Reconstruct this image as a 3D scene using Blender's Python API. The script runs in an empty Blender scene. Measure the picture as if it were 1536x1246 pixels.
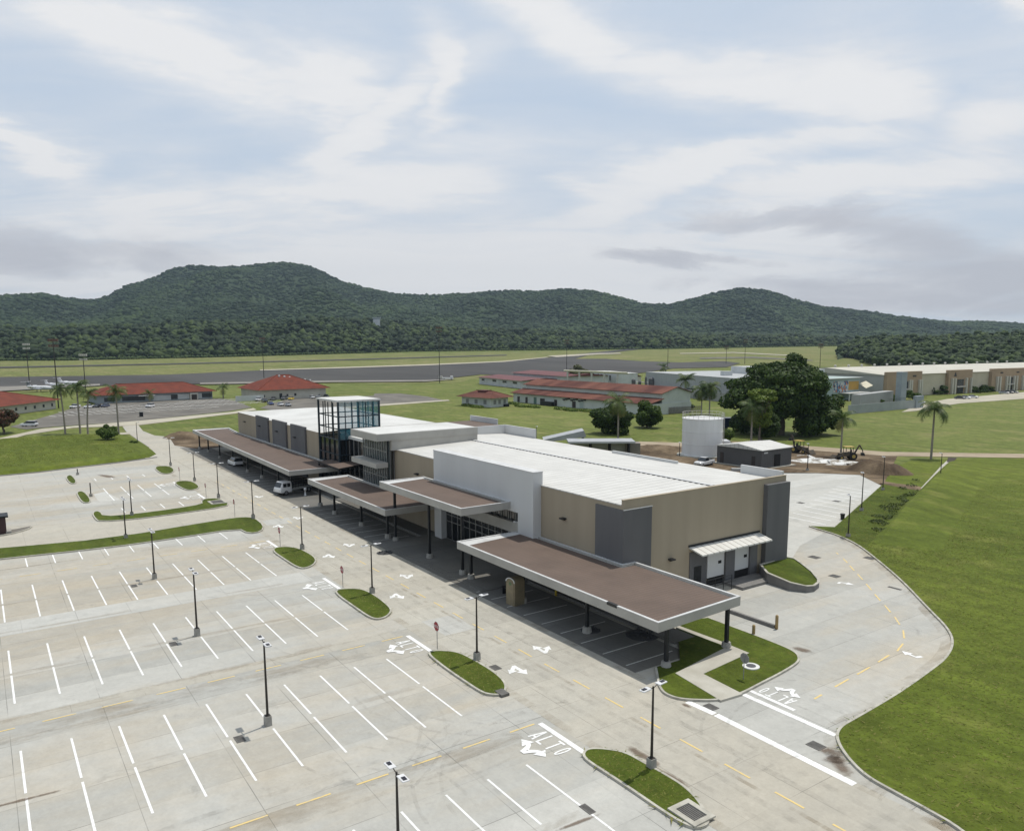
import bpy, bmesh, math, random
import numpy as np
from mathutils import Vector, Matrix, noise as mnoise
random.seed(7); RNG = np.random.default_rng(7)
scene = bpy.context.scene
COL = scene.collection
R = math.radians
# ---------------------------------------------------------------- camera model of the photograph
CH = 24.0
FOC, YAW, PIT, ROL, CY0 = 1169.55675, 2.53987499, .141378127, -.00320566353, 680.904724
def basis():
    cy, sy, cp, sp = math.cos(YAW), math.sin(YAW), math.cos(PIT), math.sin(PIT)
    fw = Vector((cy*cp, sy*cp, -sp)); rt = Vector((sy, -cy, 0)); up = rt.cross(fw)
    c, s = math.cos(ROL), math.sin(ROL)
    return c*rt+s*up, -s*rt+c*up, fw
CR, CU, CW = basis()
F2 = Vector((CW.x, CW.y, 0)).normalized(); R2 = Vector((F2.y, -F2.x, 0))
def ray(x, y): return CR*((x-768)/FOC) + CU*((CY0-y)/FOC) + CW
def G(x, y, z=0.0):
    d = ray(x, y); t = (z-CH)/d.z
    return Vector((d.x*t, d.y*t, z))
def onY(x, y, Y):
    d = ray(x, y); t = Y/d.y; return Vector((d.x*t, Y, CH+d.z*t))
def onX(x, y, X):
    d = ray(x, y); t = X/d.x; return Vector((X, d.y*t, CH+d.z*t))
def onD(x, y, D):
    d = ray(x, y); t = D/d.dot(F2); return Vector((d.x*t, d.y*t, CH+d.z*t))
RISE0, RISE, RISE1 = 480.0, .016, 1760.0
def zf(D): return max(0.0, (min(D, RISE1)-RISE0)*RISE)
def F(x, y):
    d = ray(x, y); df = d.dot(F2)
    if d.z < -1e-6:
        t = -CH/d.z
        if t*df <= RISE0: return Vector((d.x*t, d.y*t, 0))
    t = (CH+RISE*RISE0)/(RISE*df-d.z)
    if t*df > RISE1: t = RISE1/df
    return Vector((d.x*t, d.y*t, zf(t*df)))
def zg(p): return zf(Vector((p[0], p[1], 0)).dot(F2))
def hpx(p, ytop):
    """height of a vertical thing standing at world point p whose top is at photo row ytop"""
    lo, hi = 0.0, 80.0
    for _ in range(40):
        m = (lo+hi)/2; v = Vector((p[0], p[1], p[2]+m-CH)); yy = CY0-FOC*v.dot(CU)/v.dot(CW)
        if yy > ytop: lo = m
        else: hi = m
    return lo
cam = bpy.data.cameras.new('camera'); camo = bpy.data.objects.new('camera', cam); COL.objects.link(camo)
camo.matrix_world = Matrix(((CR.x, CU.x, -CW.x, 0), (CR.y, CU.y, -CW.y, 0), (CR.z, CU.z, -CW.z, CH), (0, 0, 0, 1)))
cam.sensor_fit = 'HORIZONTAL'; cam.sensor_width = 36; cam.lens = FOC/1536*36; cam.shift_y = (CY0-623)/1536
cam.clip_start = .5; cam.clip_end = 30000
scene.camera = camo
# ---------------------------------------------------------------- materials
def new_mat(name):
    m = bpy.data.materials.new(name); m.use_nodes = True
    nt = m.node_tree; b = nt.nodes['Principled BSDF']
    return m, nt, b
def nd(nt, typ, **kw):
    n = nt.nodes.new(typ)
    for k, v in kw.items():
        if k in n.inputs.keys(): n.inputs[k].default_value = v
        else: setattr(n, k, v)
    return n
def ramp(nt, fac, stops):
    r = nt.nodes.new('ShaderNodeValToRGB'); e = r.color_ramp.elements
    while len(e) < len(stops): e.new(.5)
    for el, (p, c) in zip(e, stops):
        el.position = p; el.color = (c, c, c, 1) if isinstance(c, (int, float)) else (*c, 1)
    nt.links.new(fac, r.inputs[0]); return r.outputs[0]
def mixc(nt, fac, a, b, mode='MIX'):
    n = nt.nodes.new('ShaderNodeMix'); n.data_type = 'RGBA'; n.blend_type = mode
    for i, v in ((0, fac), (6, a), (7, b)):
        if hasattr(v, 'links'): nt.links.new(v, n.inputs[i])
        elif isinstance(v, (tuple, list)): n.inputs[i].default_value = (*v[:3], 1)
        else: n.inputs[i].default_value = v
    return n.outputs[2]
def mth(nt, op, a, b=None, c=None):
    n = nt.nodes.new('ShaderNodeMath'); n.operation = op
    for i, v in enumerate((a, b, c)):
        if v is None: continue
        if hasattr(v, 'links'): nt.links.new(v, n.inputs[i])
        else: n.inputs[i].default_value = v
    return n.outputs[0]
def coords(nt, kind='Object', scale=(1, 1, 1), rot=(0, 0, 0), loc=(0, 0, 0)):
    if kind == 'World':
        g = nt.nodes.new('ShaderNodeNewGeometry'); o = g.outputs['Position']
    else:
        g = nt.nodes.new('ShaderNodeTexCoord'); o = g.outputs[kind]
    mp = nt.nodes.new('ShaderNodeMapping'); mp.inputs['Scale'].default_value = scale; mp.inputs['Rotation'].default_value = rot; mp.inputs['Location'].default_value = loc
    nt.links.new(o, mp.inputs[0]); return mp.outputs[0]
def ntex(nt, co, scale, detail=4, rough=.55, dist=0):
    n = nd(nt, 'ShaderNodeTexNoise', Scale=scale, Detail=detail, Roughness=rough, Distortion=dist)
    nt.links.new(co, n.inputs['Vector']); return n.outputs['Fac']
def bump(nt, b, h, strength=.3, dist=.05):
    n = nd(nt, 'ShaderNodeBump', Strength=strength, Distance=dist); nt.links.new(h, n.inputs['Height']); nt.links.new(n.outputs[0], b.inputs['Normal'])
MATS = {}
def M(name, c1, c2=None, scale=1.0, rough=.7, metal=0.0, bmp=0.0, bscale=None, sxyz=(1, 1, 1), spec=.35, lo=.35, hi=.65, kind='Object'):
    """base colour mottled by noise between c1 and c2, with an optional bump"""
    if name in MATS: return MATS[name]
    m, nt, b = new_mat(name); b.inputs['Roughness'].default_value = rough; b.inputs['Metallic'].default_value = metal
    b.inputs['Specular IOR Level'].default_value = spec
    if c2 is None: c2 = tuple(v*.86 for v in c1)
    co = coords(nt, kind, sxyz)
    f = ntex(nt, co, scale)
    cc = ramp(nt, f, ((lo, c1), (hi, c2))); nt.links.new(cc, b.inputs['Base Color'])
    if bmp: bump(nt, b, ntex(nt, co, bscale or scale*4), bmp, .04)
    MATS[name] = m; return m
def stripes_mat(name, c1, c2, axis=0, pitch=.4, depth=.6, rough=.5, c3=None):
    """sheet with standing ribs every «pitch» metres along one object axis"""
    if name in MATS: return MATS[name]
    m, nt, b = new_mat(name); b.inputs['Roughness'].default_value = rough
    g = nt.nodes.new('ShaderNodeTexCoord'); s = nt.nodes.new('ShaderNodeSeparateXYZ'); nt.links.new(g.outputs['Object'], s.inputs[0])
    ph = mth(nt, 'FRACT', mth(nt, 'DIVIDE', s.outputs[axis], pitch))
    tri = mth(nt, 'ABSOLUTE', mth(nt, 'SUBTRACT', ph, .5))
    rib = ramp(nt, tri, ((.38, 0.0), (.46, 1.0)))
    co = coords(nt, 'Object', (1, 1, 1)); n1 = ntex(nt, co, .35)
    base = ramp(nt, n1, ((.3, c1), (.7, c2)))
    col = mixc(nt, mth(nt, 'MULTIPLY', rib, depth), base, c3 or tuple(v*.72 for v in c1)); nt.links.new(col, b.inputs['Base Color'])
    bump(nt, b, rib, .5, .04); MATS[name] = m; return m
# ---------------------------------------------------------------- mesh builder
class MB:
    def __init__(s): s.v = []; s.f = []; s.m = []
    def poly(s, pts, mi=0):
        n = len(s.v); s.v += [tuple(p) for p in pts]; s.f.append(tuple(range(n, n+len(pts)))); s.m.append(mi); return s
    def hexa(s, b, t, mi=0, bottom=True):
        """b: bottom ring, t: top ring, both counter-clockwise from above"""
        n = len(b); k = len(s.v); s.v += [tuple(p) for p in b]+[tuple(p) for p in t]
        for i in range(n):
            j = (i+1) % n; s.f.append((k+i, k+j, k+n+j, k+n+i)); s.m.append(mi)
        s.f.append(tuple(range(k+n, k+2*n))); s.m.append(mi)
        if bottom: s.f.append(tuple(range(k+n-1, k-1, -1))); s.m.append(mi)
        return s
    def box(s, x0, x1, y0, y1, z0, z1, mi=0):
        x0, x1 = min(x0, x1), max(x0, x1); y0, y1 = min(y0, y1), max(y0, y1)
        b = [(x0, y0, z0), (x1, y0, z0), (x1, y1, z0), (x0, y1, z0)]
        return s.hexa(b, [(p[0], p[1], z1) for p in b], mi)
    def obox(s, c, u, hx, hy, z0, z1, mi=0):
        u = Vector((u[0], u[1])).normalized(); w = Vector((-u.y, u.x)); c = Vector((c[0], c[1]))
        b = [c-u*hx-w*hy, c+u*hx-w*hy, c+u*hx+w*hy, c-u*hx+w*hy]
        return s.hexa([(p.x, p.y, z0) for p in b], [(p.x, p.y, z1) for p in b], mi)
    def prism(s, pts, z0, z1, mi=0):
        a = sum(pts[i][0]*pts[(i+1) % len(pts)][1]-pts[(i+1) % len(pts)][0]*pts[i][1] for i in range(len(pts)))
        if a < 0: pts = pts[::-1]
        return s.hexa([(p[0], p[1], z0) for p in pts], [(p[0], p[1], z1) for p in pts], mi)
    def tube(s, p0, p1, r0, r1=None, n=8, mi=0, cap=True):
        p0, p1 = Vector(p0), Vector(p1); r1 = r0 if r1 is None else r1
        d = (p1-p0).normalized(); a = d.orthogonal().normalized(); b = d.cross(a); k = len(s.v)
        for p, r in ((p0, r0), (p1, r1)):
            for i in range(n):
                t = 2*math.pi*i/n; s.v.append(tuple(p+a*(r*math.cos(t))+b*(r*math.sin(t))))
        for i in range(n):
            j = (i+1) % n; s.f.append((k+i, k+j, k+n+j, k+n+i)); s.m.append(mi)
        if cap:
            s.f.append(tuple(range(k+n-1, k-1, -1))); s.m.append(mi); s.f.append(tuple(range(k+n, k+2*n))); s.m.append(mi)
        return s
    def lathe(s, prof, n=12, c=(0, 0, 0), mi=0):
        k = len(s.v)
        for r, z in prof:
            for i in range(n):
                t = 2*math.pi*i/n; s.v.append((c[0]+r*math.cos(t), c[1]+r*math.sin(t), c[2]+z))
        for q in range(len(prof)-1):
            for i in range(n):
                j = (i+1) % n; s.f.append((k+q*n+i, k+q*n+j, k+(q+1)*n+j, k+(q+1)*n+i)); s.m.append(mi)
        s.f.append(tuple(range(k+n-1, k-1, -1))); s.m.append(mi); q = len(prof)-1; s.f.append(tuple(range(k+q*n, k+q*n+n))); s.m.append(mi)
        return s
    def build(s, name, mats, parent=None, smooth=False, loc=None):
        me = bpy.data.meshes.new(name); me.from_pydata(s.v, [], s.f)
        for m in (mats if isinstance(mats, (list, tuple)) else [mats]): me.materials.append(m)
        me.polygons.foreach_set('material_index', s.m)
        if smooth: me.polygons.foreach_set('use_smooth', [True]*len(s.f))
        me.update(); o = bpy.data.objects.new(name, me); COL.objects.link(o)
        if parent is not None: o.parent = parent
        if loc is not None: o.location = loc
        return o
def tri_clean(o, bevel=0.0, seg=1):
    bm = bmesh.new(); bm.from_mesh(o.data)
    bmesh.ops.remove_doubles(bm, verts=bm.verts, dist=1e-4)
    if bevel:
        bmesh.ops.bevel(bm, geom=[e for e in bm.edges if len(e.link_faces) == 2 and e.calc_face_angle(0) > .5], offset=bevel, segments=seg, affect='EDGES')
    bmesh.ops.recalc_face_normals(bm, faces=bm.faces)
    bm.to_mesh(o.data); bm.free(); return o
def np_mesh(name, verts, faces, mats, parent=None, smooth=False, tone=None, mi=None):
    """fast mesh from arrays; faces is (n,3) or (n,4)"""
    verts = np.asarray(verts, np.float32); faces = np.asarray(faces, np.int32); n, k = faces.shape
    me = bpy.data.meshes.new(name); me.vertices.add(len(verts)); me.vertices.foreach_set('co', verts.ravel())
    me.loops.add(n*k); me.loops.foreach_set('vertex_index', faces.ravel())
    me.polygons.add(n); me.polygons.foreach_set('loop_start', np.arange(0, n*k, k, dtype=np.int32)); me.polygons.foreach_set('loop_total', np.full(n, k, np.int32))
    if smooth: me.polygons.foreach_set('use_smooth', np.ones(n, bool))
    for m in (mats if isinstance(mats, (list, tuple)) else [mats]): me.materials.append(m)
    if mi is not None: me.polygons.foreach_set('material_index', np.asarray(mi, np.int32))
    me.update(calc_edges=True)
    if tone is not None:
        a = me.attributes.new('tone', 'FLOAT', 'POINT'); a.data.foreach_set('value', np.asarray(tone, np.float32))
    o = bpy.data.objects.new(name, me); COL.objects.link(o)
    if parent is not None: o.parent = parent
    return o
# ---------------------------------------------------------------- things
def empty(name, loc=(0, 0, 0), rz=0.0):
    o = bpy.data.objects.new(name, None); COL.objects.link(o); o.location = loc; o.rotation_euler = (0, 0, rz); o.empty_display_size = .5; return o
def tag(o, label=None, cat=None, group=None, kind=None):
    if label: o['label'] = label
    if cat: o['category'] = cat
    if group: o['group'] = group
    if kind: o['kind'] = kind
    return o
def thing(name, label, cat, loc=(0, 0, 0), rz=0.0, group=None): return tag(empty(name, loc, rz), label, cat, group)
def struct(o): o['kind'] = 'structure'; return o
def copy_tree(o, parent=None):
    c = o.copy(); COL.objects.link(c); c.parent = parent
    for ch in [x for x in bpy.data.objects if x.parent == o]: copy_tree(ch, c)
    return c
def kids(o): return [x for x in bpy.data.objects if x.parent == o]
def copy_thing(o, loc, rz=0.0, label=None, scale=None):
    tree = {}
    c = o.copy(); COL.objects.link(c)
    def rec(src, dst):
        for ch in list(src.children):
            d = ch.copy(); COL.objects.link(d); d.parent = dst; rec(ch, d)
    rec(o, c); c.location = loc; c.rotation_euler = (0, 0, rz)
    if label: c['label'] = label
    if scale: c.scale = (scale,)*3
    return c
def sheet(name, pts, mat, off=.01, drape=True, parent=None):
    """flat painted / paved sheet from a world-space outline, draped on the rising ground beyond the airfield fence"""
    bm = bmesh.new(); vs = [bm.verts.new((p[0], p[1], 0)) for p in pts]; f = bm.faces.new(vs); f.normal_update()
    if f.normal.z < 0: bmesh.ops.reverse_faces(bm, faces=[f])
    bmesh.ops.triangulate(bm, faces=bm.faces[:], ngon_method='EAR_CLIP')
    if drape:
        for D in (RISE0, RISE1):
            bmesh.ops.bisect_plane(bm, geom=bm.verts[:]+bm.edges[:]+bm.faces[:], plane_co=F2*D, plane_no=F2)
    for v in bm.verts: v.co.z = (zg(v.co) if drape else 0)+off
    me = bpy.data.meshes.new(name); bm.to_mesh(me); bm.free(); me.materials.append(mat)
    o = bpy.data.objects.new(name, me); COL.objects.link(o)
    if parent is not None: o.parent = parent
    return o
def smooth_line(pts, n=3, closed=False):
    """Chaikin rounding"""
    pts = [Vector((p[0], p[1], 0)) for p in pts]
    for _ in range(n):
        out = []; L = len(pts)
        rng = range(L) if closed else range(L-1)
        if not closed: out.append(pts[0])
        for i in rng:
            a, b = pts[i], pts[(i+1) % L]; out += [a*.75+b*.25, a*.25+b*.75]
        if not closed: out.append(pts[-1])
        pts = out
    return pts
def ribbon(pts, wl, wr, closed=False):
    """left and right offset lines of a polyline"""
    L = len(pts); A = []; B = []
    for i in range(L):
        p0 = pts[i-1] if (closed or i > 0) else pts[i]; p1 = pts[(i+1) % L] if (closed or i < L-1) else pts[i]
        d = (p1-p0); d = Vector((d.x, d.y, 0)).normalized() if d.length > 1e-6 else Vector((1, 0, 0)); w = Vector((-d.y, d.x, 0))
        A.append(pts[i]+w*wl); B.append(pts[i]-w*wr)
    return A, B
def kerb_mesh(mb, pts, w=.16, h=.15, closed=False, inward=1, z0=0.0):
    A, B = ribbon(pts, w if inward > 0 else 0, 0 if inward > 0 else w, closed); L = len(pts)
    for i in range(L if closed else L-1):
        j = (i+1) % L
        mb.hexa([(*B[i].xy, z0), (*B[j].xy, z0), (*A[j].xy, z0), (*A[i].xy, z0)], [(*B[i].xy, z0+h), (*B[j].xy, z0+h), (*A[j].xy, z0+h), (*A[i].xy, z0+h)], 0, False)
# ================================================================ light and sky
SUNV = Vector((-.06, .30, 1.0)).normalized()
sl = bpy.data.lights.new('sun', 'SUN'); sl.energy = 3.4; sl.angle = R(.6); sl.color = (1, .955, .88)
so = bpy.data.objects.new('sun', sl); COL.objects.link(so); so.rotation_euler = SUNV.to_track_quat('Z', 'Y').to_euler(); so.location = (0, 0, 300)
world = bpy.data.worlds.new('World'); scene.world = world; world.use_nodes = True
wt = world.node_tree; bg = wt.nodes['Background']; bg.inputs['Strength'].default_value = .1
sky = wt.nodes.new('ShaderNodeTexSky'); sky.sky_type = 'NISHITA'; sky.sun_disc = False
sky.sun_elevation = math.asin(SUNV.z); sky.sun_rotation = math.atan2(SUNV.x, SUNV.y); sky.air_density = 1.0; sky.dust_density = 1.6; sky.ozone_density = 1.2
tc = wt.nodes.new('ShaderNodeTexCoord'); sp = wt.nodes.new('ShaderNodeSeparateXYZ'); wt.links.new(tc.outputs['Generated'], sp.inputs[0])
hz = mth(wt, 'MAXIMUM', sp.outputs[2], 0.0)
den = mth(wt, 'ADD', hz, .16)
cb = wt.nodes.new('ShaderNodeCombineXYZ')
# horizontal cloud-deck coordinates, turned so that u runs across the view and v away from it
u_ = mth(wt, 'ADD', mth(wt, 'MULTIPLY', sp.outputs[0], R2.x), mth(wt, 'MULTIPLY', sp.outputs[1], R2.y))
v_ = mth(wt, 'ADD', mth(wt, 'MULTIPLY', sp.outputs[0], F2.x), mth(wt, 'MULTIPLY', sp.outputs[1], F2.y))
wt.links.new(mth(wt, 'DIVIDE', u_, den), cb.inputs[0]); wt.links.new(mth(wt, 'DIVIDE', v_, den), cb.inputs[1])
def cloud_noise(scale, sx, sy, rz, loc, detail, rough, dist):
    mp = wt.nodes.new('ShaderNodeMapping'); mp.inputs['Scale'].default_value = (sx, sy, 1); mp.inputs['Rotation'].default_value = (0, 0, rz); mp.inputs['Location'].default_value = loc
    wt.links.new(cb.outputs[0], mp.inputs[0]); return ntex(wt, mp.outputs[0], scale, detail, rough, dist)
big = cloud_noise(.62, 1.0, .6, R(28), (3.1, 1.7, 0), 5, .5, .7)
wisp = cloud_noise(1.5, .55, 1.3, R(-34), (7.7, 4.2, 0), 7, .58, 1.1)
warp1 = cloud_noise(1.1, .8, 1.0, R(15), (5.5, 2.7, 0), 6, .6, .3); warp2 = cloud_noise(1.3, .8, 1.0, R(-20), (1.5, 6.7, 0), 6, .62, .3)
AZ = mth(wt, 'ADD', mth(wt, 'DIVIDE', u_, mth(wt, 'MAXIMUM', v_, .05)), mth(wt, 'MULTIPLY', mth(wt, 'SUBTRACT', warp1, .5), .34))
EL = mth(wt, 'ADD', mth(wt, 'DIVIDE', sp.outputs[2], mth(wt, 'MAXIMUM', v_, .05)), mth(wt, 'MULTIPLY', mth(wt, 'SUBTRACT', warp2, .5), mth(wt, 'MULTIPLY_ADD', hz, .55, .02)))
# broad cloud bodies seen in the photograph, given as directions (azimuth/elevation tangents), width and height
def blob(az, el, wa, we, tilt=0.0):
    a = mth(wt, 'SUBTRACT', AZ, az); e = mth(wt, 'SUBTRACT', EL, el)
    e2 = mth(wt, 'SUBTRACT', e, mth(wt, 'MULTIPLY', a, tilt))
    q = mth(wt, 'ADD', mth(wt, 'POWER', mth(wt, 'ABSOLUTE', mth(wt, 'DIVIDE', a, wa)), 2.0), mth(wt, 'POWER', mth(wt, 'ABSOLUTE', mth(wt, 'DIVIDE', e2, we)), 2.0))
    return mth(wt, 'MULTIPLY', mth(wt, 'EXPONENT', mth(wt, 'MULTIPLY', q, -1.0)), mth(wt, 'GREATER_THAN', v_, .0))
def px2t(x, y): return (x-768)/FOC*1.02, (515-y)/FOC*1.02
def pblob(x, y, w, h, tilt=0.0):
    a, e = px2t(x, y); return blob(a, e, w/FOC, h/FOC, tilt)
white = None
for a in ((250, 90, 360, 60, -.30), (520, 160, 150, 55, -.45), (600, 215, 150, 50, .62), (690, 160, 40, 70, -.9), (870, 80, 220, 48, -.42), (1080, 140, 200, 45, -.15), (1240, 150, 120, 60, -.1), (1420, 195, 120, 60, .12), (70, 235, 170, 34, -.42), (1480, 55, 170, 26, -.35), (1000, 290, 260, 36, .28), (540, 290, 300, 45, .12), (1240, 300, 240, 40, .1), (760, 420, 1100, 95, 0), (330, 330, 300, 60, 0)):
    q = pblob(*a); white = q if white is None else mth(wt, 'MAXIMUM', white, q)
fine = cloud_noise(3.4, .5, 1.2, R(-30), (2.2, 9.1, 0), 7, .62, .8)
cov = mth(wt, 'ADD', mth(wt, 'MULTIPLY', white, .40), mth(wt, 'ADD', mth(wt, 'MULTIPLY', big, .55), mth(wt, 'ADD', mth(wt, 'MULTIPLY', wisp, .55), mth(wt, 'MULTIPLY', fine, .34))))
mask = ramp(wt, cov, ((.50, .10), (.74, .42), (.92, .78), (1.14, 1.0)))
cloudc = ramp(wt, mth(wt, 'ADD', mth(wt, 'MULTIPLY', wisp, .6), mth(wt, 'MULTIPLY', white, .40)), ((.22, (6.6, 7.0, 7.6)), (.66, (8.15, 8.2, 8.3))))
base = mixc(wt, .78, sky.outputs[0], (5.45, 6.6, 8.0))
skyc = mixc(wt, mask, base, cloudc)
# low grey cloud banks above the hills
gb = None
gn = cloud_noise(1.5, .8, .5, R(10), (1.3, 8.8, 0), 7, .62, .6)
for a in ((1200, 350, 170, 20, -.10), (1330, 372, 200, 34, -.16), (1440, 420, 230, 50, -.1), (60, 388, 230, 40, -.02), (1010, 396, 130, 12, -.05), (1330, 452, 330, 26, -.03)):
    q = pblob(*a); gb = q if gb is None else mth(wt, 'MAXIMUM', gb, q)
gmask = ramp(wt, mth(wt, 'ADD', gb, mth(wt, 'MULTIPLY', mth(wt, 'SUBTRACT', gn, .50), 2.2)), ((.25, 0.0), (.62, .55), (1.1, .85)))
gmask = mth(wt, 'MULTIPLY', gmask, ramp(wt, gb, ((.04, 0.0), (.45, 1.0))))
skyc = mixc(wt, gmask, skyc, (5.3, 5.4, 5.85))
wt.links.new(skyc, bg.inputs['Color'])
vs = scene.view_settings; vs.view_transform = 'Standard'; vs.look = 'None'; vs.exposure = .08; vs.gamma = 1; vs.use_curve_mapping = False
scene.display_settings.display_device = 'sRGB'
scene.cycles.max_bounces = 8; scene.cycles.transparent_max_bounces = 16; scene.cycles.volume_bounces = 0; scene.cycles.use_denoising = True
# ================================================================ ground materials
def grass_mat(name, c1, c2, c3, big=.03, fine=2.2, bs=.5, dry=(.55, .8), streak=0.0, sxyz=(1, 1, 1), mow=0):
    m, nt, b = new_mat(name); b.inputs['Roughness'].default_value = .85; b.inputs['Specular IOR Level'].default_value = .12
    co = coords(nt, 'World', sxyz); c3s = tuple(v*1.45 for v in c3)
    col = ramp(nt, ntex(nt, co, big, 5, .6), ((.32, c1), (.68, c2)))
    f = ramp(nt, ntex(nt, co, fine, 6, .7), ((.3, .76), (.7, 1.22))); col = mixc(nt, 1.0, col, f, 'MULTIPLY')
    mid = ntex(nt, co, big*9, 5, .65); col = mixc(nt, ramp(nt, mid, ((dry[0], 0.0), (dry[1], 1.0))), col, c3)
    f2 = ramp(nt, ntex(nt, co, .45, 4, .6), ((.3, .80), (.7, 1.16))); col = mixc(nt, 1.0, col, f2, 'MULTIPLY')
    # mowing swaths and pale dry specks
    sw_ = ramp(nt, ntex(nt, coords(nt, 'World', (.05, .55, 1), (0, 0, R(-55))), 1.0, 4, .6, .2), ((.34, .84), (.66, 1.14))); col = mixc(nt, 1.0, col, sw_, 'MULTIPLY')
    spk = ramp(nt, ntex(nt, co, fine*.62, 3, .6), ((.66, 0.0), (.76, .55))); spk = mth(nt, 'MULTIPLY', spk, ramp(nt, ntex(nt, co, .06, 4, .6), ((.42, .05), (.62, 1.0)))); col = mixc(nt, spk, col, c3s)
    soil = ramp(nt, ntex(nt, co, .13, 6, .7, .5), ((.68, 0.0), (.80, .6))); col = mixc(nt, soil, col, (.15, .125, .065))
    nt.links.new(col, b.inputs['Base Color']); bump(nt, b, ntex(nt, co, fine*2, 5, .7), bs, .12); return m
GR_LAWN = grass_mat('grass_lawn', (.066, .092, .010), (.112, .136, .019), (.152, .156, .038), .016, 2.6, .5)
GR_FIELD = grass_mat('grass_field', (.088, .116, .022), (.130, .150, .038), (.200, .185, .072), .011, .8, .3, (.5, .78), sxyz=(1, 1, 1))
GR_AIR = grass_mat('grass_airfield', (.105, .128, .030), (.160, .165, .055), (.225, .195, .090), .006, .25, .2, (.48, .75))
GR_TURF = grass_mat('grass_turf', (.052, .076, .008), (.078, .100, .013), (.115, .112, .024), .18, 3.6, .7)
def concrete_mat(name, light, dark, tan, slab=5.3, joint=.05, tanamt=.75, seed=0.0, tilt=0.0):
    m, nt, b = new_mat(name); b.inputs['Roughness'].default_value = .82; b.inputs['Specular IOR Level'].default_value = .2
    co = coords(nt, 'World', (1, 1, 1), (0, 0, R(90)+tilt), (seed, seed*.7, 0))
    br = nd(nt, 'ShaderNodeTexBrick', Scale=1.0); br.offset = 0.0; br.squash = 1.0
    for k, v in (('Brick Width', slab), ('Row Height', 3.83), ('Mortar Size', joint/2), ('Mortar Smooth', .3), ('Bias', 0.0)): br.inputs[k].default_value = v
    br.inputs['Color1'].default_value = (.45, .45, .45, 1); br.inputs['Color2'].default_value = (.55, .55, .55, 1); br.inputs['Mortar'].default_value = (.5, .5, .5, 1)
    nt.links.new(co, br.inputs['Vector'])
    # strips poured row by row: one tone per strip along the aisle
    sx = nt.nodes.new('ShaderNodeSeparateXYZ'); nt.links.new(co, sx.inputs[0])
    strip = mth(nt, 'FLOOR', mth(nt, 'DIVIDE', sx.outputs[1], 3.83)); wn = nt.nodes.new('ShaderNodeTexWhiteNoise'); wn.noise_dimensions = '1D'; nt.links.new(strip, wn.inputs['W'])
    cw = coords(nt, 'World', (1, 1, 1), (0, 0, 0), (seed, 0, 0)); streak = coords(nt, 'World', (1.0, .18, 1))
    n1 = ntex(nt, cw, .045, 6, .62, .4); n2 = ntex(nt, streak, .35, 6, .65); n3 = ntex(nt, cw, .9, 6, .7); n4 = ntex(nt, cw, 4.5, 5, .7)
    t = mth(nt, 'ADD', mth(nt, 'MULTIPLY', n1, .55), mth(nt, 'ADD', mth(nt, 'MULTIPLY', br.outputs['Color'], .55), mth(nt, 'MULTIPLY', wn.outputs['Value'], .28)))
    col = ramp(nt, t, ((.45, dark), (.85, light)))
    tn = mth(nt, 'ADD', mth(nt, 'MULTIPLY', ntex(nt, coords(nt, 'World', (.8, .45, 1), loc=(40+seed, 10, 0)), .06, 5, .6, .5), .75), mth(nt, 'MULTIPLY', n2, .35))
    col = mixc(nt, mth(nt, 'MULTIPLY', ramp(nt, tn, ((.50, 0.0), (.66, 1.0))), tanamt), col, tan)
    for f, a in ((n2, .16), (n3, .20), (n4, .14)):
        g = mth(nt, 'ADD', mth(nt, 'MULTIPLY', f, a*2), 1-a); col = mixc(nt, 1.0, col, g, 'MULTIPLY')
    # dark blotches, oil drips, and the sealed joints
    dn = ramp(nt, ntex(nt, cw, .32, 7, .72, .6), ((.60, 0.0), (.74, .45))); col = mixc(nt, dn, col, tuple(v*.55 for v in dark))
    jm = mth(nt, 'MULTIPLY', br.outputs['Fac'], ramp(nt, ntex(nt, cw, .22, 3, .5), ((.38, .08), (.62, .8)))); col = mixc(nt, jm, col, tuple(v*.45 for v in dark))
    nt.links.new(col, b.inputs['Base Color']); bump(nt, b, n4, .12, .02); return m
CONC = concrete_mat('concrete_lot', (.405, .398, .365), (.305, .302, .275), (.355, .308, .232))
CONC_R = concrete_mat('concrete_road', (.395, .375, .322), (.340, .322, .276), (.365, .332, .268), 4.5, .04, .55, 17.0)
CONC_N = concrete_mat('concrete_new', (.445, .442, .412), (.375, .370, .340), (.39, .36, .30), 4.2, .05, .3, 31.0)
CONC_S = concrete_mat('concrete_shade', (.165, .161, .149), (.118, .116, .107), (.150, .135, .108), 3.8, .04, .5, 51.0)  # canopy shade darkened into the colour, for paving under the roofs
WALK = M('walkway_concrete', (.42, .40, .345), (.34, .32, .265), .5, .85, 0, .15, 5, kind='World')
KERB = M('kerb_concrete', (.44, .42, .36), (.30, .285, .24), 1.4, .85, 0, .2, 8, kind='World')
def worn(name, c, keep=.5):
    m, nt, b = new_mat(name); b.inputs['Roughness'].default_value = .6
    co = coords(nt, 'World'); f = ntex(nt, co, 2.6, 7, .75); col = mixc(nt, ramp(nt, f, ((keep, 0.0), (keep+.14, .75))), c, (.38, .37, .33)); nt.links.new(col, b.inputs['Base Color']); return m
PAINT = worn('white_road_paint', (.70, .70, .68), .54); YPAINT = worn('yellow_road_paint', (.62, .46, .17), .5); DPAINT = worn('dim_paint', (.50, .50, .47), .45)
TARMAC = M('tarmac', (.024, .023, .022), (.066, .062, .056), .012, .9, 0, 0, kind='World', sxyz=(.4, 1.0, 1), lo=.3, hi=.7)
TARMAC2 = M('tarmac_pale', (.17, .155, .135), (.23, .215, .185), .05, .9, kind='World')
ASPH = M('asphalt_grey', (.095, .088, .076), (.155, .142, .12), .12, .9, kind='World')
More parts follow.
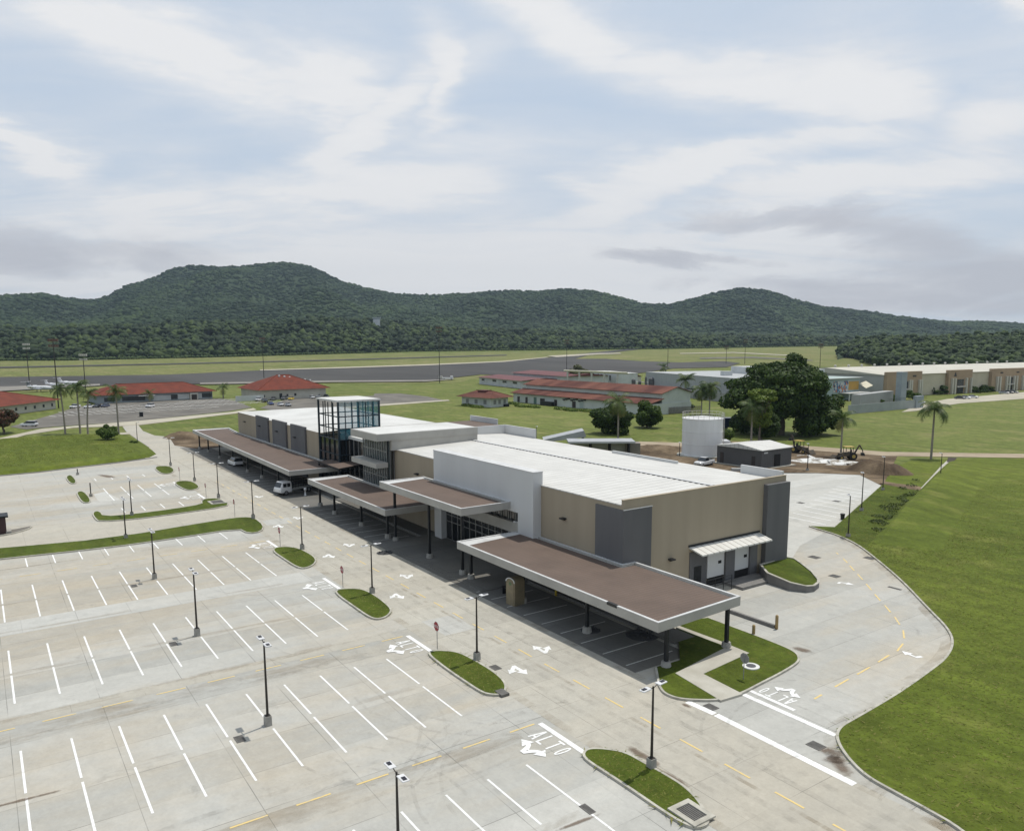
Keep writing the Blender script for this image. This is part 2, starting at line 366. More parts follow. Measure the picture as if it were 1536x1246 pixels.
PALE = M('pale_concrete', (.40, .37, .29), (.33, .30, .235), .1, .9, kind='World')
def dirt_mat():
    m, nt, b = new_mat('dirt'); b.inputs['Roughness'].default_value = .95; b.inputs['Specular IOR Level'].default_value = .1
    co = coords(nt, 'World'); a = ntex(nt, co, .12, 6, .65, .8); col = ramp(nt, a, ((.33, (.070, .050, .034)), (.5, (.125, .092, .060)), (.68, (.23, .175, .115))))
    f = mth(nt, 'ADD', mth(nt, 'MULTIPLY', ntex(nt, co, 1.6, 6, .75), .9), .55); col = mixc(nt, 1.0, col, f, 'MULTIPLY'); nt.links.new(col, b.inputs['Base Color']); bump(nt, b, ntex(nt, co, 2.5, 6, .7), .9, .25); return m
DIRT = dirt_mat()
# ================================================================ the ground and the airfield beyond
gv = []; rows = [-300, 0, 120, 240, 360, RISE0]+[RISE0+(RISE1-RISE0)*i/16 for i in range(1, 17)]+[9000]
lats = [-6000, -2500, -1200, -600, -300, 0, 300, 600, 1200, 2500, 6000]
for D in rows:
    for L in lats:
        p = F2*D+R2*L; gv.append((p.x, p.y, zf(max(D, 0))-.06))
nL = len(lats); gf = [(i*nL+j, i*nL+j+1, (i+1)*nL+j+1, (i+1)*nL+j) for i in range(len(rows)-1) for j in range(nL-1)]
g = np_mesh('ground', gv, gf, GR_FIELD); struct(g)
def P(*pts): return [G(*p) for p in pts]
def PF(*pts): return [F(*p) for p in pts]
# airfield grass, apron, taxiways
air = sheet('airfield_grass', PF((-500, 592), (0, 590), (300, 577), (500, 574), (560, 577), (690, 573), (730, 563), (960, 561), (1060, 552), (1200, 549), (1300, 552), (1420, 556), (1900, 552), (1900, 523), (1536, 522), (1270, 520), (1000, 524.5), (700, 529), (480, 532), (100, 541), (-500, 546)), GR_AIR, .02); struct(air)
ap = sheet('airport_apron', PF((-500, 573), (0, 566), (250, 562.5), (390, 556), (520, 552), (640, 548), (755, 543), (820, 536.7), (850, 533), (960, 521.8), (972, 522.5), (880, 533.5), (862, 538.5), (909, 538.5), (960, 542), (1020, 544), (1085, 542), (1110, 545), (1090, 551), (1010, 553), (960, 560), (900, 564), (840, 566), (722, 562), (650, 570.5), (560, 572.5), (500, 572.5), (350, 575.5), (150, 579), (0, 588), (-500, 606)), TARMAC, .35); struct(ap)
for nm, pts, mt, of in (('taxiway', ((-300, 560), (0, 552.6), (250, 547.2), (520, 540.6), (760, 533.5), (760, 532.3), (520, 539.2), (250, 545.6), (0, 550.6), (-300, 557)), TARMAC, .4),
        ('apron_edge', ((300, 577.5), (500, 574.2), (640, 573.2), (690, 569.3), (640, 571), (500, 571.8), (300, 575)), TARMAC2, .5),
        ('apron_edge', ((390, 555.4), (520, 551.2), (640, 547.2), (755, 542.2), (820, 536), (823, 536.6), (757, 543.4), (640, 548.8), (520, 552.8), (390, 556.6)), PALE, .55),
        ('runway_crossing', ((820, 534.3), (900, 530.3), (930, 529.7), (932, 531), (900, 532), (835, 536.3)), PALE, .6),
        ('far_taxiway', ((1020, 530), (1100, 528.4), (1190, 533), (1188, 534), (1100, 529.6), (1020, 531)), PALE, .4),
        ('far_taxiway', ((1050, 536.5), (1130, 535.5), (1220, 540.5), (1218, 541.5), (1130, 537.5), (1050, 538.5)), ASPH, .4),
        ('apron_shoulder', ((-500, 606), (0, 588), (60, 584.5), (150, 579.5), (150, 577), (0, 581), (-500, 594)), TARMAC2, .55),
        ('car_park', ((15, 640), (92, 618), (110, 611), (145, 606), (330, 597.5), (352, 601), (378, 611), (340, 617), (200, 631.5), (80, 640), (40, 644)), ASPH, .0),
        ('footpath', ((-200, 690), (0, 657), (62, 643), (200, 631.6), (350, 617.5), (380, 612), (385, 614.5), (352, 620.3), (210, 637.5), (186, 639), (110, 641.5), (40, 652), (0, 663), (-200, 700)), PALE, .02),
        ('footpath', ((-200, 706), (0, 668), (50, 655.6), (150, 651), (195, 648), (195, 651), (140, 654.5), (60, 658.5), (0, 672), (-200, 712)), PALE, .02),
        ('yard', ((390, 612), (410, 604), (440, 597.5), (500, 596), (560, 593.5), (562, 590), (600, 590), (640, 594.5), (668, 600.5), (600, 605.8), (480, 614), (420, 617)), ASPH, .0),
        ('footpath', ((480, 613), (560, 607), (672, 599.5), (675, 601), (560, 609.6), (480, 616.5)), PALE, .03),
        ('driveway', ((1352, 618), (1378, 606.5), (1420, 598.6), (1536, 588), (1800, 570), (1800, 584), (1536, 598), (1440, 605), (1392, 612), (1376, 616)), PALE, .02)):
    struct(sheet(nm, PF(*pts), mt, of+.02))
# ================================================================ pavement of the car park and roads
RK = [(1500, 1300), (1440, 1246), (1390, 1217), (1340, 1190), (1300, 1168), (1276, 1146), (1258, 1122), (1252, 1104), (1259, 1091), (1275, 1082), (1310, 1062), (1350, 1038), (1395, 1006), (1418, 988), (1429, 966), (1421, 944), (1392, 915), (1352, 872), (1312, 838), (1285, 817), (1255, 803), (1228, 795), (1213, 790)]
RKW = smooth_line(P(*RK), 2)
pav_pts = [Vector((-130, -45, 0)), Vector((40, -45, 0)), Vector((30, -5, 0)), Vector((-6, 14, 0)), *RKW,
           *P((1220, 789), (1252, 791), (1322, 728), (1290, 712), (1225, 709)), Vector((-92, 120, 0)), Vector((-92, 60, 0)), Vector((-178, 60, 0)), Vector((-194, 50, 0)),
           *P((262, 668), (254, 655), (232, 653), (214, 646), (206, 637), (196, 632), (186, 634), (184, 640), (190, 648), (207, 660), (224, 671), (241, 684), (180, 692.5), (120, 699.5), (60, 707), (0, 713), (-250, 745))]
lot = sheet('parking_lot', pav_pts, CONC, .0, False); struct(lot)
# main road in front of the canopies and its branches, a warmer concrete
def road_poly(Y0, Y1, X0, X1): return [Vector((X0, Y0, 0)), Vector((X1, Y0, 0)), Vector((X1, Y1, 0)), Vector((X0, Y1, 0))]
struct(sheet('access_road', [*road_poly(28.6, 38.2, -196, -12)[:3], Vector((-192, 38.2, 0)), *P((262, 668), (254, 655.5), (232, 653.5), (215, 647), (208, 638), (197, 633), (188, 635), (186, 640), (192, 648), (209, 660), (226, 671))], CONC_R, .004, False))
struct(sheet('access_road', P((-250, 832), (0, 789), (140, 783.5), (260, 772), (345, 760), (395, 754), (398, 776), (333, 778.5), (167, 806), (0, 821.5), (-250, 866)), CONC_R, .005, False))
struct(sheet('new_slab', P((1044/1, 1), (1, 1), (1, 1)) if 0 else P((632, 932), (680, 921.5), (713, 942), (668, 953)), CONC_N, .008, False))
struct(sheet('new_slab', P((393, 781), (432, 775.5), (440, 784), (401, 788)), CONC_N, .008, False))
struct(sheet('new_slab', P((140, 741), (158, 737), (182, 750), (149, 753)), CONC_N, .008, False))
struct(sheet('rear_lot', [Vector((-51, 71.6, 0)), *P((1200, 818), (1238, 798), (1252, 790.6), (1321.5, 728.3), (1290, 712.4), (1225, 709.5)), Vector((-91, 119, 0))], CONC_N, .005, False))
struct(sheet('light_strip', [Vector((-57.8, -40, 0)), Vector((-56.4, -40, 0)), Vector((-56.4, 27, 0)), Vector((-57.8, 27, 0))], CONC_R, .005, False))
struct(sheet('light_strip', [Vector((-78.9, -40, 0)), Vector((-75.2, -40, 0)), Vector((-75.2, 27, 0)), Vector((-78.9, 27, 0))], CONC_N, .005, False))
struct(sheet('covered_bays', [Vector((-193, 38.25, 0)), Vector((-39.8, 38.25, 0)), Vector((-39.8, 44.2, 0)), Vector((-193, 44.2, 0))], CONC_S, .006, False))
# ---------------------------------------------------------------- painted markings
def stripe(mb, a, b, w, z=.012):
    a, b = Vector((a[0], a[1], 0)), Vector((b[0], b[1], 0)); d = (b-a).normalized(); n = Vector((-d.y, d.x, 0))*(w/2)
    mb.poly([(*(a-n).xy, z), (*(b-n).xy, z), (*(b+n).xy, z), (*(a+n).xy, z)])
mb = MB(); YS = [.45+2.655*k for k in range(-14, 10)]
for x0, x1, lim in ((-102.1, -98.0, 99), (-90.2, -84.9, 99), (-84.4, -79.0, 99), (-71.3, -66.0, 99), (-65.6, -60.1, 99), (-52.6, -47.2, 99), (-46.7, -41.3, 99), (-34.1, -29.1, 25), (-28.3, -23, 25)):
    for y in YS:
        if y < lim: stripe(mb, (x0, y), (x1, y), .13)
for x0, x1 in ((-145.6, -139.6), (-138.6, -133), (-126, -122.4), (-157.2, -154.4)):
    for k in range(6, 10): stripe(mb, (x0, YS[14+k]), (x1, YS[14+k]), .16)
struct(mb.build('parking_stripes', PAINT, lot))
mb = MB()
for i in range(11):
    y = 91.6+2.65*i; xe = -59.2-.365*(y-91.6); stripe(mb, (xe-6.6, y), (xe-.6, y), .16)
struct(mb.build('parking_stripes', PAINT, lot))
mb = MB()
for k in range(56):
    x = -41.15-2.66*k
    if -84 < x < -63 or -121 < x < -112: continue
    stripe(mb, (x, 38.6), (x, 43.5), .12)
struct(mb.build('parking_stripes', DPAINT, lot))
mb = MB()
for k in range(-14, 26): stripe(mb, (-93.2+3.45*k, 33.75), (-91.4+3.45*k, 33.75), .13, .016)
for X, y1 in ((-94.3, 27.9), (-56.1, 27.5), (-37.75, 27.6)):
    for k in range(24): stripe(mb, (X, y1-3.4*k), (X, y1-3.4*k-1.9), .13, .014)
cl = [G(1136+x/3.84, 680+y/3.84) for x, y in ((460, 575), (507, 617), (545, 660), (592, 710), (642, 768), (692, 828), (750, 893), (805, 962), (843, 1040), (823, 1115), (728, 1180))]+[G(1136+x/3.84, 960+y/3.84) for x, y in ((612, 175), (487, 245), (350, 325))]
for i, p in enumerate(cl):
    a = cl[max(i-1, 0)]; b = cl[min(i+1, len(cl)-1)]; d = (b-a).normalized(); l = min((b-a).length/2, 4)*.30; stripe(mb, p-d*l, p+d*l, .14)
struct(mb.build('yellow_lane_dashes', YPAINT, lot))
mb = MB()
stripe(mb, G(1031, 1052), G(1072, 1070.5), .5); stripe(mb, G(1074, 1071.6), G(1282, 1176), .5); stripe(mb, G(1115.5, 1041.2), G(1253.5, 1102.5), .42)
struct(mb.build('crossing_lines', PAINT, lot))
def letters(mb, o, rot, s=1.0, z=.013):
    c, sn = math.cos(rot), math.sin(rot)
    def T(x, y): return (o[0]+s*(x*c-y*sn), o[1]+s*(x*sn+y*c))
    def st(a, b, w): stripe(mb, T(*a), T(*b), w*s, z+.0006*len(mb.f))
    def pl(*pts):
        q = [T(*p) for p in pts]; ar = sum(q[i][0]*q[(i+1) % len(q)][1]-q[(i+1) % len(q)][0]*q[i][1] for i in range(len(q)))
        mb.poly([(*p, z+.0006*len(mb.f)) for p in (q if ar > 0 else q[::-1])])
    pl((0, 0), (4.4, 0), (4.4, .36), (0, .36))                                   # stop bar
    t, bt, w = -.14, -1.42, .13
    st((.93, bt), (1.12, t), w); st((1.33, bt), (1.14, t), w); st((1.0, bt+.34), (1.26, bt+.34), .14)      # A
    st((1.72, bt), (1.72, t), w); st((1.68, bt+.07), (2.16, bt+.07), .15)                               # L
    st((2.74, bt), (2.74, t), w); st((2.46, t-.07), (3.04, t-.07), .15)                                 # T
    cx, cy, rx, ry = 3.55, (t+bt)/2, .19, .64                                                           # O
    for i in range(16):
        a0, a1 = 2*math.pi*i/16, 2*math.pi*(i+1)/16
        e = lambda a, k: (cx+(rx-k*.115)*math.cos(a)*abs(math.cos(a))**-.15 if abs(math.cos(a)) > 1e-6 else cx, cy+(ry-k*.16)*math.sin(a))
        pl(e(a0, 1), e(a1, 1), e(a1, 0), e(a0, 0))
    # arrow turning both ways
    pl((1.0, -1.98), (1.72, -1.52), (1.72, -2.44)); pl((3.5, -1.98), (2.84, -2.44), (2.84, -1.52))
    for sg in (-1, 1):
        prev = None
        for i in range(7):
            tt = i/6; q = ((2.28+sg*(-.0+.60*tt), -2.34+.52*math.sin(tt*1.57)), (2.28+sg*(.20+.40*tt), -2.84+.70*math.sin(tt*1.57)))
            if prev: pl(prev[0], q[0], q[1], prev[1])
            prev = q
    pl((2.08, -2.86), (2.48, -2.86), (2.48, -2.5), (2.08, -2.5))
for o, rot, s in (((-37.62, 27.75), 0, 1), ((-56.0, 27.7), 0, .95), ((-75.4, 27.9), 0, .98), ((-94.3, 27.95), 0, .94), ((-131.1, 28.1), 0, 1.05), ((-145, 27.2), 0, 1.0), ((-29.45, 42.9), math.pi, .86)):
    mb = MB(); letters(mb, o, rot, s); struct(mb.build('stop_lettering', PAINT, lot))
def two_arrow(o, rot, s=1.0, z=.017, mirror=1):
    mb = MB(); c, sn = math.cos(rot), math.sin(rot)
    def pl(*pts):
        q = [(o[0]+s*(x*c-mirror*y*sn), o[1]+s*(x*sn+mirror*y*c)) for x, y in pts]; ar = sum(q[i][0]*q[(i+1) % len(q)][1]-q[(i+1) % len(q)][0]*q[i][1] for i in range(len(q)))
        mb.poly([(*p, z+.0006*len(mb.f)) for p in (q if ar > 0 else q[::-1])])
    pl((-.9, -.16), (.3, -.16), (.3, .16), (-.9, .16)); pl((.25, -.46), (1.05, 0), (.25, .46))
    pl((-.85, .14), (-.45, .14), (-.02, .5), (-.3, .76)); pl((-.55, .78), (.1, .30), (.2, 1.1))
    struct(mb.build('lane_arrow', PAINT, lot))
for x, y in ((-47.3, 35.1), (-86.5, 35.3), (-71.1, 35.2), (-104.5, 35.3), (-123, 35.4)): two_arrow((x, y), math.pi, .95, mirror=-1)
for x, y in ((-45.1, 31.6), (-65.7, 31.9), (-83.1, 31.9), (-101, 31.9)): two_arrow((x, y), 0, .95, mirror=-1)
def turn_arrow(o, rot, s, z=.017):
    mb = MB(); c, sn = math.cos(rot), math.sin(rot)
    def pl(*pts):
        q = [(o[0]+s*(x*c-y*sn), o[1]+s*(x*sn+y*c)) for x, y in pts]; ar = sum(q[i][0]*q[(i+1) % len(q)][1]-q[(i+1) % len(q)][0]*q[i][1] for i in range(len(q)))
        mb.poly([(*p, z+.0006*len(mb.f)) for p in (q if ar > 0 else q[::-1])])
    pl((-.75, -.62), (-.45, -.62), (-.40, -.1), (-.70, .02)); pl((-.70, .02), (-.40, -.1), (.2, -.12), (.2, .16)); pl((.15, -.42), (.95, .02), (.15, .46))
    struct(mb.build('lane_arrow', PAINT, lot))
turn_arrow(G(1268, 874.5), R(15), .9); turn_arrow(G(1366, 982), R(165), .9)
# dark tyre marks curving through the junctions
def skid_mat():
    m, nt, b = new_mat('tyre_mark'); b.inputs['Roughness'].default_value = .9
    b.inputs['Base Color'].default_value = (.19, .18, .155, 1); co = coords(nt, 'World'); al = ramp(nt, ntex(nt, co, .8, 6, .7), ((.44, 0.0), (.80, .27))); nt.links.new(al, b.inputs['Alpha']); return m
SKID = skid_mat(); mb = MB()
def arc_marks(cx, cy, r, a0, a1, w=.22):
    n = 26
    for o in (0, 1.55):
        pts = [Vector((cx+(r+o)*math.cos(R(a0+(a1-a0)*i/n)), cy+(r+o)*math.sin(R(a0+(a1-a0)*i/n)), 0)) for i in range(n+1)]
        for i in range(n): stripe(mb, pts[i], pts[i+1], w, .02)
for a in ((-43.5, 22, 7, -80, 15), (-47, 30.2, 9, -95, -10), (-31.5, 27, 8.5, 150, 265), (-29, 34.5, 9, 20, 95), (-60.5, 25, 7, -85, 10), (-46, 12.5, 10, 20, 80), (-24, 42, 8, 150, 240), (-80, 25, 7.5, -85, 10), (-38, 16, 22, 95, 140), (-27, 50, 14, 190, 250), (-34, 8, 12, 80, 130), (-16, 36, 10, 120, 190), (-22, 30, 16, 60, 120)):
    arc_marks(*a)
for y in (31.0, 32.4, 35.2, 36.6):
    for k in range(0, 34): stripe(mb, (-150+4*k, y+.15*math.sin(k*.7)), (-146+4*k, y+.15*math.sin(k*.7+.7)), .45, .02)
for X in (-36.2, -39.4, -54.4, -57.6):
    for k in range(0, 16): stripe(mb, (X+.12*math.sin(k), -36+4*k), (X+.12*math.sin(k+1), -32+4*k), .4, .021)
struct(mb.build('tyre_marks', SKID, lot))
STAIN = None
def stain_mat():
    m, nt, b = new_mat('mud_stain'); b.inputs['Roughness'].default_value = .95; b.inputs['Base Color'].default_value = (.14, .095, .062, 1)
    co = coords(nt, 'Object'); gr = nt.nodes.new('ShaderNodeVectorMath'); gr.operation = 'LENGTH'; nt.links.new(co, gr.inputs[0])
    f = mth(nt, 'ADD', mth(nt, 'MULTIPLY', ntex(nt, coords(nt, 'World'), .9, 6, .7), 1.3), mth(nt, 'MULTIPLY', gr.outputs['Value'], -.95)); al = ramp(nt, f, ((.0, 0.0), (.35, .75))); nt.links.new(mth(nt, 'MULTIPLY', al, .8), b.inputs['Alpha']); return m
STAIN = stain_mat()
def stain(p, rx, ry, rz):
    mb = MB(); n = 20; mb.poly([(math.cos(2*math.pi*i/n), math.sin(2*math.pi*i/n), 0) for i in range(n)]); o = mb.build('mud_stain', STAIN, lot); o.location = (p.x, p.y, .024); o.scale = (rx, ry, 1); o.rotation_euler.z = rz; struct(o)
for x, y, rx, ry, rz in ((1246, 1128, 1.3, 1.0, .4), (1262, 1148, 1.6, .8, -.6), (1254, 1140, 1.2, .7, .9), (962, 1132, 2.2, .5, .05), (1012, 1168, 2.0, .45, .05), (1030, 1058, .7, .3, 0), (160, 714, 5, 1.2, .3), (20, 1203, 3.5, .22, 1.5), (1205, 975, 1.4, .7, .2), (870, 1232, 2.2, .2, 1.5)):
    stain(G(x, y), rx, ry, rz)
def seam_mat():
    m, nt, b = new_mat('seam_stain'); b.inputs['Roughness'].default_value = .95; b.inputs['Base Color'].default_value = (.27, .215, .14, 1)
    co = coords(nt, 'World', (1, .22, 1)); al = ramp(nt, ntex(nt, co, .5, 6, .7, .4), ((.46, 0.0), (.74, .42))); nt.links.new(al, b.inputs['Alpha']); return m
mb = MB()
for X, y0, y1, w in ((-84.65, -40, 27, .5), (-65.85, -40, 27, .55), (-46.95, -40, 27, .6), (-28.7, 5, 27, .6), (-55.0, -40, 26, 2.2), (-57.6, -38, 25, .9), (-98.2, -40, 24, .4), (-76.0, -40, 27, .5), (-37.2, -10, 26, 1.4)):
    for k in range(int((y1-y0)/4)): stripe(mb, (X+.06*math.sin(k*1.3), y0+4*k), (X+.06*math.sin(k*1.3+1.3), y0+4*k+4), w, .009)
for Y, w in ((28.9, .7), (38.0, .6), (33.2, .3)):
    for k in range(42): stripe(mb, (-190+4.2*k, Y), (-185.8+4.2*k, Y), w, .010)
A_, B_ = ribbon(RKW, -.1, .1) 
for i in range(len(RKW)-1): stripe(mb, RKW[i]+(A_[i]-B_[i])*0, RKW[i+1], 1.5, .0095)
struct(mb.build('seam_stains', seam_mat(), lot))
# ---------------------------------------------------------------- kerbed lawns and islands
mb = MB(); kerb_mesh(mb, RKW, .17, .15, False, -1); struct(mb.build('kerb', KERB))
lawn_pts = [Vector((-6, 14, 0)), *[p for p in ribbon(RKW, 0, .15)[1]], *P((1252, 791.5), (1323, 728), (1345, 700), (1370, 690), (1536, 688)), G(1900, 690), Vector((170, 60, 0)), Vector((120, -60, 0))]
lw = sheet('lawn', lawn_pts, GR_LAWN, .13, False); struct(lw)
ISL = {
 'a': [(872, 1130), (880.5, 1121.5), (905.6, 1121.5), (939, 1127), (969, 1144), (1000, 1161), (1028, 1178), (1050, 1200), (1064, 1225), (1064, 1237), (1044, 1243), (1019, 1233), (989, 1214), (950, 1187), (911, 1161), (878, 1140)],
 'b': [(640.7, 981), (645, 975.6), (667, 975), (690.7, 978), (716.8, 991.8), (742.8, 1007.4), (758.4, 1021.7), (761, 1033), (753, 1042.5), (732.4, 1041.8), (719, 1037), (696, 1021.7), (667, 1002)],
 'c': [(501, 889), (506, 883.7), (526.7, 882), (547.5, 883.7), (568, 895.4), (584, 908.4), (589, 916), (581, 925), (565.7, 929), (552.7, 925.4), (531.9, 911)],
 'd': [(408, 826.4), (412, 821), (427.7, 819.4), (446, 821), (464, 829), (475.9, 838), (472, 847), (456, 853), (443, 849.8), (425, 838)],
 'e': [(-250, 842), (0, 822), (166.7, 806.8), (333, 779), (364.6, 775), (382.8, 776.4), (397, 788), (393, 797), (372, 800), (357, 792.5), (260, 807.6), (166.7, 820.6), (0, 838.3), (-250, 866)],
 'f': [(138, 771), (140.6, 767), (151, 766.5), (156, 774.2), (198, 771), (260, 763), (303, 755.8), (301, 751.6), (307, 747.7), (328, 747), (343.7, 754), (341, 759.4), (260, 771), (198, 779), (148, 782), (142, 777.7)],
 'g': [(260, 724.8), (268, 721), (286.5, 721), (298, 727), (299.5, 732), (286.5, 735.5), (276, 734)],
 'h': [(230.5, 702), (237, 698.8), (255, 698.8), (263, 704.7), (257.8, 710), (242, 711)],
 'i': [(97.7, 716.5), (101.6, 712.6), (109, 712.6), (117, 724), (105.5, 726)],
 'j': [(114, 740), (117, 736.8), (127.6, 736.8), (139, 752), (127.6, 754.7), (121, 751.6)]}
for k, pts in ISL.items():
    w = smooth_line([G(x, y, .1) for x, y in pts], 1 if k in 'ef' else 2, True)
    ar = sum(w[i].x*w[(i+1) % len(w)].y-w[(i+1) % len(w)].x*w[i].y for i in range(len(w)))
    if ar < 0: w = w[::-1]
    mb = MB(); kerb_mesh(mb, w, .16, .15, True, 1); kb = struct(mb.build('kerb', KERB))
    inner = ribbon(w, .15, 0, True)[0]
    struct(sheet('grass_island', inner, GR_TURF, .14, False, kb))
# planted corner by the end of the canopy, with its walkway
ka = smooth_line([G(x, y, .1) for x, y in ((982, 1000), (985, 1015), (986.5, 1027), (994, 1039), (1013, 1047), (1037, 1050), (1080, 1050.5), (1114, 1040), (1143, 1024.5), (1172, 1010), (1196, 995.6), (1201, 988), (1196, 978.7), (1177, 969), (1133, 952), (1095, 938), (1063.5, 926))], 2)
mb = MB(); kerb_mesh(mb, ka, .16, .15, False, 1); struct(mb.build('kerb', KERB))
ga = [*[p for p in ribbon(ka, .15, 0)[0]], *[G(x, y, .1) for x, y in ((1030, 930), (1016, 939), (1020, 990))]]
struct(sheet('grass_island', ga, GR_TURF, .13, False))
struct(MB().prism([G(x, y, .15).xy for x, y in ((1095, 967), (1123.7, 978.7), (1055, 1010), (1114, 1040), (1081, 1050), (1013, 1009))], 0, .155).build('walkway', WALK))
struct(MB().prism([G(x, y, .15).xy for x, y in ((1014, 941), (1016, 937), (1097, 967), (1092, 970))], 0, .153).build('walkway', WALK))
# ================================================================ the terminal
BEIGE = M('beige_wall', (.345, .290, .212), (.305, .256, .186), .55, .8, 0, .06, 6, (1, 1, .06), lo=.3, hi=.7)
GREYP = M('grey_panel', (.135, .132, .132), (.105, .104, .106), .3, .75, 0, .05, 6, (1, 1, .15))
WHITEP = M('white_panel', (.56, .56, .55), (.50, .50, .49), .2, .6, 0, .04, 5, (1, 1, .15))
OFFW = M('off_white_fascia', (.385, .37, .335), (.325, .312, .282), .35, .6, 0, .04, 5)
COPE = M('white_coping', (.56, .56, .55), (.46, .46, .45), .8, .5)
ROOFW = stripes_mat('white_metal_roof', (.57, .56, .525), (.48, .47, .44), 0, 1.02, .85, .55, (.36, .35, .325))
ROOFW2 = M('white_membrane_roof', (.57, .565, .54), (.47, .465, .44), .12, .6, 0, .05, 3)
BROWN = stripes_mat('brown_roof_deck', (.122, .084, .063), (.092, .063, .047), 0, .42, .75, .8, (.068, .047, .038))
DSTEEL = M('dark_steel', (.016, .018, .020), (.024, .026, .028), 2, .5, .3)
MULL = M('aluminium_mullion', (.33, .33, .32), (.28, .28, .27), 2, .45, .5)
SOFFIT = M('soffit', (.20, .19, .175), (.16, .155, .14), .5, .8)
CBASE = M('post_footing', (.33, .32, .29), (.25, .24, .215), 2, .9)
CONDARK = M('retaining_wall', (.20, .19, .18), (.15, .145, .135), .8, .85, 0, .2, 6)
LAMPD = M('black_fitting', (.02, .02, .02), (.03, .03, .03), 3, .5)
def glass_mat(name, base, alpha, rough=.06):
    m, nt, b = new_mat(name); b.inputs['Base Color'].default_value = (*base, 1); b.inputs['Roughness'].default_value = rough; b.inputs['Alpha'].default_value = alpha; b.inputs['Specular IOR Level'].default_value = .6; return m
DGLASS = glass_mat('dark_glass', (.008, .010, .012), 1.0, .12); TEAL = glass_mat('teal_glass', (.05, .23, .30), .30); CLEAR = glass_mat('clear_glass', (.10, .13, .135), .50)
BLACK = M('dark_interior', (.012, .012, .012), (.018, .017, .016), 1, .9)
T = thing('airport_terminal', 'long low beige and white terminal with brown canopies, grey panels and a glass lantern', 'terminal', (-110, 47, 0))
def put(mb, name, mats, parent=T, smooth=False):
    """mesh given in world coordinates, re-based on the terminal's own origin"""
    off = T.location if parent is T or parent.parent is T else parent.location
    base = Vector(T.location)
    mb.v = [(p[0]-base.x, p[1]-base.y, p[2]-base.z) for p in mb.v]
    return mb.build(name, mats, parent, smooth)
YF, XE = 47.0, -50.8
wl = MB().box(-104, XE, YF, 70.2, 0, 9.5); wl = put(wl, 'wall', BEIGE)
put(MB().box(XE-.28, XE, YF, 70.2, 9.502, 10.03), 'wall_coping', BEIGE, wl)
put(MB().box(XE-.32, XE+.04, YF-.04, 70.24, 10.032, 10.06), 'wall_coping', BEIGE, wl)
rf = MB(); x0, x1 = -104, XE-.282
rf.hexa([(x0, YF-.05, 9.502), (x1, YF-.05, 9.502), (x1, 59.2, 9.502), (x0, 59.2, 9.502)], [(x0, YF-.05, 9.60), (x1, YF-.05, 9.60), (x1, 59.2, 9.98), (x0, 59.2, 9.98)])
rf.hexa([(x0, 59.2, 9.502), (x1, 59.2, 9.502), (x1, 69.9, 9.502), (x0, 69.9, 9.502)], [(x0, 59.2, 9.98), (x1, 59.2, 9.98), (x1, 69.9, 9.55), (x0, 69.9, 9.55)])
rf = put(rf, 'roof', ROOFW)
rv = MB(); rv.box(-101, XE-.5, 59.05, 59.55, 9.99, 10.06, 1)
for k in range(66): rv.box(-100.6+.75*k, -100.25+.75*k, 58.9, 59.03, 9.985, 10.06, 0)
put(rv, 'ridge_vent', [GREYP, COPE], rf)
pp = MB(); pp.box(-56.6, XE-.3, 69.92, 70.18, 9.502, 10.45); put(pp, 'parapet', WHITEP)
pp = MB(); pp.box(-76.6, -65.0, 68.6, 68.85, 9.502, 9.92); put(pp, 'parapet', WHITEP)
pp = MB(); pp.box(-104.25, -104.0, 58.6, 70.3, 9.0, 10.95); pp.box(-104.0, -95.8, 70.05, 70.3, 9.502, 10.95); put(pp, 'parapet', WHITEP)
gp = MB(); gp.box(-54.5, XE+.14, YF-.14, YF+.0, 0, 9.12); gp.box(XE, XE+.14, YF, 50.4, 0, 9.12); put(gp, 'corner_panel', GREYP)
put(MB().box(XE, XE+.55, 66.55, 70.2, 0, 9.42), 'corner_panel', GREYP)
fl = MB(); fl.box(XE+.14, XE+.19, YF-.16, 50.42, 9.122, 9.2); put(fl, 'flashing', COPE)
# loading dock in the end wall
dk = MB(); dk.box(XE, XE+.10, 55.7, 58.1, 0, 3.85); dk.box(XE, XE+.35, 60.65, 62.0, 0, 3.9); dk.box(XE, XE+.35, 64.35, 65.5, 0, 3.9); dk.box(XE, XE+.08, 58.1, 60.65, 0, .45); dk.box(XE, XE+.08, 62.0, 64.35, 0, .2)
dk = put(dk, 'loading_dock', GREYP)
for y0, z0 in ((58.15, .55), (62.05, .62)):
    d = put(MB().box(XE, XE+.16, y0, y0+2.45, z0+.35, 3.6), 'dock_door', WHITEP, dk)
    put(MB().box(XE+.16, XE+.19, y0+1.55, y0+2.0, 2.15, 2.45), 'dock_door_window', BLACK, dk)
    put(MB().box(XE+.08, XE+.12, y0+.1, y0+2.35, .1, z0+.34), 'dock_pit', BLACK, dk)
put(MB().box(XE+.10, XE+.14, 56.3, 57.3, .2, 2.35), 'side_door', DSTEEL, dk)
rl = MB()
for y in (56.0, 57.2, 58.4, 59.6): rl.tube((XE+2.0, y, 0), (XE+2.0, y, 1.5), .035, n=6)
for z in (.8, 1.15, 1.5): rl.tube((XE+2.0, 56, z), (XE+2.0, 59.6, z), .03, n=6)
put(rl, 'handrail', DSTEEL, dk)
sb = MB(); sb.box(XE+.4, XE+2.9, 60.2, 65.3, .0, .28); put(sb, 'dock_leveller_slab', CONDARK, dk)
put(MB().box(XE+2.0, XE+2.9, 64.3, 65.3, .282, .31), 'dock_leveller_slab', WALK, dk)
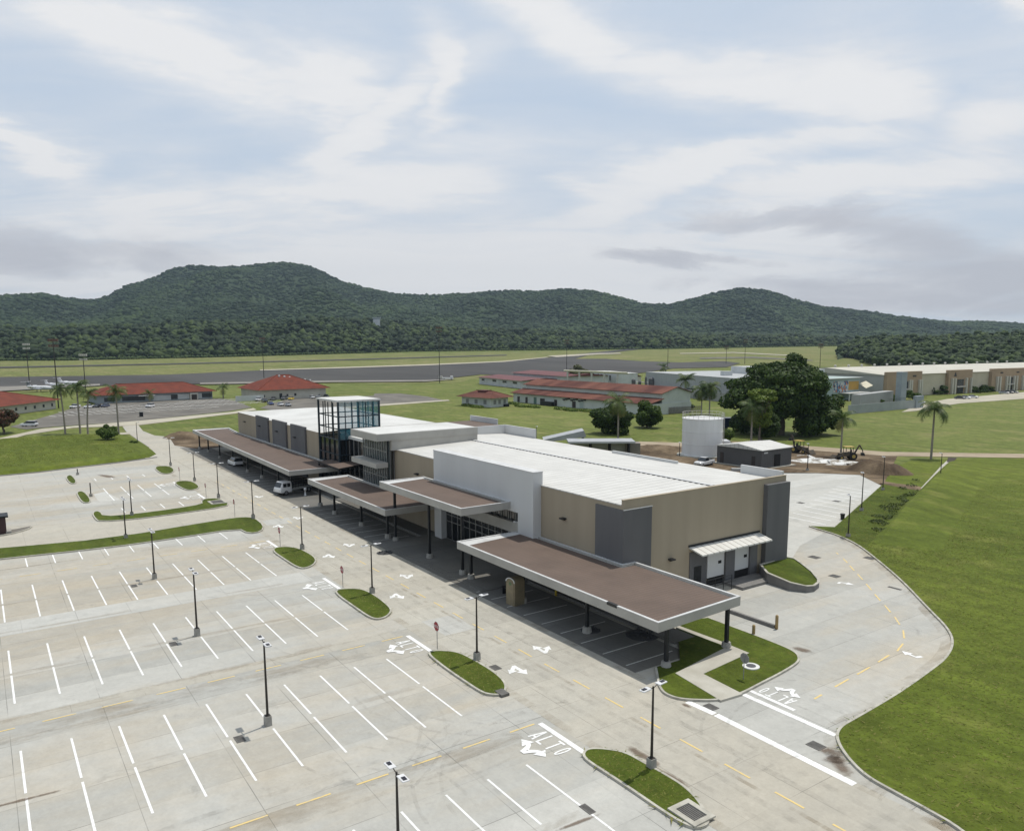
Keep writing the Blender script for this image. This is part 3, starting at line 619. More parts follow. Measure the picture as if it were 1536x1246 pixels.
aw = MB(); aw.hexa([(XE, 55.6, 4.28), (XE+1.75, 55.6, 3.86), (XE+1.75, 66.0, 3.86), (XE, 66.0, 4.28)], [(XE, 55.6, 4.42), (XE+1.75, 55.6, 4.0), (XE+1.75, 66.0, 4.0), (XE, 66.0, 4.42)])
aw = put(aw, 'dock_awning', stripes_mat('awning_sheet', (.62, .61, .57), (.55, .54, .50), 1, .85, .9, .5, (.30, .28, .25)))
put(MB().box(XE+.02, XE+.10, 55.5, 66.1, 4.44, 4.62), 'awning_flashing', DSTEEL, aw)
# wall lights
def wall_light(x, y, z, nx, ny, parent):
    mb = MB(); mb.box(x-.28 if ny else x, x+.28 if ny else x+nx*.5, y if ny else y-.28, y+ny*.5 if ny else y+.28, z, z+.14); mb.box(x-.1 if ny else x, x+.1 if ny else x+nx*.2, y if ny else y-.1, y+ny*.2 if ny else y+.1, z-.12, z+.0)
    put(mb, 'wall_light', LAMPD, parent)
for px in ((847, 778), (627, 711), (563+4, 700)): p = onY(*px, YF); wall_light(p.x, YF, p.z, 0, -1, wl)
p = onX(1005, 839, XE); wall_light(XE, p.y, p.z, 1, 0, wl)
# white entrance portal
PY = 46.0
pl_ = onY(650, 674.6, PY); pr_ = onY(799.8, 709.9, PY); PL, PR, PT = pl_.x, pr_.x, (pl_.z+pr_.z)/2
po = MB(); po.box(PL, PL+1.7, PY, YF+.9, 0, 6.3); po.box(PR-2.75, PR, PY, YF+.2, 0, 6.3); po.box(PL, PR, PY, YF+.2, 6.3, PT)
po.v = [v for v in po.v]; po = put(po, 'entrance_portal', WHITEP)
put(MB().box(PL-.04, PR+.04, PY-.04, YF+.24, PT+.002, PT+.07), 'portal_coping', COPE, po)
cw = put(MB().box(PL+1.7, PR-2.75, YF-.22, YF-.12, 0, 6.29), 'curtain_wall', DGLASS)
ml = MB(); n = 12; xa, xb = PL+1.7, PR-2.75
for i in range(n+1): x = xa+(xb-xa)*i/n; ml.box(x-.04, x+.04, YF-.30, YF-.221, 0, 3.88); ml.box(x-.04, x+.04, YF-.30, YF-.221, 5.05, 6.28)
for i in range(2*n): x = xa+(xb-xa)*(i+.5)/(2*n); ml.box(x-.025, x+.025, YF-.27, YF-.221, 5.05, 6.28)
for z in (.05, 2.3, 3.1, 3.8): ml.box(xa, xb, YF-.285, YF-.222, z, z+.07)
put(ml, 'mullion', MULL, cw); put(MB().box(xa, xb, YF-.75, YF-.225, 3.9, 5.03), 'entrance_beam', OFFW, cw)
ft = MB(); ft.obox((xb-.9, YF-.76), (1, 0), .22, .05, 5.06, 5.22); ft.obox((xb-.35, YF-.76), (1, 0), .22, .05, 5.1, 5.26); put(ft, 'light_fitting', COPE, cw)
# central entrance block
cf = MB(); cf.box(-105.1, -96.2, 44.0, 60.0, 10.9, 11.85); cf.box(-105.0, -96.3, 46.2, 60.0, 9.502, 10.898)
cb_ = put(cf, 'entrance_block', OFFW)
put(MB().box(-104.9, -96.4, 44.2, 59.8, 11.852, 11.9), 'entrance_block_roof', ROOFW2, cb_)
eg = put(MB().box(-105.0, -97.1, 45.9, 46.0, 0, 10.88), 'entrance_glazing', CLEAR)
put(MB().box(-104.9, -97.0, 46.4, 46.6, 0, 10.88), 'entrance_lining', M('glazed_lining', (.16, .155, .125), (.05, .05, .045), .9, .8, lo=.4, hi=.6, sxyz=(1, 1, .2)), eg)
ml = MB()
for i in range(11): x = -105+7.9*i/10; ml.box(x-.05, x+.05, 45.78, 45.899, 0, 10.88)
for z in (.1, 3.0, 5.6, 9.2): ml.box(-105, -97.1, 45.80, 45.898, z, z+.09)
for y in (46.2, 46.8): ml.box(-97.1, -96.98, y, y+.1, 0, 10.88)
put(ml, 'mullion', MULL, eg); put(MB().box(-97.098, -96.98, 45.8, 45.95, 0, 10.89), 'corner_post', DSTEEL, eg); put(MB().box(-97.06, -97.02, 45.96, 46.38, 0, 10.88), 'return_glass', CLEAR, eg)
put(MB().box(-105.1, -96.7, 44.0, 45.77, 7.15, 7.85), 'sun_shade', OFFW, eg)
bk = put(MB().box(-116.5, -104.27, 52, 71.3, 0, 10.55), 'rear_block', OFFW); put(MB().box(-116.3, -104.4, 52.2, 71.1, 10.552, 10.62), 'rear_block_roof', BROWN, bk)
put(MB().box(-116.5, -108.0, 71.1, 71.35, 10.55, 11.5), 'rear_block_parapet', WHITEP, bk)
# recessed dark glazed hall beside the lantern
hg = put(MB().box(-120, -105.1, 50.0, 50.2, 0, 8.55), 'hall_glazing', DGLASS); ml = MB()
for i in range(9): x = -120+14.9*i/8; ml.box(x-.05, x+.05, 49.88, 49.999, 0, 8.55)
for z in (2.6, 5.6): ml.box(-120, -105.1, 49.9, 49.998, z, z+.1)
put(ml, 'mullion', MULL, hg); put(MB().box(-120, -116.51, 49.8, 71, 8.552, 9.0), 'hall_roof', ROOFW2, hg); put(MB().box(-116.5, -105.0, 49.8, 51.9, 8.552, 9.0), 'hall_roof', ROOFW2, hg)
# glass lantern
TX0, TX1, TY0, TY1, TZ = -128.75, -120.0, 48.2, 55.4, 14.6
lt = MB()
for x, y in ((TX0, TY0), (TX1, TY0), (TX1, TY1), (TX0, TY1)): lt.box(x-.14, x+.14, y-.14, y+.14, 0, TZ)
for i in range(1, 4):
    x = TX0+(TX1-TX0)*i/4
    for y in (TY0, TY1): lt.box(x-.07, x+.07, y-.07, y+.07, 0, TZ-.2)
for i in range(1, 6):
    y = TY0+(TY1-TY0)*i/6
    for x in (TX0, TX1): lt.box(x-.07, x+.07, y-.07, y+.07, 0, TZ-.2)
for z in (3.2, 5.8, 8.3, 10.1, 12.1):
    for y in (TY0, TY1): lt.box(TX0+.14, TX1-.14, y-.08, y+.08, z, z+.16)
    for x in (TX0, TX1): lt.box(x-.08, x+.08, TY0+.14, TY1-.14, z, z+.16)
NAVY = M('blue_black_steel', (.018, .032, .045), (.026, .042, .056), 2, .45, .3)
lt = put(lt, 'lantern_frame', NAVY)
put(MB().box(TX0-.25, TX1+.25, TY0-.25, TY1+.25, TZ+.002, TZ+.28), 'lantern_roof', ROOFW2, lt)
gl = MB(); gl.box(TX1-.02, TX1+.02, TY0+.16, TY1-.16, 8.5, TZ-.05); gl.box(TX0+.16, TX1-.16, TY1-.02, TY1+.02, 8.5, TZ-.05); put(gl, 'lantern_glass', TEAL, lt)
gl = MB(); gl.box(TX0+.16, TX1-.16, TY0+.10, TY0+.14, 0, 8.28); gl.box(TX1-.14, TX1-.10, TY0+.16, TY1-.16, 0, 8.28); put(gl, 'lantern_glass', DGLASS, lt)
# left wing
WY = 48.5
lwg = put(MB().box(-180.2, TX0-.16, WY, 73, 0, 8.75), 'wall', BEIGE)
rf = MB(); a, b, c, d = (-180.3, WY-.1, 8.752), (-120.1, WY-.1, 8.752), (-120.1, 73.1, 8.752), (-180.3, 73.1, 8.752); r0, r1 = (-170, 60.5, 9.75), (-120.1, 60.5, 9.75)
b2, c2 = (TX0-.2, WY-.1, 8.752), (TX0-.2, 60.5, 9.75)
rf.poly([a, b2, c2, r0]); rf.poly([(TX0-.2, 60.5, 9.75), (TX0-.2, TY1+.2, 9.32), (-120.1, TY1+.2, 9.32), r1]); rf.poly([d, a, r0]); rf.poly([r0, r1, c, d]); put(rf, 'roof', ROOFW2)
put(MB().box(-180.2, -116.52, TY1+.3, 73, 8.5, 8.74), 'roof_edge', ROOFW2)
for xa_, xb_ in ((-165.6, -157.6), (-154.6, -146.5), (-143.7, -136.0)): put(MB().box(xa_, xb_, WY-.35, WY+.05, 0, 9.15), 'facade_panel', GREYP)
for px, yy in (((368, 632.5), WY), ((390, 639), WY-.35), ((416, 647), WY-.35), ((443, 656), WY-.35)): p = onY(*px, yy); wall_light(p.x, yy, p.z, 0, -1, lwg)
# canopies
def canopy(outer, zt, zb, posts, name='canopy', fl=.5, lflash=1.5):
    """outer: outline seen from above (counter-clockwise); posts: ground points"""
    pts = [Vector((p[0], p[1], 0)) for p in outer]; a = sum(pts[i].x*pts[(i+1) % len(pts)].y-pts[(i+1) % len(pts)].x*pts[i].y for i in range(len(pts)))
    if a < 0: pts = pts[::-1]
    L = len(pts); i0 = min(range(L), key=lambda k: pts[k].x+pts[k].y); i1, i3 = (i0+1) % L, (i0-1) % L
    def inset(w):
        out = []
        for i in range(L):
            p0, p, p1 = pts[i-1], pts[i], pts[(i+1) % L]; d0 = (p-p0).normalized(); d1 = (p1-p).normalized(); n0 = Vector((-d0.y, d0.x, 0)); n1 = Vector((-d1.y, d1.x, 0))
            bis = (n0+n1); k = w/max(.2, (1+n0.dot(n1))); out.append(p+bis*k)
        return out
    mb = MB(); I = inset(.18); I2 = inset(fl)
    for i in range(L):
        j = (i+1) % L; mb.hexa([(*pts[i].xy, zb), (*pts[j].xy, zb), (*I[j].xy, zb), (*I[i].xy, zb)], [(*pts[i].xy, zt), (*pts[j].xy, zt), (*I[j].xy, zt), (*I[i].xy, zt)])
    c = put(mb, name, OFFW)
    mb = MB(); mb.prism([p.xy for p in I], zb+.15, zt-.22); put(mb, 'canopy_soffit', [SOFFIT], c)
    mb = MB(); mb.prism([p.xy for p in I2], zt-.218, zt-.10); put(mb, 'canopy_deck', BROWN, c)
    mb = MB(); O = inset(-.015); I3 = inset(.20)
    for i in range(L):
        j = (i+1) % L; mb.hexa([(*O[i].xy, zt+.002), (*O[j].xy, zt+.002), (*I3[j].xy, zt+.002), (*I3[i].xy, zt+.002)], [(*O[i].xy, zt+.05), (*O[j].xy, zt+.05), (*I3[j].xy, zt+.05), (*I3[i].xy, zt+.05)])
        mb.poly([(*I[i].xy, zt-.215), (*I[j].xy, zt-.215), (*I2[j].xy, zt-.19), (*I2[i].xy, zt-.19)])
    put(mb, 'canopy_coping', COPE, c)
    if lflash:
        o0, o3 = I[i0], I[i3]; dd = (I[i1]-o0).normalized(); q = MB(); zq = zt-.08; q.hexa([(*o0.xy, zq-.1), (*(o0+dd*lflash).xy, zq-.1), (*(o3+dd*lflash*.35).xy, zq-.1), (*o3.xy, zq-.1)], [(*o0.xy, zq+.06), (*(o0+dd*lflash).xy, zq), (*(o3+dd*lflash*.35).xy, zq), (*o3.xy, zq+.06)]); put(q, 'sunlit_end_flashing', COPE, c)  # white flashing wedge; its width paints in sunlit glare at the left end
    for p in posts:
        put(MB().box(p[0]-.13, p[0]+.13, p[1]-.13, p[1]+.13, .5, zb+.14), 'post', DSTEEL, c)
        q = MB(); q.hexa([(p[0]+.42*math.cos(t), p[1]+.42*math.sin(t), 0) for t in [math.pi*k/4 for k in range(8)]], [(p[0]+.34*math.cos(t), p[1]+.34*math.sin(t), .52) for t in [math.pi*k/4 for k in range(8)]]); put(q, 'post_footing', CBASE, c)
    return c
g1 = G(683.7, 812.4, 4.2); g2 = G(989.5, 933.8, 4.2); g3 = G(1108.8, 896, 4.2); y1 = (g1.y+g2.y)/2
canopy([(g1.x, y1), (g2.x, y1), (g3.x-.1, 48.3), (XE+.18, 48.3), (XE+.18, YF-.17), (g1.x, YF-.17)], 4.2, 3.48, [G(998.8, 1001), (-39.1, 47.4), (-48.05, 40.55), (-57.3, 40.55), (-66.4, 40.45)])
h1 = G(571, 722, 7.25); h2 = G(689, 763.5, 7.25); yy = (h1.y+h2.y)/2
canopy([(h1.x, yy), (h2.x, yy), (h2.x, PY-.02), (h1.x, PY-.02)], 7.25, 6.5, [(-85.0, 41.0), (-75.75, 40.7), (-68.2, 40.5)])
k1 = G(461.5, 718.3, 4.2); k2 = G(577.5, 765.3, 4.2)
canopy([(k1.x, k1.y), (k2.x, k2.y), (k2.x, YF-.12), (-97.0, YF-.12), (-97.0, 45.7), (k1.x, 45.7)], 4.2, 3.48, [(-110.3, 41.0), (-103.9, 40.7), (-95.0, 40.9), (-87.0, 40.9)])
m1 = G(288.75, 644.7, 4.2); m2 = G(433.3, 706.9, 4.2)
canopy([(m1.x, m1.y), (m2.x, m2.y), (m2.x+.1, WY-.4), (-179, WY-.4), (m1.x, WY+.6)], 4.2, 3.48, [(-188, 41.6), (-181.5, 42.0), (-170.5, 41.7), (-160.7, 41.8), (-148.6, 41.3), (-140.3, 41.5), (-130.5, 41.3), (-123.5, 41.2), (-188, 47.6)])
ec = [G(x, y, 4.75) for x, y in ((476.6, 691.8), (508.3, 703.2), (542.7, 696.5), (510.4, 687.6))]
e_ = MB(); e_.prism([p.xy for p in ec], 4.5, 4.76, 0); e_ = put(e_, 'link_canopy', DSTEEL); q = MB(); cen = sum(ec, Vector())/4; q.prism([(p*.985+cen*.015).xy for p in ec], 4.762, 4.80); put(q, 'canopy_deck', BROWN, e_)
for p in (ec[0]*.94+cen*.06, ec[1]*.94+cen*.06): put(MB().box(p.x-.1, p.x+.1, p.y-.1, p.y+.1, 0, 4.49), 'post', DSTEEL, e_)
q_ = [g2+(g1-g2)*f for f in (.155, .195)]; put(MB().hexa([(q_[1].x, y1-.03, 4.05), (q_[0].x, y1-.03, 4.05), (q_[0].x, y1+.22, 4.05), (q_[1].x, y1+.22, 4.05)], [(q_[1].x, y1-.03, 4.27), (q_[0].x, y1-.03, 4.27), (q_[0].x, y1+.22, 4.27), (q_[1].x, y1+.22, 4.27)]), 'coping_gap', LAMPD)
# pavement along the front, wheel stops
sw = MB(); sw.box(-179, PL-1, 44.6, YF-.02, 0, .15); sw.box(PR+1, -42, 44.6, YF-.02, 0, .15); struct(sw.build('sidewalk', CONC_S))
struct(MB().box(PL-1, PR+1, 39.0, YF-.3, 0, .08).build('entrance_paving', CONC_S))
# grassed retaining wedge beside the dock
W = [Vector((XE+.6, 65.6, 0)), *[G(x, y, z) for x, y, z in ((1150, 860, 1.0), (1185, 874, .8), (1210, 879, .65), (1222, 878, .6), (1229, 873, .55), (1229, 868, .55), (1219, 857, .6), (1205, 846, .75), (1192, 838, .9))], Vector((XE+.1, 70.4, 0))]
zt_ = [1.15, 1.05, .8, .62, .55, .5, .5, .6, .75, .95, 1.1]
wm = MB(); L = len(W); A_ = ribbon(W, .22, 0, True)[0]
for i in range(L):
    j = (i+1) % L; wm.hexa([(*W[i].xy, 0), (*W[j].xy, 0), (*A_[j].xy, 0), (*A_[i].xy, 0)], [(*W[i].xy, zt_[i]), (*W[j].xy, zt_[j]), (*A_[j].xy, zt_[j]), (*A_[i].xy, zt_[i])])
wt_ = tag(wm.build('retaining_wall', CONDARK), 'curved low dark retaining wall holding a grass wedge beside the loading dock', 'retaining wall')
cp = MB(); O_ = ribbon(W, 0, .03, True)[1]
for i in range(L):
    j = (i+1) % L; cp.hexa([(*O_[i].xy, zt_[i]+.002), (*O_[j].xy, zt_[j]+.002), (*A_[j].xy, zt_[j]+.002), (*A_[i].xy, zt_[i]+.002)], [(*O_[i].xy, zt_[i]+.07), (*O_[j].xy, zt_[j]+.07), (*A_[j].xy, zt_[j]+.07), (*A_[i].xy, zt_[i]+.07)])
cp.build('wall_coping', KERB, wt_)
gw = MB(); cx = sum((Vector((p.x, p.y, z-.03)) for p, z in zip(A_, zt_)), Vector())/L
for i in range(L): j = (i+1) % L; gw.poly([(*A_[i].xy, zt_[i]-.03), (*A_[j].xy, zt_[j]-.03), tuple(cx)])
struct(tri_clean(gw.build('grass_wedge', GR_TURF)))
# ================================================================ other buildings
REDR = stripes_mat('red_metal_roof', (.170, .050, .033), (.110, .038, .028), 0, .8, .45, .9)
REDR.node_tree.nodes['Principled BSDF'].inputs['Specular IOR Level'].default_value = .08
MAROON = M('maroon_roof', (.125, .032, .030), (.095, .026, .024), .2, .6)
RUSTR = M('rusty_red_roof', (.165, .075, .055), (.085, .038, .032), .16, .95, sxyz=(1, .3, 1), spec=.08)
CREAM = M('cream_wall', (.52, .50, .43), (.45, .43, .37), .3, .85); PALEW = M('pale_green_wall', (.52, .55, .51), (.45, .475, .44), .3, .85)
BLUEG = M('blue_grey_wall', (.30, .335, .35), (.26, .29, .305), .3, .8); WHITEW = M('white_wall', (.55, .56, .55), (.47, .48, .47), .3, .8)
WIN = M('dark_window', (.020, .024, .028), (.035, .04, .045), .8, .25, spec=.5); DOORB = M('dark_door', (.05, .040, .036), (.035, .03, .028), 1, .7)
GUTTER = M('pale_gutter', (.50, .48, .44), None, 1, .7)
def rel(root, pts): b = root.location; return [Vector(p)-b for p in pts]
def quad_building(name, label, cat, c, a, b, hw, hr, roofm, wallm, kind='hip', over=.8, group=None, ridge_in=None, win=(), bdepth=None, wz=(1.0, 2.2), winm=None):
    """c: near corner, a: other end of the front wall, b: far end of the side wall (world points on the ground)"""
    c, a = Vector(c), Vector(a); z0 = zg(c); u = (a-c); u.z = 0; lu = u.length; u.normalize(); w = Vector((-u.y, u.x, 0))
    if w.dot(F2) < 0: w = -w
    lw = bdepth if bdepth else abs((Vector(b)-c).dot(w))
    t = thing(name, label, cat, (c.x, c.y, z0), math.atan2(u.y, u.x), group); s = 1 if Vector((-u.y, u.x, 0)).dot(w) > 0 else -1
    Y = lambda v: s*v
    mb = MB(); mb.box(0, lu, Y(0), Y(lw), 0, hw); wall = mb.build('wall', wallm, t)
    mb = MB(); e = over; h0 = hw-.02; A, B, C_, D = (-e, Y(-e), h0), (lu+e, Y(-e), h0), (lu+e, Y(lw+e), h0), (-e, Y(lw+e), h0)
    ri = ridge_in if ridge_in is not None else min(lu, lw)/2
    if kind == 'hip':
        if lu >= lw: r0, r1 = (ri, Y(lw/2), hw+hr), (lu-ri, Y(lw/2), hw+hr)
        else: r0, r1 = (lu/2, Y(ri), hw+hr), (lu/2, Y(lw-ri), hw+hr)
        if lu >= lw: fs = [(A, B, r1, r0), (B, C_, r1), (C_, D, r0, r1), (D, A, r0)]
        else: fs = [(A, B, r0), (B, C_, r1, r0), (C_, D, r1), (D, A, r0, r1)]
    elif kind == 'gable':
        r0, r1 = (-e, Y(lw/2), hw+hr), (lu+e, Y(lw/2), hw+hr); fs = [(A, B, r1, r0), (C_, D, r0, r1), (B, C_, r1), (D, A, r0)]
    else: fs = [(A, B, C_, D)]
    for f in fs: mb.poly(f if s > 0 else f[::-1])
    mb.poly([A, D, C_, B] if s > 0 else [B, C_, D, A]); roof = tri_clean(mb.build('roof', roofm, t))
    if kind == 'hip':
        q = MB()
        for p, r in ((A, r0), (B, r1 if lu >= lw else r0)): q.tube(Vector(p)+Vector((0, 0, .06)), Vector(r)+Vector((0, 0, .06)), .13, n=5)
        q.tube(Vector(r0)+Vector((0, 0, .06)), Vector(r1)+Vector((0, 0, .06)), .15, n=5); q.build('ridge_cap', roofm if not isinstance(roofm, str) else MATS[roofm], roof)
    for side, pos, wd, *rest in win:
        z0_, z1_ = rest if len(rest) == 2 else wz
        q = MB()
        if side == 'f': q.box(pos*lu-wd/2, pos*lu+wd/2, Y(-.06), Y(-.002), z0_, z1_)
        elif side == 'r': q.box(lu+.002, lu+.06, Y(pos*lw)-wd/2, Y(pos*lw)+wd/2, z0_, z1_)
        else: q.box(-.06, -.002, Y(pos*lw)-wd/2, Y(pos*lw)+wd/2, z0_, z1_)
        q.build('door' if z0_ < .3 else 'window', (winm or WIN), t)
    return t, lu, lw, s
# red-roofed buildings beside the apron
quad_building('red_roofed_building', 'cream building under a broad red hip roof, cut off by the left edge', 'building', F(-150, 645), F(84, 612.8), None, 3.4, 4.6, REDR, CREAM, 'hip', 1.5, bdepth=30, win=[('f', q, 1.1, 1.1, 2.2) for q in (.55, .62, .69, .76, .83, .90, .97)])
t, lu, lw, s = quad_building('red_roofed_building', 'white and blue-grey building with a long bright red hip roof behind the car park', 'building', F(146, 605.5), F(319, 597.6), None, 3.4, 3.9, REDR, BLUEG, 'hip', 1.6, bdepth=19, ridge_in=9.5, win=[('f', .62, 6, .5, 2.5), ('f', .93, 6, .7, 2.5), ('f', .3, 9, .6, 2.4), ('f', .82, 3, 2.0, 2.6), ('f', .74, 3, 2.0, 2.6), ('f', .10, 4, .6, 2.3)])
q = MB(); q.box(lu*.68, lu*.90, -.12, -.07, .4, 2.6); q.build('white_facing', WHITEW, t)
q = MB(); q.box(lu*.46, lu*.62, -.12, -.07, .2, 2.4); q.build('white_facing', WHITEW, t)
q = MB(); q.box(lu*.785, lu*.855, -1.6, -.125, 0, 2.9); q.build('porch', CREAM, t); q = MB(); q.box(lu*.795, lu*.845, -1.63, -1.602, 0, 2.3); q.build('porch_door', DOORB, t)
q = MB(); q.box(lu*.33, lu*.47, -3, -.07, 2.5, 2.7); q.build('entrance_hood', GUTTER, t)
t, lu, lw, s = quad_building('red_roofed_building', 'square cream hall with a tall red hip roof dotted with pale roof vents', 'building', F(391, 600.2), F(489, 595.7), None, 4.3, 5.8, REDR, CREAM, 'hip', 1.6, bdepth=26, ridge_in=12, win=[('f', .30, 1.2, .4, 2.6), ('f', .40, .8, 1.2, 2.2), ('f', .52, 1.0, 1.3, 2.4), ('f', .05, .9, 1.0, 2.2)])
for k in range(7):
    q = MB(); q.lathe([(.28, 0), (.28, .5), (.55, .55), (.45, .95), (.1, 1.05)], 8, (lu*.42+k*2.4, lw*.42, 4.3+4.8-k*.4)); q.build('roof_vent', COPE, t)
q = MB(); q.box(-11, 1.0, -1.5, -1.3, 0, 2.3); q.build('screen_wall', WHITEW, t)
t, lu, lw, s = quad_building('small_pavilion', 'small square white pavilion with a red hip roof and little roof cap on the lawn', 'pavilion', F(736.6, 611.2), F(762, 609), F(703, 607), 3.6, 2.2, RUSTR, PALEW, 'hip', 1.7, ridge_in=3.4, win=[('l', .2, 1.6, 1.1, 2.7), ('l', .5, 1.6, 1.1, 2.7), ('l', .8, 1.6, 1.1, 2.7), ('f', .22, 1.4, 1.1, 2.7), ('f', .5, 1.3, 1.1, 2.7), ('f', .8, 1.2, 1.1, 2.7)], winm=M('grey_louvre', (.22, .23, .215), (.18, .19, .18), 2, .7))
q = MB(); q.box(lu/2-1.6, lu/2+1.6, lw/2-2.2, lw/2+2.2, 5.3, 6.1); q.build('roof_cap', MAROON, t)
q = MB(); q.box(lu*.72, lu*.98, -.9, -.1, 0, .95); q.build('service_cabinet', DSTEEL, t)
# long two-tier shed
c, a = F(770, 602.3), F(975, 623); u = (a-c).normalized(); t = thing('long_shed', 'long pale shed with two tiers of rusty red roof and dark doors', 'shed', c, math.atan2(u.y, u.x)); lu = (a-c).length
mb = MB(); mb.box(0, lu, 0, 20, 0, 3.7); mb.box(.5, lu-.5, 6.0, 20, 3.7, 7.0); mb.poly([(lu-.5, 6, 7), (lu-.5, 20, 7), (lu-.5, 13, 8.9)]); wall = mb.build('wall', PALEW, t)
mb = MB(); mb.hexa([(-1, -1, 3.62), (lu+.6, -1, 3.62), (lu+.6, 5.98, 5.22), (-1, 5.98, 5.22)], [(-1, -1, 3.8), (lu+.6, -1, 3.8), (lu+.6, 5.98, 5.4), (-1, 5.98, 5.4)])
mb.hexa([(-.6, 5.2, 6.85), (lu+.2, 5.2, 6.85), (lu+.2, 13, 8.95), (-.6, 13, 8.95)], [(-.6, 5.2, 7.0), (lu+.2, 5.2, 7.0), (lu+.2, 13, 9.1), (-.6, 13, 9.1)]); mb.hexa([(-.6, 13.002, 8.95), (lu+.2, 13.002, 8.95), (lu+.2, 20.8, 6.85), (-.6, 20.8, 6.85)], [(-.6, 13.002, 9.1), (lu+.2, 13.002, 9.1), (lu+.2, 20.8, 7.0), (-.6, 20.8, 7.0)]); mb.build('roof', RUSTR, t)
for px, w_, h_, m_ in ((778, 1.6, 2.4, DOORB), (790, 1.5, 2.4, DOORB), (803, 1.8, 2.6, M('green_door', (.10, .17, .14), None, 1, .6)), (814, 3.0, 2.4, DOORB), (826, 1.8, 1.5, DOORB), (834, 1.7, 2.4, DOORB), (861.5, 2.0, 2.4, DOORB), (873, 2.2, 2.6, M('pale_blue_door', (.36, .42, .40), None, 1, .6))):
    p = F(px, 602.3+(px-770)*.1); x = (p-c).dot(u); q = MB(); q.box(x-w_/2, x+w_/2, -.07, -.003, .1, h_); q.build('door', m_, t)
q = MB()
for k in range(9):
    x = lu*.42+k*1.5; q.box(x, x+.9, -.55, -.08, 2.5+.25*(k % 3), 3.0+.25*(k % 3))
q.build('wall_pipes', LAMPD, t)
q = MB(); q.box(lu*.27, lu*.36, -2.2, -.9, 0, 1.6); q.build('dark_unit', DSTEEL, t)
# pipe rack behind the shed
t = thing('pipe_rack', 'long cream pipe bridge on short legs running behind the red-roofed shed', 'pipe rack', F(858, 588)); p0, p1 = F(846, 583), F(940, 589); b = Vector(t.location); d = p1-p0
mb = MB(); mb.tube(p0-b+Vector((0, 0, 9.6)), p1-b+Vector((0, 0, 9.6)), .42, n=8); mb.tube(p0-b+Vector((.4, 1, 9.2)), p1-b+Vector((.4, 1, 9.2)), .25, n=8); mb.build('pipe', M('cream_pipe', (.58, .54, .42), None, 1, .5), t)
for k in range(5): q = MB(); f = p0+d*(k+.3)/5-b; q.box(f.x-.35, f.x+.35, f.y-.35, f.y+.35, f.z, 9.2); q.build('leg', GUTTER, t)
# far white maroon-roofed halls at the apron
quad_building('maroon_roofed_hall', 'white hall with a low maroon roof and dark window strips behind the pavilion', 'building', F(719, 575.8), F(783, 583), None, 4.2, 1.2, MAROON, WHITEW, 'gable', 1.4, bdepth=26, win=[('f', .1, 4, 2.2, 3.4), ('f', .38, 5, 2.2, 3.4), ('f', .62, 5, 2.2, 3.4), ('f', .85, 5, 2.2, 3.4)])
quad_building('maroon_roofed_hall', 'taller white maroon-roofed hall with a pale gable edge, above the long shed', 'building', F(770, 575), F(850, 583), None, 6.5, 1.3, MAROON, WHITEW, 'gable', 1.4, bdepth=26, win=[('f', .55, 4, .2, 4.2), ('f', .85, 3, 1.0, 3)])
q1, *_ = quad_building('white_flat_block', 'low white flat-roofed block with black arched openings left of the grey warehouse', 'building', F(886, 576), F(926, 581), None, 7.6, .2, GUTTER, WHITEW, 'flat', .3, bdepth=12, win=[('f', .10, 3.0, 3.2, 6.4), ('f', .30, 1.6, 3.2, 6.4), ('f', .42, 1.6, 3.2, 6.4), ('f', .74, 2.0, 3.2, 6.0)])
quad_building('plant_shed', 'dark flat-topped machinery shed on the apron behind the white block with arches', 'shed', F(887, 566), F(908, 568.5), None, 4.4, .2, DSTEEL, WHITEW, 'flat', .5, bdepth=10)
quad_building('small_red_roof_hut', 'tiny hut with a faded red roof at the apron behind the white block with arches', 'hut', F(930, 571), F(944, 573), None, 3.2, 1.4, RUSTR, CREAM, 'gable', .5, bdepth=8)
t = thing('tank_skid', 'cluster of dark vertical vessels and pipes beside the pipe rack', 'plant equipment', F(950, 588)); mb = MB(); frame_cols = []
for x, y, r, h in ((0, 0, 1.0, 6), (3, 1, .8, 5), (6, -.5, .5, 7), (12, 0, .5, 7), (15, .5, 1.2, 6.5), (18, 0, 1.0, 8), (9, 2, 1.6, 6.5)): mb.lathe([(r, 0), (r, h), (r*.5, h+.5)], 10, (x*F2.y, -x*F2.x, 0) if 0 else (x*R2.x, x*R2.y, 0))
mb.build('vessel', M('dark_vessel', (.07, .07, .075), (.12, .12, .12), .5, .6), t); q = MB(); q.tube((0, 0, 5), (R2.x*18, R2.y*18, 4), .25); q.tube((0, 0, 3), (R2.x*15, R2.y*15, 3), .2); q.build('pipe', GUTTER, t)
# grey warehouse
t, lu, lw, s = quad_building('grey_warehouse', 'large blue-grey corrugated warehouse with a pale flat roof left of the big dark tree', 'warehouse', F(968, 586.6), F(1112, 604), None, 9.6, .3, ROOFW2, stripes_mat('corrugated_grey', (.36, .37, .37), (.31, .32, .32), 0, 1.6, .6, .6), 'flat', .15, bdepth=42)
q = MB(); q.box(lu*.35, lu*.98, 30, 41, 9.6, 12.8); q.box(lu*.62, lu*.66, 10, 14, 9.6, 11.5); rb = q.build('roof_block', WHITEW, t); q = MB(); q.box(lu*.50, lu*.64, 29.9, 29.98, 10.2, 12.0); q.build('roof_block_opening', WIN, rb)
q = MB(); q.box(-1, lu*1.02, -5.2, -5.0, 0, 3.6); q.build('yard_wall', M('grey_wall', (.30, .30, .29), (.25, .25, .245), .2, .85), t)
q = MB(); q.box(lu*.48, lu*.58, -.08, -.01, .3, 3.8); q.build('door', WIN, t)
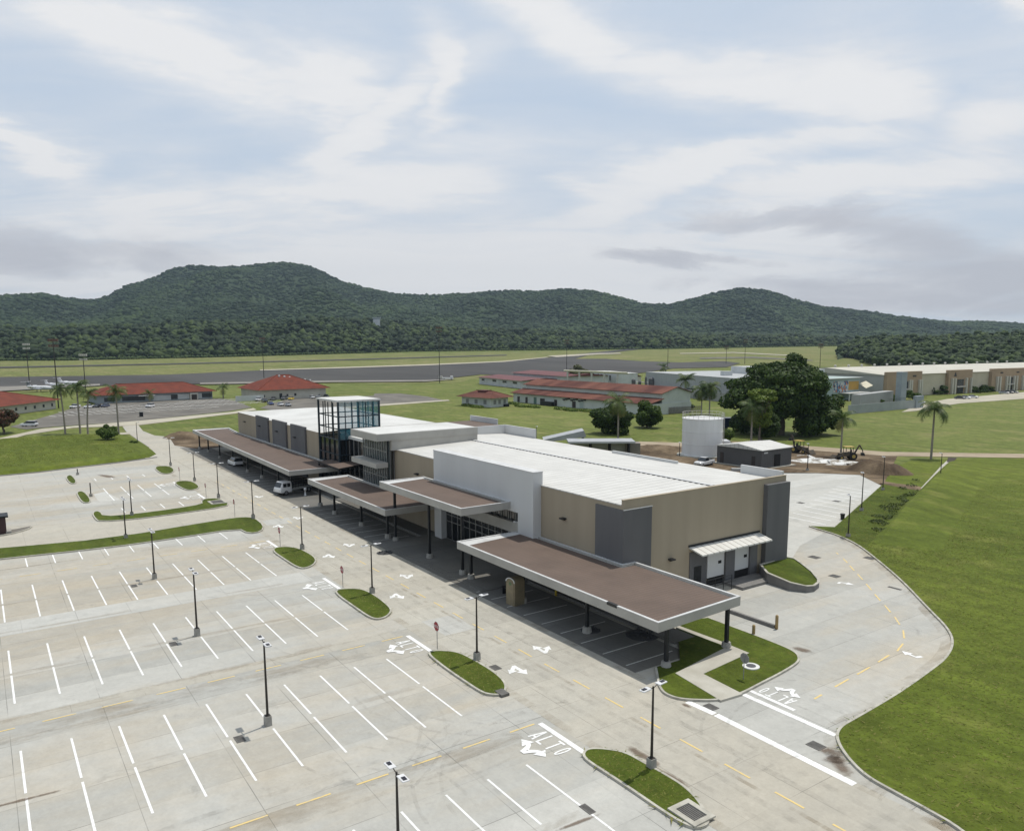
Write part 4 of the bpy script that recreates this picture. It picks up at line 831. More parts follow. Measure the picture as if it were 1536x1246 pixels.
# right-hand business park: long cream warehouse
c, a = F(1323.7, 596), F(1660, 577); u = (a-c); u.z = 0; lu = u.length; u.normalize(); t = thing('business_park', 'very long cream warehouse with tan porticoes and a row of roof vents', 'warehouse', (c.x, c.y, zg(c)), math.atan2(u.y, u.x))
SANDW = M('sand_wall', (.50, .455, .345), (.43, .39, .29), .15, .85); TANP = M('tan_portico', (.36, .265, .175), (.30, .22, .145), .2, .85); GREYS = M('grey_side_wall', (.37, .37, .36), (.31, .31, .30), .15, .85)
mb = MB(); mb.box(0, lu, 0, 60, 0, 9.6); mb.build('wall', SANDW, t); q = MB(); q.box(-.06, -.002, 0, 60, 0, 9.55); q.build('side_wall', GREYS, t)
mb = MB(); mb.hexa([(-.5, -.6, 9.602), (lu, -.6, 9.602), (lu, 30, 9.602), (-.5, 30, 9.602)], [(-.5, -.6, 9.75), (lu, -.6, 9.75), (lu, 30, 12.2), (-.5, 30, 12.2)]); mb.hexa([(-.5, 30.002, 9.602), (lu, 30.002, 9.602), (lu, 60.6, 9.602), (-.5, 60.6, 9.602)], [(-.5, 30.002, 12.2), (lu, 30.002, 12.2), (lu, 60.6, 9.75), (-.5, 60.6, 9.75)]); rf = mb.build('roof', M('pale_roof', (.47, .45, .38), (.41, .39, .33), .1, .7), t)
for k in range(16): q = MB(); q.lathe([(.35, 0), (.35, .6), (.65, .7), (.55, 1.1), (.2, 1.25)], 8, (6+k*9.5, 30, 12.1)); q.build('roof_vent', GUTTER, rf)
def wall_x(px): # distance along the front wall seen at photo column px
    d = ray(px, 590); A_ = np.array([[d.x, -u.x], [d.y, -u.y]]); return float(np.linalg.solve(A_, np.array([c.x, c.y]))[1])
for xa, xb, cols in ((1324.5, 1376.5, ((1357, 1360, 1372, 1375))), (1416.5, 1451.5, (1421, 1425, 1442, 1449)), (1481, 1533, (1488, 1492, 1502, 1506, 1513, 1517, 1526, 1530)), (1560, 1610, (1566, 1604))):
    a_, b_ = wall_x(xa), wall_x(xb); q = MB(); q.box(a_, b_, -1.6, -.01, 0, 11.0); po_ = q.build('portico', TANP, t)
    for cx_ in cols: x = wall_x(cx_); q = MB(); q.box(x-.45, x+.45, -2.5, -1.61, 0, 7.2); q.build('column', CREAM, po_)
    m_ = (a_+b_)/2; q = MB(); q.box(m_-2.5, m_+2.5, -1.7, -1.605, 3.6, 6.6); q.box(m_-2.5, m_+2.5, -1.7, -1.605, .1, 2.9); q.build('glazing', WIN, po_)
    q = MB(); q.box(m_-3.4, m_+3.4, -2.6, -1.72, 3.0, 3.4); q.build('hood', GUTTER, po_)
x = wall_x(1426); q = MB(); q.poly([(x-1.1, -1.66, 8.0), (x+1.1, -1.66, 8.0), (x+.2, -1.66, 10.0), (x-.2, -1.66, 10.0)]); q.build('emblem', LAMPD, t)
for px in (1365, 1495, 1519): x = wall_x(px); q = MB(); q.box(x-1.2, x+1.2, -1.70, -1.64, 8.6, 9.3); q.build('sign_plate', DOORB, t)
# front yard structures near the mural building
p = F(1350, 607); t = tag(MB().box(-1.6, 1.6, -1.2, 1.2, 0, hpx(p, 557.5)).build('grey_pylon', BLUEG, None, False, p), 'tall plain grey-green pylon standing in front of the cream warehouse', 'pylon'); t.rotation_euler.z = math.atan2(u.y, u.x)
t, lu2, lw2, s = quad_building('mural_building', 'pale teal flat-roofed building with a colourful blue and yellow mural beside the big tree', 'building', F(1237, 602), F(1288, 598), None, 9.2, .3, ROOFW2, M('teal_wall', (.33, .40, .385), (.29, .35, .335), .3, .8), 'flat', 1.2, bdepth=26)
def mural_mat():
    m, nt, b = new_mat('mural_paint'); b.inputs['Roughness'].default_value = .8; co = coords(nt, 'Object', (1, 1, 1)); vo = nd(nt, 'ShaderNodeTexVoronoi', Scale=1.1); nt.links.new(co, vo.inputs['Vector']); sx = nt.nodes.new('ShaderNodeSeparateColor'); nt.links.new(vo.outputs['Color'], sx.inputs[0])
    r = nt.nodes.new('ShaderNodeValToRGB'); r.color_ramp.interpolation = 'CONSTANT'; e = r.color_ramp.elements
    for i, (p_, c_) in enumerate(((0, (.05, .11, .22)), (.3, (.36, .42, .42)), (.5, (.10, .22, .28)), (.66, (.45, .17, .06)), (.76, (.48, .46, .42)), (.9, (.05, .05, .08)))):
        el = e[i] if i < 2 else e.new(p_); el.position = p_; el.color = (*c_, 1)
    nt.links.new(sx.outputs[0], r.inputs[0]); nt.links.new(r.outputs[0], b.inputs['Base Color']); return m
q = MB(); q.box(lu2*.22, lu2*.66, -.10, -.01, 3.4, 7.9); q.build('mural', mural_mat(), t); q = MB(); q.box(lu2*.661, lu2*.97, -.11, -.012, 4.0, 7.6); q.build('yellow_mural_panel', M('ochre_paint', (.46, .27, .055), (.38, .24, .07), .4, .8), t)
q = MB(); q.box(lu2*.38, lu2*1.0, -5, -.15, 2.9, 3.2); q.build('porch_roof', ROOFW2, t)
for k in range(5): x = lu2*(.40+.14*k); q = MB(); q.box(x-.2, x+.2, -4.9, -4.5, 0, 2.9); q.build('porch_post', WHITEW, t)
q = MB(); q.hexa([(lu2*.97, -3.5, 4.6), (lu2*1.18, -3.5, 5.6), (lu2*1.18, -.2, 7.4), (lu2*.97, -.2, 6.4)], [(lu2*.97, -3.5, 4.7), (lu2*1.18, -3.5, 5.7), (lu2*1.18, -.2, 7.5), (lu2*.97, -.2, 6.5)]); q.build('shade_sail', M('cream_sail', (.58, .53, .40), None, 1, .7), t)
p0, p1 = F(1272, 621.2), F(1377, 611.5); t = tag(MB().obox((0, 0), (p1-p0).xy, (p1-p0).length/2, .12, 0, 3.0).build('boundary_wall', M('pale_boundary_wall', (.32, .345, .33), (.27, .29, .28), .2, .85), None, False, (p0+p1)/2), 'long low pale grey-green boundary wall at the far side of the lawn right of the big tree', 'wall')
q = MB(); d = (p1-p0).normalized(); e0 = (p1-p0)/2; q.obox((e0.x, e0.y), d.xy, 2.5, .6, 0, 4.4); q.build('gate_pier', BLUEG, t)
q = MB()
for k in range(30): o = d*(3+k*.85); q.tube((o.x, o.y, 3.0), (o.x, o.y, 4.1), .03, n=4)
q.tube((d.x*2, d.y*2, 4.05), (d.x*28, d.y*28, 4.05), .04, n=4); q.build('railing', DSTEEL, t)
p0, p1 = F(1292, 614), F(1342, 606.5); tag(MB().obox((0, 0), (p1-p0).xy, (p1-p0).length/2, 1.6, 0, 5.0).build('grey_annex', GREYS, None, False, (p0+p1)/2+F2*5), 'plain grey annex block between the mural building and the tall pylon', 'annex')
# ---------------------------------------------------------------- water tank and pump house behind the terminal
p = G(1052.5, 682.5); t = thing('water_tank', 'white cylindrical steel water tank with a railing round its flat top', 'water tank', p); r = 4.25; h = 7.9
TANKW = M('tank_paint', (.74, .74, .73), (.64, .635, .62), .5, .55, 0, .05, 4, (1, 1, .12), lo=.3, hi=.7)
mb = MB(); mb.lathe([(r+.12, 0), (r+.12, .25), (r, .26), (r, 2.6), (r+.05, 2.62), (r+.05, 2.74), (r, 2.76), (r, 5.2), (r+.05, 5.22), (r+.05, 5.34), (r, 5.36), (r, h), (r+.08, h+.02), (r+.08, h+.16)], 48); mb.build('tank_shell', TANKW, t)
mb = MB(); mb.lathe([(r+.02, h+.161), (.1, h+.62)], 48); mb.build('tank_roof', COPE, t)
mb = MB()
for k in range(24): a_ = 2*math.pi*k/24; mb.tube((r*math.cos(a_), r*math.sin(a_), h+.15), (r*math.cos(a_), r*math.sin(a_), h+1.35), .035, n=5)
for z in (h+.75, h+1.33):
    for k in range(48): a_, b_ = 2*math.pi*k/48, 2*math.pi*(k+1)/48; mb.tube((r*math.cos(a_), r*math.sin(a_), z), (r*math.cos(b_), r*math.sin(b_), z), .035, n=5, cap=False)
mb.build('guard_rail', GUTTER, t)
mb = MB(); a_ = R2.normalized(); lp = a_*(r+.35)
for sd in (-.25, .25): o = lp+F2*sd; mb.tube((o.x, o.y, 0), (o.x, o.y, h+1.3), .04, n=5)
for k in range(28): o, o2 = lp-F2*.25, lp+F2*.25; z = .3+k*.3; mb.tube((o.x, o.y, z), (o2.x, o2.y, z), .025, n=4)
mb.build('ladder', GUTTER, t); mb = MB(); mb.lathe([(r+1.0, 0), (r+1.0, .2), (r+.13, .25)], 40); mb.build('tank_footing', KERB, t)
c, a, b = G(1141.5, 703.5), G(1186.4, 697), G(1075, 693.7); base = c; t = thing('pump_house', 'dark grey pump house with a pale pitched roof beside the water tank', 'pump house', base); H_ = 3.5
d4 = a+b-c; ring = rel(t, (c, a, d4, b)); mb = MB(); mb.hexa(ring, [p+Vector((0, 0, H_)) for p in ring]); mid0 = (ring[0]+ring[3])/2; mid1 = (ring[1]+ring[2])/2; up = Vector((0, 0, 1))
mb.build('wall', stripes_mat('grey_cladding', (.082, .080, .080), (.068, .067, .068), 1, .5, .4, .6), t)
ov = lambda p: p+(p-(ring[0]+ring[2])/2)*.05
mb = MB(); e0, e1, e2, e3 = [ov(p)+up*(H_+.002) for p in ring]; r0, r1 = ov(mid0)+up*(H_+.8), ov(mid1)+up*(H_+.8)
for lo, hi in (((e0, e1), (r1, r0)), ((e2, e3), (r0, r1))): mb.hexa([lo[0], lo[1], hi[0], hi[1]], [q+up*.12 for q in (lo[0], lo[1], hi[0], hi[1])])
mb.poly([e0, r0, e3]); mb.poly([e1, e2, r1]); tri_clean(mb.build('roof', ROOFW, t))
ua = (ring[1]-ring[0]); ub = (ring[3]-ring[0]); na = Vector((ua.y, -ua.x, 0)).normalized()*.05; nb = Vector((ub.y, -ub.x, 0)).normalized()*-.05
if na.dot(F2) > 0: na = -na
if nb.dot(R2) > 0: nb = -nb
def wall_quad(o, d, n, s0, s1, z0, z1, name, m): q = MB(); a_, b_ = o+d*s0+n, o+d*s1+n; q.hexa([a_+up*z0, b_+up*z0, b_-n*.9+up*z0, a_-n*.9+up*z0], [a_+up*z1, b_+up*z1, b_-n*.9+up*z1, a_-n*.9+up*z1]); q.build(name, m, t)
wall_quad(ring[0], ua, na, .42, .62, .15, 2.5, 'doorway', BLACK); wall_quad(ring[0], ub, nb, .13, .21, .05, 2.3, 'door', DOORB); wall_quad(ring[0], ub, nb, .84, .92, .05, 2.3, 'door', DOORB); wall_quad(ring[0], ua, na, .08, .2, 2.9, 3.15, 'wall_light', COPE)
mb = MB(); mb.hexa([p+(p-(ring[0]+ring[2])/2)*.14 for p in ring], [p+(p-(ring[0]+ring[2])/2)*.14+up*.12 for p in ring]); mb.build('plinth', WALK, t)
# service structures seen over the terminal roof
GRMET = M('grey_sheet', (.36, .37, .38), (.29, .30, .31), .6, .5); p = G(850, 672); t = thing('ramp_roof', 'grey wedge-shaped plant roof rising to the right behind the terminal', 'plant roof', p); b_ = Vector(p)
W_ = [onD(x, y, 165) for x, y in ((815, 659.5), (876, 645.8), (879.5, 655), (822, 663))]; bk_ = [w+F2*5 for w in W_]
mb = MB(); pts = [w-b_ for w in W_]+[w-b_ for w in bk_]
for f in ((0, 3, 2, 1), (0, 1, 5, 4), (1, 2, 6, 5), (2, 3, 7, 6), (3, 0, 4, 7), (4, 5, 6, 7)): mb.poly([pts[i] for i in f])
tri_clean(mb.build('roof', GRMET, t)); q = MB()
for w in (W_[0], W_[1]): o = w-b_+F2*2.5; q.tube((o.x, o.y, -.0), (o.x, o.y, o.z-.4), .3)
q.build('post', DSTEEL, t)
p = G(900, 680); b_ = Vector(p); t = thing('service_shelter', 'flat grey slab shelter on posts between the terminal and the dirt yard', 'shelter', p); L0, L1 = onD(851, 657, 150)-b_, onD(950, 662.5, 150)-b_
mb = MB(); zt = (L0.z+L1.z)/2; d = (L1-L0); d.z = 0; w_ = d.normalized(); mb.obox(((L0+L1)/2).xy, w_.xy, d.length/2, 2.6, zt-.35, zt, 0); mb.build('roof_slab', GRMET, t)
for k in range(4): o = L0+d*(.06+.29*k); q = MB(); q.box(o.x-.2, o.x+.2, o.y-.2, o.y+.2, 0, zt-.352); q.build('post', DSTEEL, t)
q = MB(); o = L0+d*.5; q.obox((o+F2*1.5).xy, w_.xy, d.length*.45, .15, 0, zt-.352); q.build('back_wall', GREYS, t)
p = onD(948, 679, 152); p.z = 0; tag(MB().obox((0, 0), w_.xy, 1.4, 1.4, 0, 4.6).build('concrete_box', M('rough_concrete', (.23, .20, .18), (.18, .16, .145), .6, .9, 0, .3, 4), None, False, p), 'square brown-grey concrete box at the right end of the slab shelter', 'concrete box')
p = G(905, 684); t = tag(MB().obox((0, 0), (R2*1.0).xy, 7.5, 1.0, .0, 2.4).build('timber_stack', M('pale_timber', (.52, .43, .30), (.43, .35, .24), .6, .8), None, False, p), 'stack of pale cream boards in front of the slab shelter', 'timber stack')
# control tower far away on the wooded ridge
p = onD(565, 486.5, 1400); t = thing('watch_tower', 'tiny white tower with a darker cab above the forest below the hills', 'tower', p); mb = MB(); mb.box(-4.5, 4.5, -4.5, 4.5, -22, 9); mb.build('tower_shaft', M('tower_white', (.62, .63, .64), (.5, .5, .5), .2, .7), t)
q = MB(); q.box(-5.2, 5.2, -5.2, 5.2, 9.01, 11.2); q.build('tower_cab', BLUEG, t); q = MB(); q.box(-5.8, 5.8, -5.8, 5.8, 11.21, 12.2); q.build('tower_roof', WHITEW, t)
# ================================================================ lamps, signs, small street furniture
POLE = M('lamp_pole_paint', (.022, .019, .016), (.032, .027, .022), 2, .5); HEADW = M('lamp_head_paint', (.62, .62, .62), None, 1, .4); LEDB = M('lamp_panel', (.015, .015, .02), None, 1, .2)
def make_lamp(h, two, arm_ang, name='parking_lamp', foot=.62):
    t = empty(name); a = (math.cos(arm_ang), math.sin(arm_ang))
    mb = MB(); mb.tube((0, 0, foot), (0, 0, h), .085, .055, 8); mb.build('pole', POLE, t)
    mb = MB(); mb.hexa([(x*.21, y*.21, 0) for x, y in ((-1, -1), (1, -1), (1, 1), (-1, 1))], [(x*.20, y*.20, foot) for x, y in ((-1, -1), (1, -1), (1, 1), (-1, 1))]); mb.box(-.16, .16, -.16, .16, foot, foot+.04, 1); mb.build('footing', [CBASE, POLE], t)
    for s in ((1, -1) if two else (1,)):
        mb = MB(); mb.tube((0, 0, h-.12), (a[0]*s*.34, a[1]*s*.34, h+.02), .03, n=6); arm = mb.build('arm', POLE, t)
        mb = MB(); mb.obox((a[0]*s*.70, a[1]*s*.70), a, .34, .19, h-.02, h+.065); hd = mb.build('lamp_head', HEADW, t); tri_clean(hd, .02)
        mb = MB(); mb.obox((a[0]*s*.80, a[1]*s*.80), a, .15, .10, h+.077, h+.10); mb.build('heat_sink', LEDB, hd)
    return t
lamps = [((402, 1087), 962, 'on the open lot in the second stall row from the camera', 0), ((296, 953), 857, 'standing in the third stall row from the camera', 0), ((232, 868), 796, 'standing in the stall row next to the long grass strip', 0),
         ((189, 808), 748, 'rising from the long grass strip, its pole crossing the access lane', 0), ((198, 774), 719, 'rising from the L-shaped grass island', 0), ((597.5, 1268), 1157, 'cut off by the bottom edge of the photo', 0),
         ((977, 1153), 1029, 'in the largest kerbed grass island nearest the camera', 1), ((715.5, 991), 895, 'in the island with the clearest stop sign', 1), ((558.5, 891), 817, 'in the third kerbed island along the main road', 1), ((453.5, 825), 760, 'in the fourth kerbed island, opposite the tall canopy', 1),
         ((380, 779), 722, 'at the rounded end of the long grass strip', 1), ((328, 748), 695, 'beside the concrete box at the end of the L-shaped island', 1), ((292, 722), 679, 'in the small island left of the parked white truck', 1), ((256, 699), 657, 'in the farthest small island along the road', 1)]
protos = {}
for (px, ty, txt, kind) in lamps:
    p = G(*px); h = 5.35
    if kind not in protos: protos[kind] = o = make_lamp(h, True, 0 if kind == 0 else math.pi/2+.12); o.location = p
    else: o = copy_thing(protos[kind], p)
    if kind == 1: o.location.z = .12
    tag(o, 'black twin-headed lamp post '+txt, 'street lamp', 'twin-headed lamp posts of the car park'); o.scale = (1, 1, hpx(Vector((p.x, p.y, o.location.z)), ty)/h)
one = None
for px, ty, txt in (((1272, 806), 744, 'on the grass at the bend of the ring road'), ((1292, 767), 710, 'halfway along the slanted edge of the rear lot'), ((1324, 736), 686, 'at the far corner of the rear lot by the dirt heap'), ((1410.5, 716), 680, 'beside the concrete drain channel on the lawn'), ((1211, 706), 666, 'in the dirt yard right of the grey pump house'), ((804.5, 672), 640, 'behind the terminal roof, left of the wedge-shaped plant roof'), ((206.5, 667), 634, 'at the bend of the access road beyond the grass bank'), ((96.5+0.5, 719), 700, 'behind the two little grass islands, short and dark') if 0 else ((1019, 689), 664, 'in front of the water tank')):
    p = G(*px); h = 5.2
    if one is None: one = o = make_lamp(h, False, math.pi*.75, 'single_lamp', .5); o.location = p
    else: o = copy_thing(one, p)
    tag(o, 'dark single-arm lamp post '+txt, 'street lamp', 'single-arm lamp posts round the terminal'); o.scale = (1, 1, max(.4, hpx(p, ty)/h))
for px, ty, txt in (((116.5, 712), 703, 'farther of two short dark posts beside the small grass islands'), ((136.5, 744.5), 724, 'nearer of two short dark posts, by a pale slab')):
    p = G(*px); t = thing('meter_post', txt, 'post', p, 0, 'short dark posts in the upper lot'); h = hpx(p, ty); q = MB(); q.tube((0, 0, .4), (0, 0, h), .09, n=6); q.build('post', POLE, t); q = MB(); q.box(-.22, .22, -.22, .22, 0, .45); q.build('footing', CBASE, t)
MASTS = [((45, 584), 517, 'above the parked jets, leftmost and pale-headed'), ((88, 612), 511, 'behind the corner of the left red-roofed building'), ((129, 592), 533, 'with white floodlights, behind the tall palms'), ((396, 567.5), 508, 'behind the square red-roofed hall'), ((659.5, 574.5), 492, 'alone on the yellowish grass at the apron edge'), ((850, 556), 511, 'behind the maroon-roofed halls'), ((1001.5, 550), 511, 'behind the left end of the grey warehouse'), ((1089, 546), 520, 'shorter, behind the middle of the grey warehouse'), ((1117, 546), 510, 'taller of the pair behind the grey warehouse'), ((1229.5, 556), 517, 'just right of the big dark tree')]
for px, ty, txt in MASTS:
    p = F(*px); h = hpx(p, ty); t = thing('flood_light_mast', 'tall dark apron light mast '+txt, 'light mast', p, 0, 'flood light masts along the apron'); q = MB(); q.tube((0, 0, 0), (0, 0, h), .24, .14, 8); q.build('mast', POLE, t)
    q = MB(); q.obox((0, 0), R2.xy, 1.9, .25, h-.3, h-.05); q.obox((0, 0), R2.xy, 1.9, .2, h-2.4, h-2.2)
    for k in (-1.5, -.5, .5, 1.5):
        o = R2*k; q.obox((o.x, o.y), R2.xy, .36, .35, h, h+.7); q.obox((o.x, o.y), R2.xy, .3, .3, h-2.1, h-1.5)
    q.build('floodlights', GUTTER if '(white' in txt or 'white' in txt or 'pale' in txt else M('rusty_fitting', (.12, .07, .055), None, 1, .7), t)
# stop signs
RED = M('sign_red', (.30, .025, .035), (.26, .02, .03), 2, .45); GALV = M('galvanised_steel', (.26, .26, .26), (.22, .22, .22), 2, .5, .3)
def stop_sign(p, ty, label, back=False):
    h = hpx(p, ty); t = thing('stop_sign', label, 'road sign', p, 0, 'stop signs at the junctions'); q = MB(); q.tube((0, 0, 0), (0, 0, h-.1), .03, n=6); q.build('post', GALV, t)
    r = .40; s = 1 if back else -1; q = MB(); c = h-r; ring = [(r*math.cos(R(22.5+45*k)), r*math.sin(R(22.5+45*k))) for k in range(8)]
    f = [(x, s*.035, c+z) for x, z in ring]; b = [(x, s*.06, c+z) for x, z in ring]
    q.poly(f); q.poly(b[::-1])
    for k in range(8): q.poly([f[k], f[(k+1) % 8], b[(k+1) % 8], b[k]])
    pl = tri_clean(q.build('sign_plate', [GALV], t)); q = MB(); q.poly([(x*.97, s*.0615, c+z*.97) for x, z in ring])
    tri_clean(q.build('sign_face', RED, pl)); q = MB(); y = s*.063
    def st(a, b, w=.035):
        a, b = Vector((a[0], 0, a[1])), Vector((b[0], 0, b[1])); d = (b-a).normalized(); n = Vector((-d.z, 0, d.x))*(w/2); q.poly([tuple(Vector((0, y, c))+v) for v in (a-n, b-n, b+n, a+n)])
    st((-.30, -.1), (-.24, .1)); st((-.18, -.1), (-.24, .1)); st((-.27, -.03), (-.21, -.03)); st((-.12, .1), (-.12, -.1)); st((-.12, -.085), (-.02, -.085)); st((.0, .085), (.13, .085)); st((.065, .1), (.065, -.1)); st((.18, .1), (.18, -.1)); st((.28, .1), (.28, -.1)); st((.18, .085), (.28, .085)); st((.18, -.085), (.28, -.085))
    q.build('sign_lettering', PAINT, pl)
for px, ty, l, bk in (((656, 975.5), 931.5, 'largest and clearest red stop sign, at the tip of the second kerbed island', False), ((514.5, 883), 848, 'small red stop sign at the tip of the third kerbed island along the road', False), ((420.5, 820.5), 790, 'small red stop sign at the tip of the fourth kerbed island', False), ((352.5, 776), 748, 'distant stop sign at the end of the long grass strip', False), ((309.5, 748), 724, 'distant stop sign at the end of the L-shaped island', False), ((270, 722), 700, 'farthest stop sign, by the small island up the road', False), ((1115, 1021), 979, 'stop sign seen from its grey back, on the corner lawn by the crossing', True)):
    p = G(*px); p.z = .12; stop_sign(p, ty, l, bk)
# bollards and low barrier at the loading court
YB = M('faded_yellow_paint', (.33, .235, .10), (.27, .19, .09), 3, .7)
for px, ty, l in (((1130.2, 952.5), 936.5, 'short brownish-yellow bollard on the edge of the corner lawn'), ((1164.7, 943), 922, 'taller yellow bollard at the end of the low dark barrier beam')):
    p = G(*px); q = MB(); h = hpx(p, ty); q.lathe([(.13, 0), (.13, h-.08), (.07, h), (.01, h+.02)], 12); tag(q.build('bollard', YB, None, True, p), l, 'bollard', 'bollards by the loading court')
p0, p1 = G(1096, 919), G(1162, 942); tag(MB().obox((0, 0), (p1-p0).xy, (p1-p0).length/2, .12, 0, .3).build('barrier_beam', CONDARK, None, False, (p0+p1)/2), 'low dark barrier beam on the pavement between the canopy end and the yellow bollard', 'barrier')
for k, (px, l) in enumerate((((834, 893), 'yellow bollard in the shade under the front canopy, behind the tan booth'), ((858, 884), 'yellow bollard deep under the front canopy, right of the tan booth'))):
    p = G(*px); q = MB(); q.lathe([(.12, 0), (.12, 1.0), (.06, 1.08), (.01, 1.1)], 10); tag(q.build('bollard', M('bright_yellow_paint', (.55, .40, .05), None, 2, .6), None, True, p), l, 'bollard', 'bollards under the canopy')
# drains and manholes
GRATE = M('cast_iron', (.085, .080, .073), (.12, .115, .105), 3, .7)
def grate(p, sx, sy, label, rz=0, frame=False, z=.0):
    t = thing('drain_grate', label, 'drain', (p.x, p.y, z), rz, 'drain grates in the paving'); q = MB(); n = 7
    sx, sy = sx*.85, sy*.85
    for k in range(n): q.box(-sx/2, sx/2, -sy/2+sy*k/n, -sy/2+sy*(k+.72)/n, .012, .028)
    q.box(-sx/2, sx/2, -sy/2, sy/2, .009, .0115, 1); q.build('grate', [GRATE, BLACK], t)
    q = MB(); w = .3 if frame else .06
    for a, b, c, d in ((-sx/2-w, sx/2+w, -sy/2-w, -sy/2), (-sx/2-w, sx/2+w, sy/2, sy/2+w), (-sx/2-w, -sx/2, -sy/2, sy/2), (sx/2, sx/2+w, -sy/2, sy/2)): q.box(a, b, c, d, .0, .03 if not frame else .09)
    q.build('frame', KERB if frame else GRATE, t)
for px, sx, sy, l in (((359.5, 1108), .9, .5, 'dark grate in the stall row by the nearest mid-lot lamp post'), ((260, 965.5), .95, .5, 'dark grate beside the lamp in the third stall row'), ((201, 878.5), .95, .5, 'dark grate beside the lamp near the long grass strip'), ((1224, 1118), .95, .75, 'dark square grate between the two crossing lines on the right'), ((1066.5, 1060), .9, .6, 'dark grate touching the broken end of the crossing line'), ((743, 1001), .9, .6, 'dark grate right of the island with the clearest stop sign'), ((1221.5, 835.5), 1.2, 1.0, 'dark grate beside the grass wedge tip'), ((1304.5, 836.8), 1.2, 1.0, 'dark grate at the outer kerb of the ring road'), ((1252, 863.8), 1.0, .9, 'pale-rimmed grate in the ring road above the white arrow'), ((1255, 751.5), 1.1, .9, 'small drain in the rear lot among the painted stalls'), ((1201, 754), 1.0, .9, 'small drain in the rear lot close to the terminal corner'), ((1342, 882), 1.4, .3, 'thin slot drain across the ring road lane'), ((884, 1214) if 0 else (881, 1213), .9, .35, 'narrow dark grate at the bottom edge by the nearest stalls')):
    grate(G(*px), sx, sy, l)
grate(G(1037, 1219, .15), 1.5, 1.1, 'large dark grate in a raised concrete frame at the tip of the nearest island', 0, True, .14)
grate(G(326, 753, .15), 2.6, 2.0, 'pale concrete inlet box with grate in the L-shaped island end', 0, True, .14)
p = G(753, 1041); q = MB(); q.box(-.45, .45, -.32, .32, 0, .19); tag(q.build('kerb_inlet', GRATE, None, False, p), 'grey kerb inlet cover at the rounded tip of the second island', 'kerb inlet')
p = G(1126.5, 999.5, .13); t = thing('manhole', 'round dark manhole cover with a wide white concrete ring on the corner lawn', 'manhole', p); q = MB(); q.lathe([(.62, 0), (.62, .07), (.38, .08)], 28); q.build('ring', M('white_ring', (.62, .62, .60), (.55, .55, .53), 2, .7), t); q = MB(); q.lathe([(.36, .081), (.36, .095), (.02, .10)], 24); q.build('cover', M('manhole_cover', (.075, .075, .085), None, 1, .6), t)
# tan booth under the front canopy
p = G(773, 905); t = thing('portable_booth', 'tan booth with a rounded white-edged arch top, standing under the front canopy', 'booth', p, .12); TAN = M('tan_plastic', (.20, .165, .10), (.165, .135, .085), 2, .55)
def arch(w, h, y0, y1, n=10, r=None):
    pts = [(-w/2, 0), (w/2, 0), (w/2, h-w*.32)]+[(w/2*math.cos(math.pi*k/n), h-w*.32+w*.32*math.sin(math.pi*k/n)) for k in range(1, n)]+[(-w/2, h-w*.32)]
    f = [(x, y0, z) for x, z in pts]; b = [(x, y1, z) for x, z in pts]; q = MB(); q.poly(f); q.poly(b[::-1])
    for i in range(len(pts)): j = (i+1) % len(pts); q.poly([f[j], f[i], b[i], b[j]])
    return q
tri_clean(arch(1.25, 2.6, -.6, .6).build('cabin', TAN, t)); tri_clean(arch(.95, 2.2, -.63, -.602).build('door', M('tan_door', (.23, .19, .115), (.19, .155, .1), 2, .5), t))
q = MB(); n = 12
for i in range(n):
    e = lambda k, r: ((r)*math.cos(math.pi*k/n), 2.2+(r*.66)*math.sin(math.pi*k/n)); a_, b_, c_, d_ = e(i, .63), e(i+1, .63), e(i+1, .52), e(i, .52); q.hexa([(a_[0], -.66, a_[1]), (b_[0], -.66, b_[1]), (c_[0], -.66, c_[1]), (d_[0], -.66, d_[1])], [(a_[0], -.601, a_[1]), (b_[0], -.601, b_[1]), (c_[0], -.601, c_[1]), (d_[0], -.601, d_[1])])
tri_clean(q.build('arch_trim', WHITEW, t)); q = MB(); q.poly([(.2*math.cos(2*math.pi*k/14), -.636, 2.05+.16*math.sin(2*math.pi*k/14)) for k in range(14)]); q.build('badge', M('badge_green', (.10, .16, .07), None, 1, .6), t)
p = G(764, 893); t = thing('trestle_table', 'narrow dark table beside the tan booth under the canopy', 'table', p); q = MB(); q.box(-.9, .9, -.3, .3, .72, .77); q.build('tabletop', DSTEEL, t)
for x in (-.8, .8): q = MB(); q.box(x-.04, x+.04, -.25, .25, 0, .72); q.build('leg', DSTEEL, t)
# dark clutter in the shade
for px, l, s in (((886, 945), 'dark heap of pipes and tools at the foot of a post under the front canopy', .8), ((963, 952), 'dark clump of rubble and plants in the canopy shade near its right end', 1.3), ((577, 829), 'dark heap at the foot of a post under the low middle canopy', .9)):
    p = G(*px); q = MB(); rr = random.Random(int(px[0])); q.lathe([(s*1.1, 0), (s*.9, .06)], 10)
    for k in range(26): a_ = rr.uniform(0, 6.28); rd = rr.uniform(0, s); o = Vector((rd*.85*math.cos(a_), rd*.85*math.sin(a_), .03)); d = Vector((rr.uniform(-1, 1), rr.uniform(-1, 1), rr.uniform(-.1, .6))).normalized()*rr.uniform(.15, .45)*s; q.tube(o, o+d, rr.uniform(.04, .12), rr.uniform(.02, .08), 5)
    tag(q.build('scrap_heap', M('dark_scrap', (.03, .032, .035), (.06, .06, .06), 2, .8), None, False, p), l, 'scrap heap')
p = G(1263.6, 779); t = thing('litter_bin', 'small dark litter bin on the rear lot edge near the slanted kerb', 'bin', p); q = MB(); q.lathe([(.24, 0), (.3, .75)], 12); q.build('drum', DSTEEL, t); q = MB(); q.lathe([(.33, .751), (.33, .82), (.1, .88)], 12); q.build('lid', LAMPD, t)
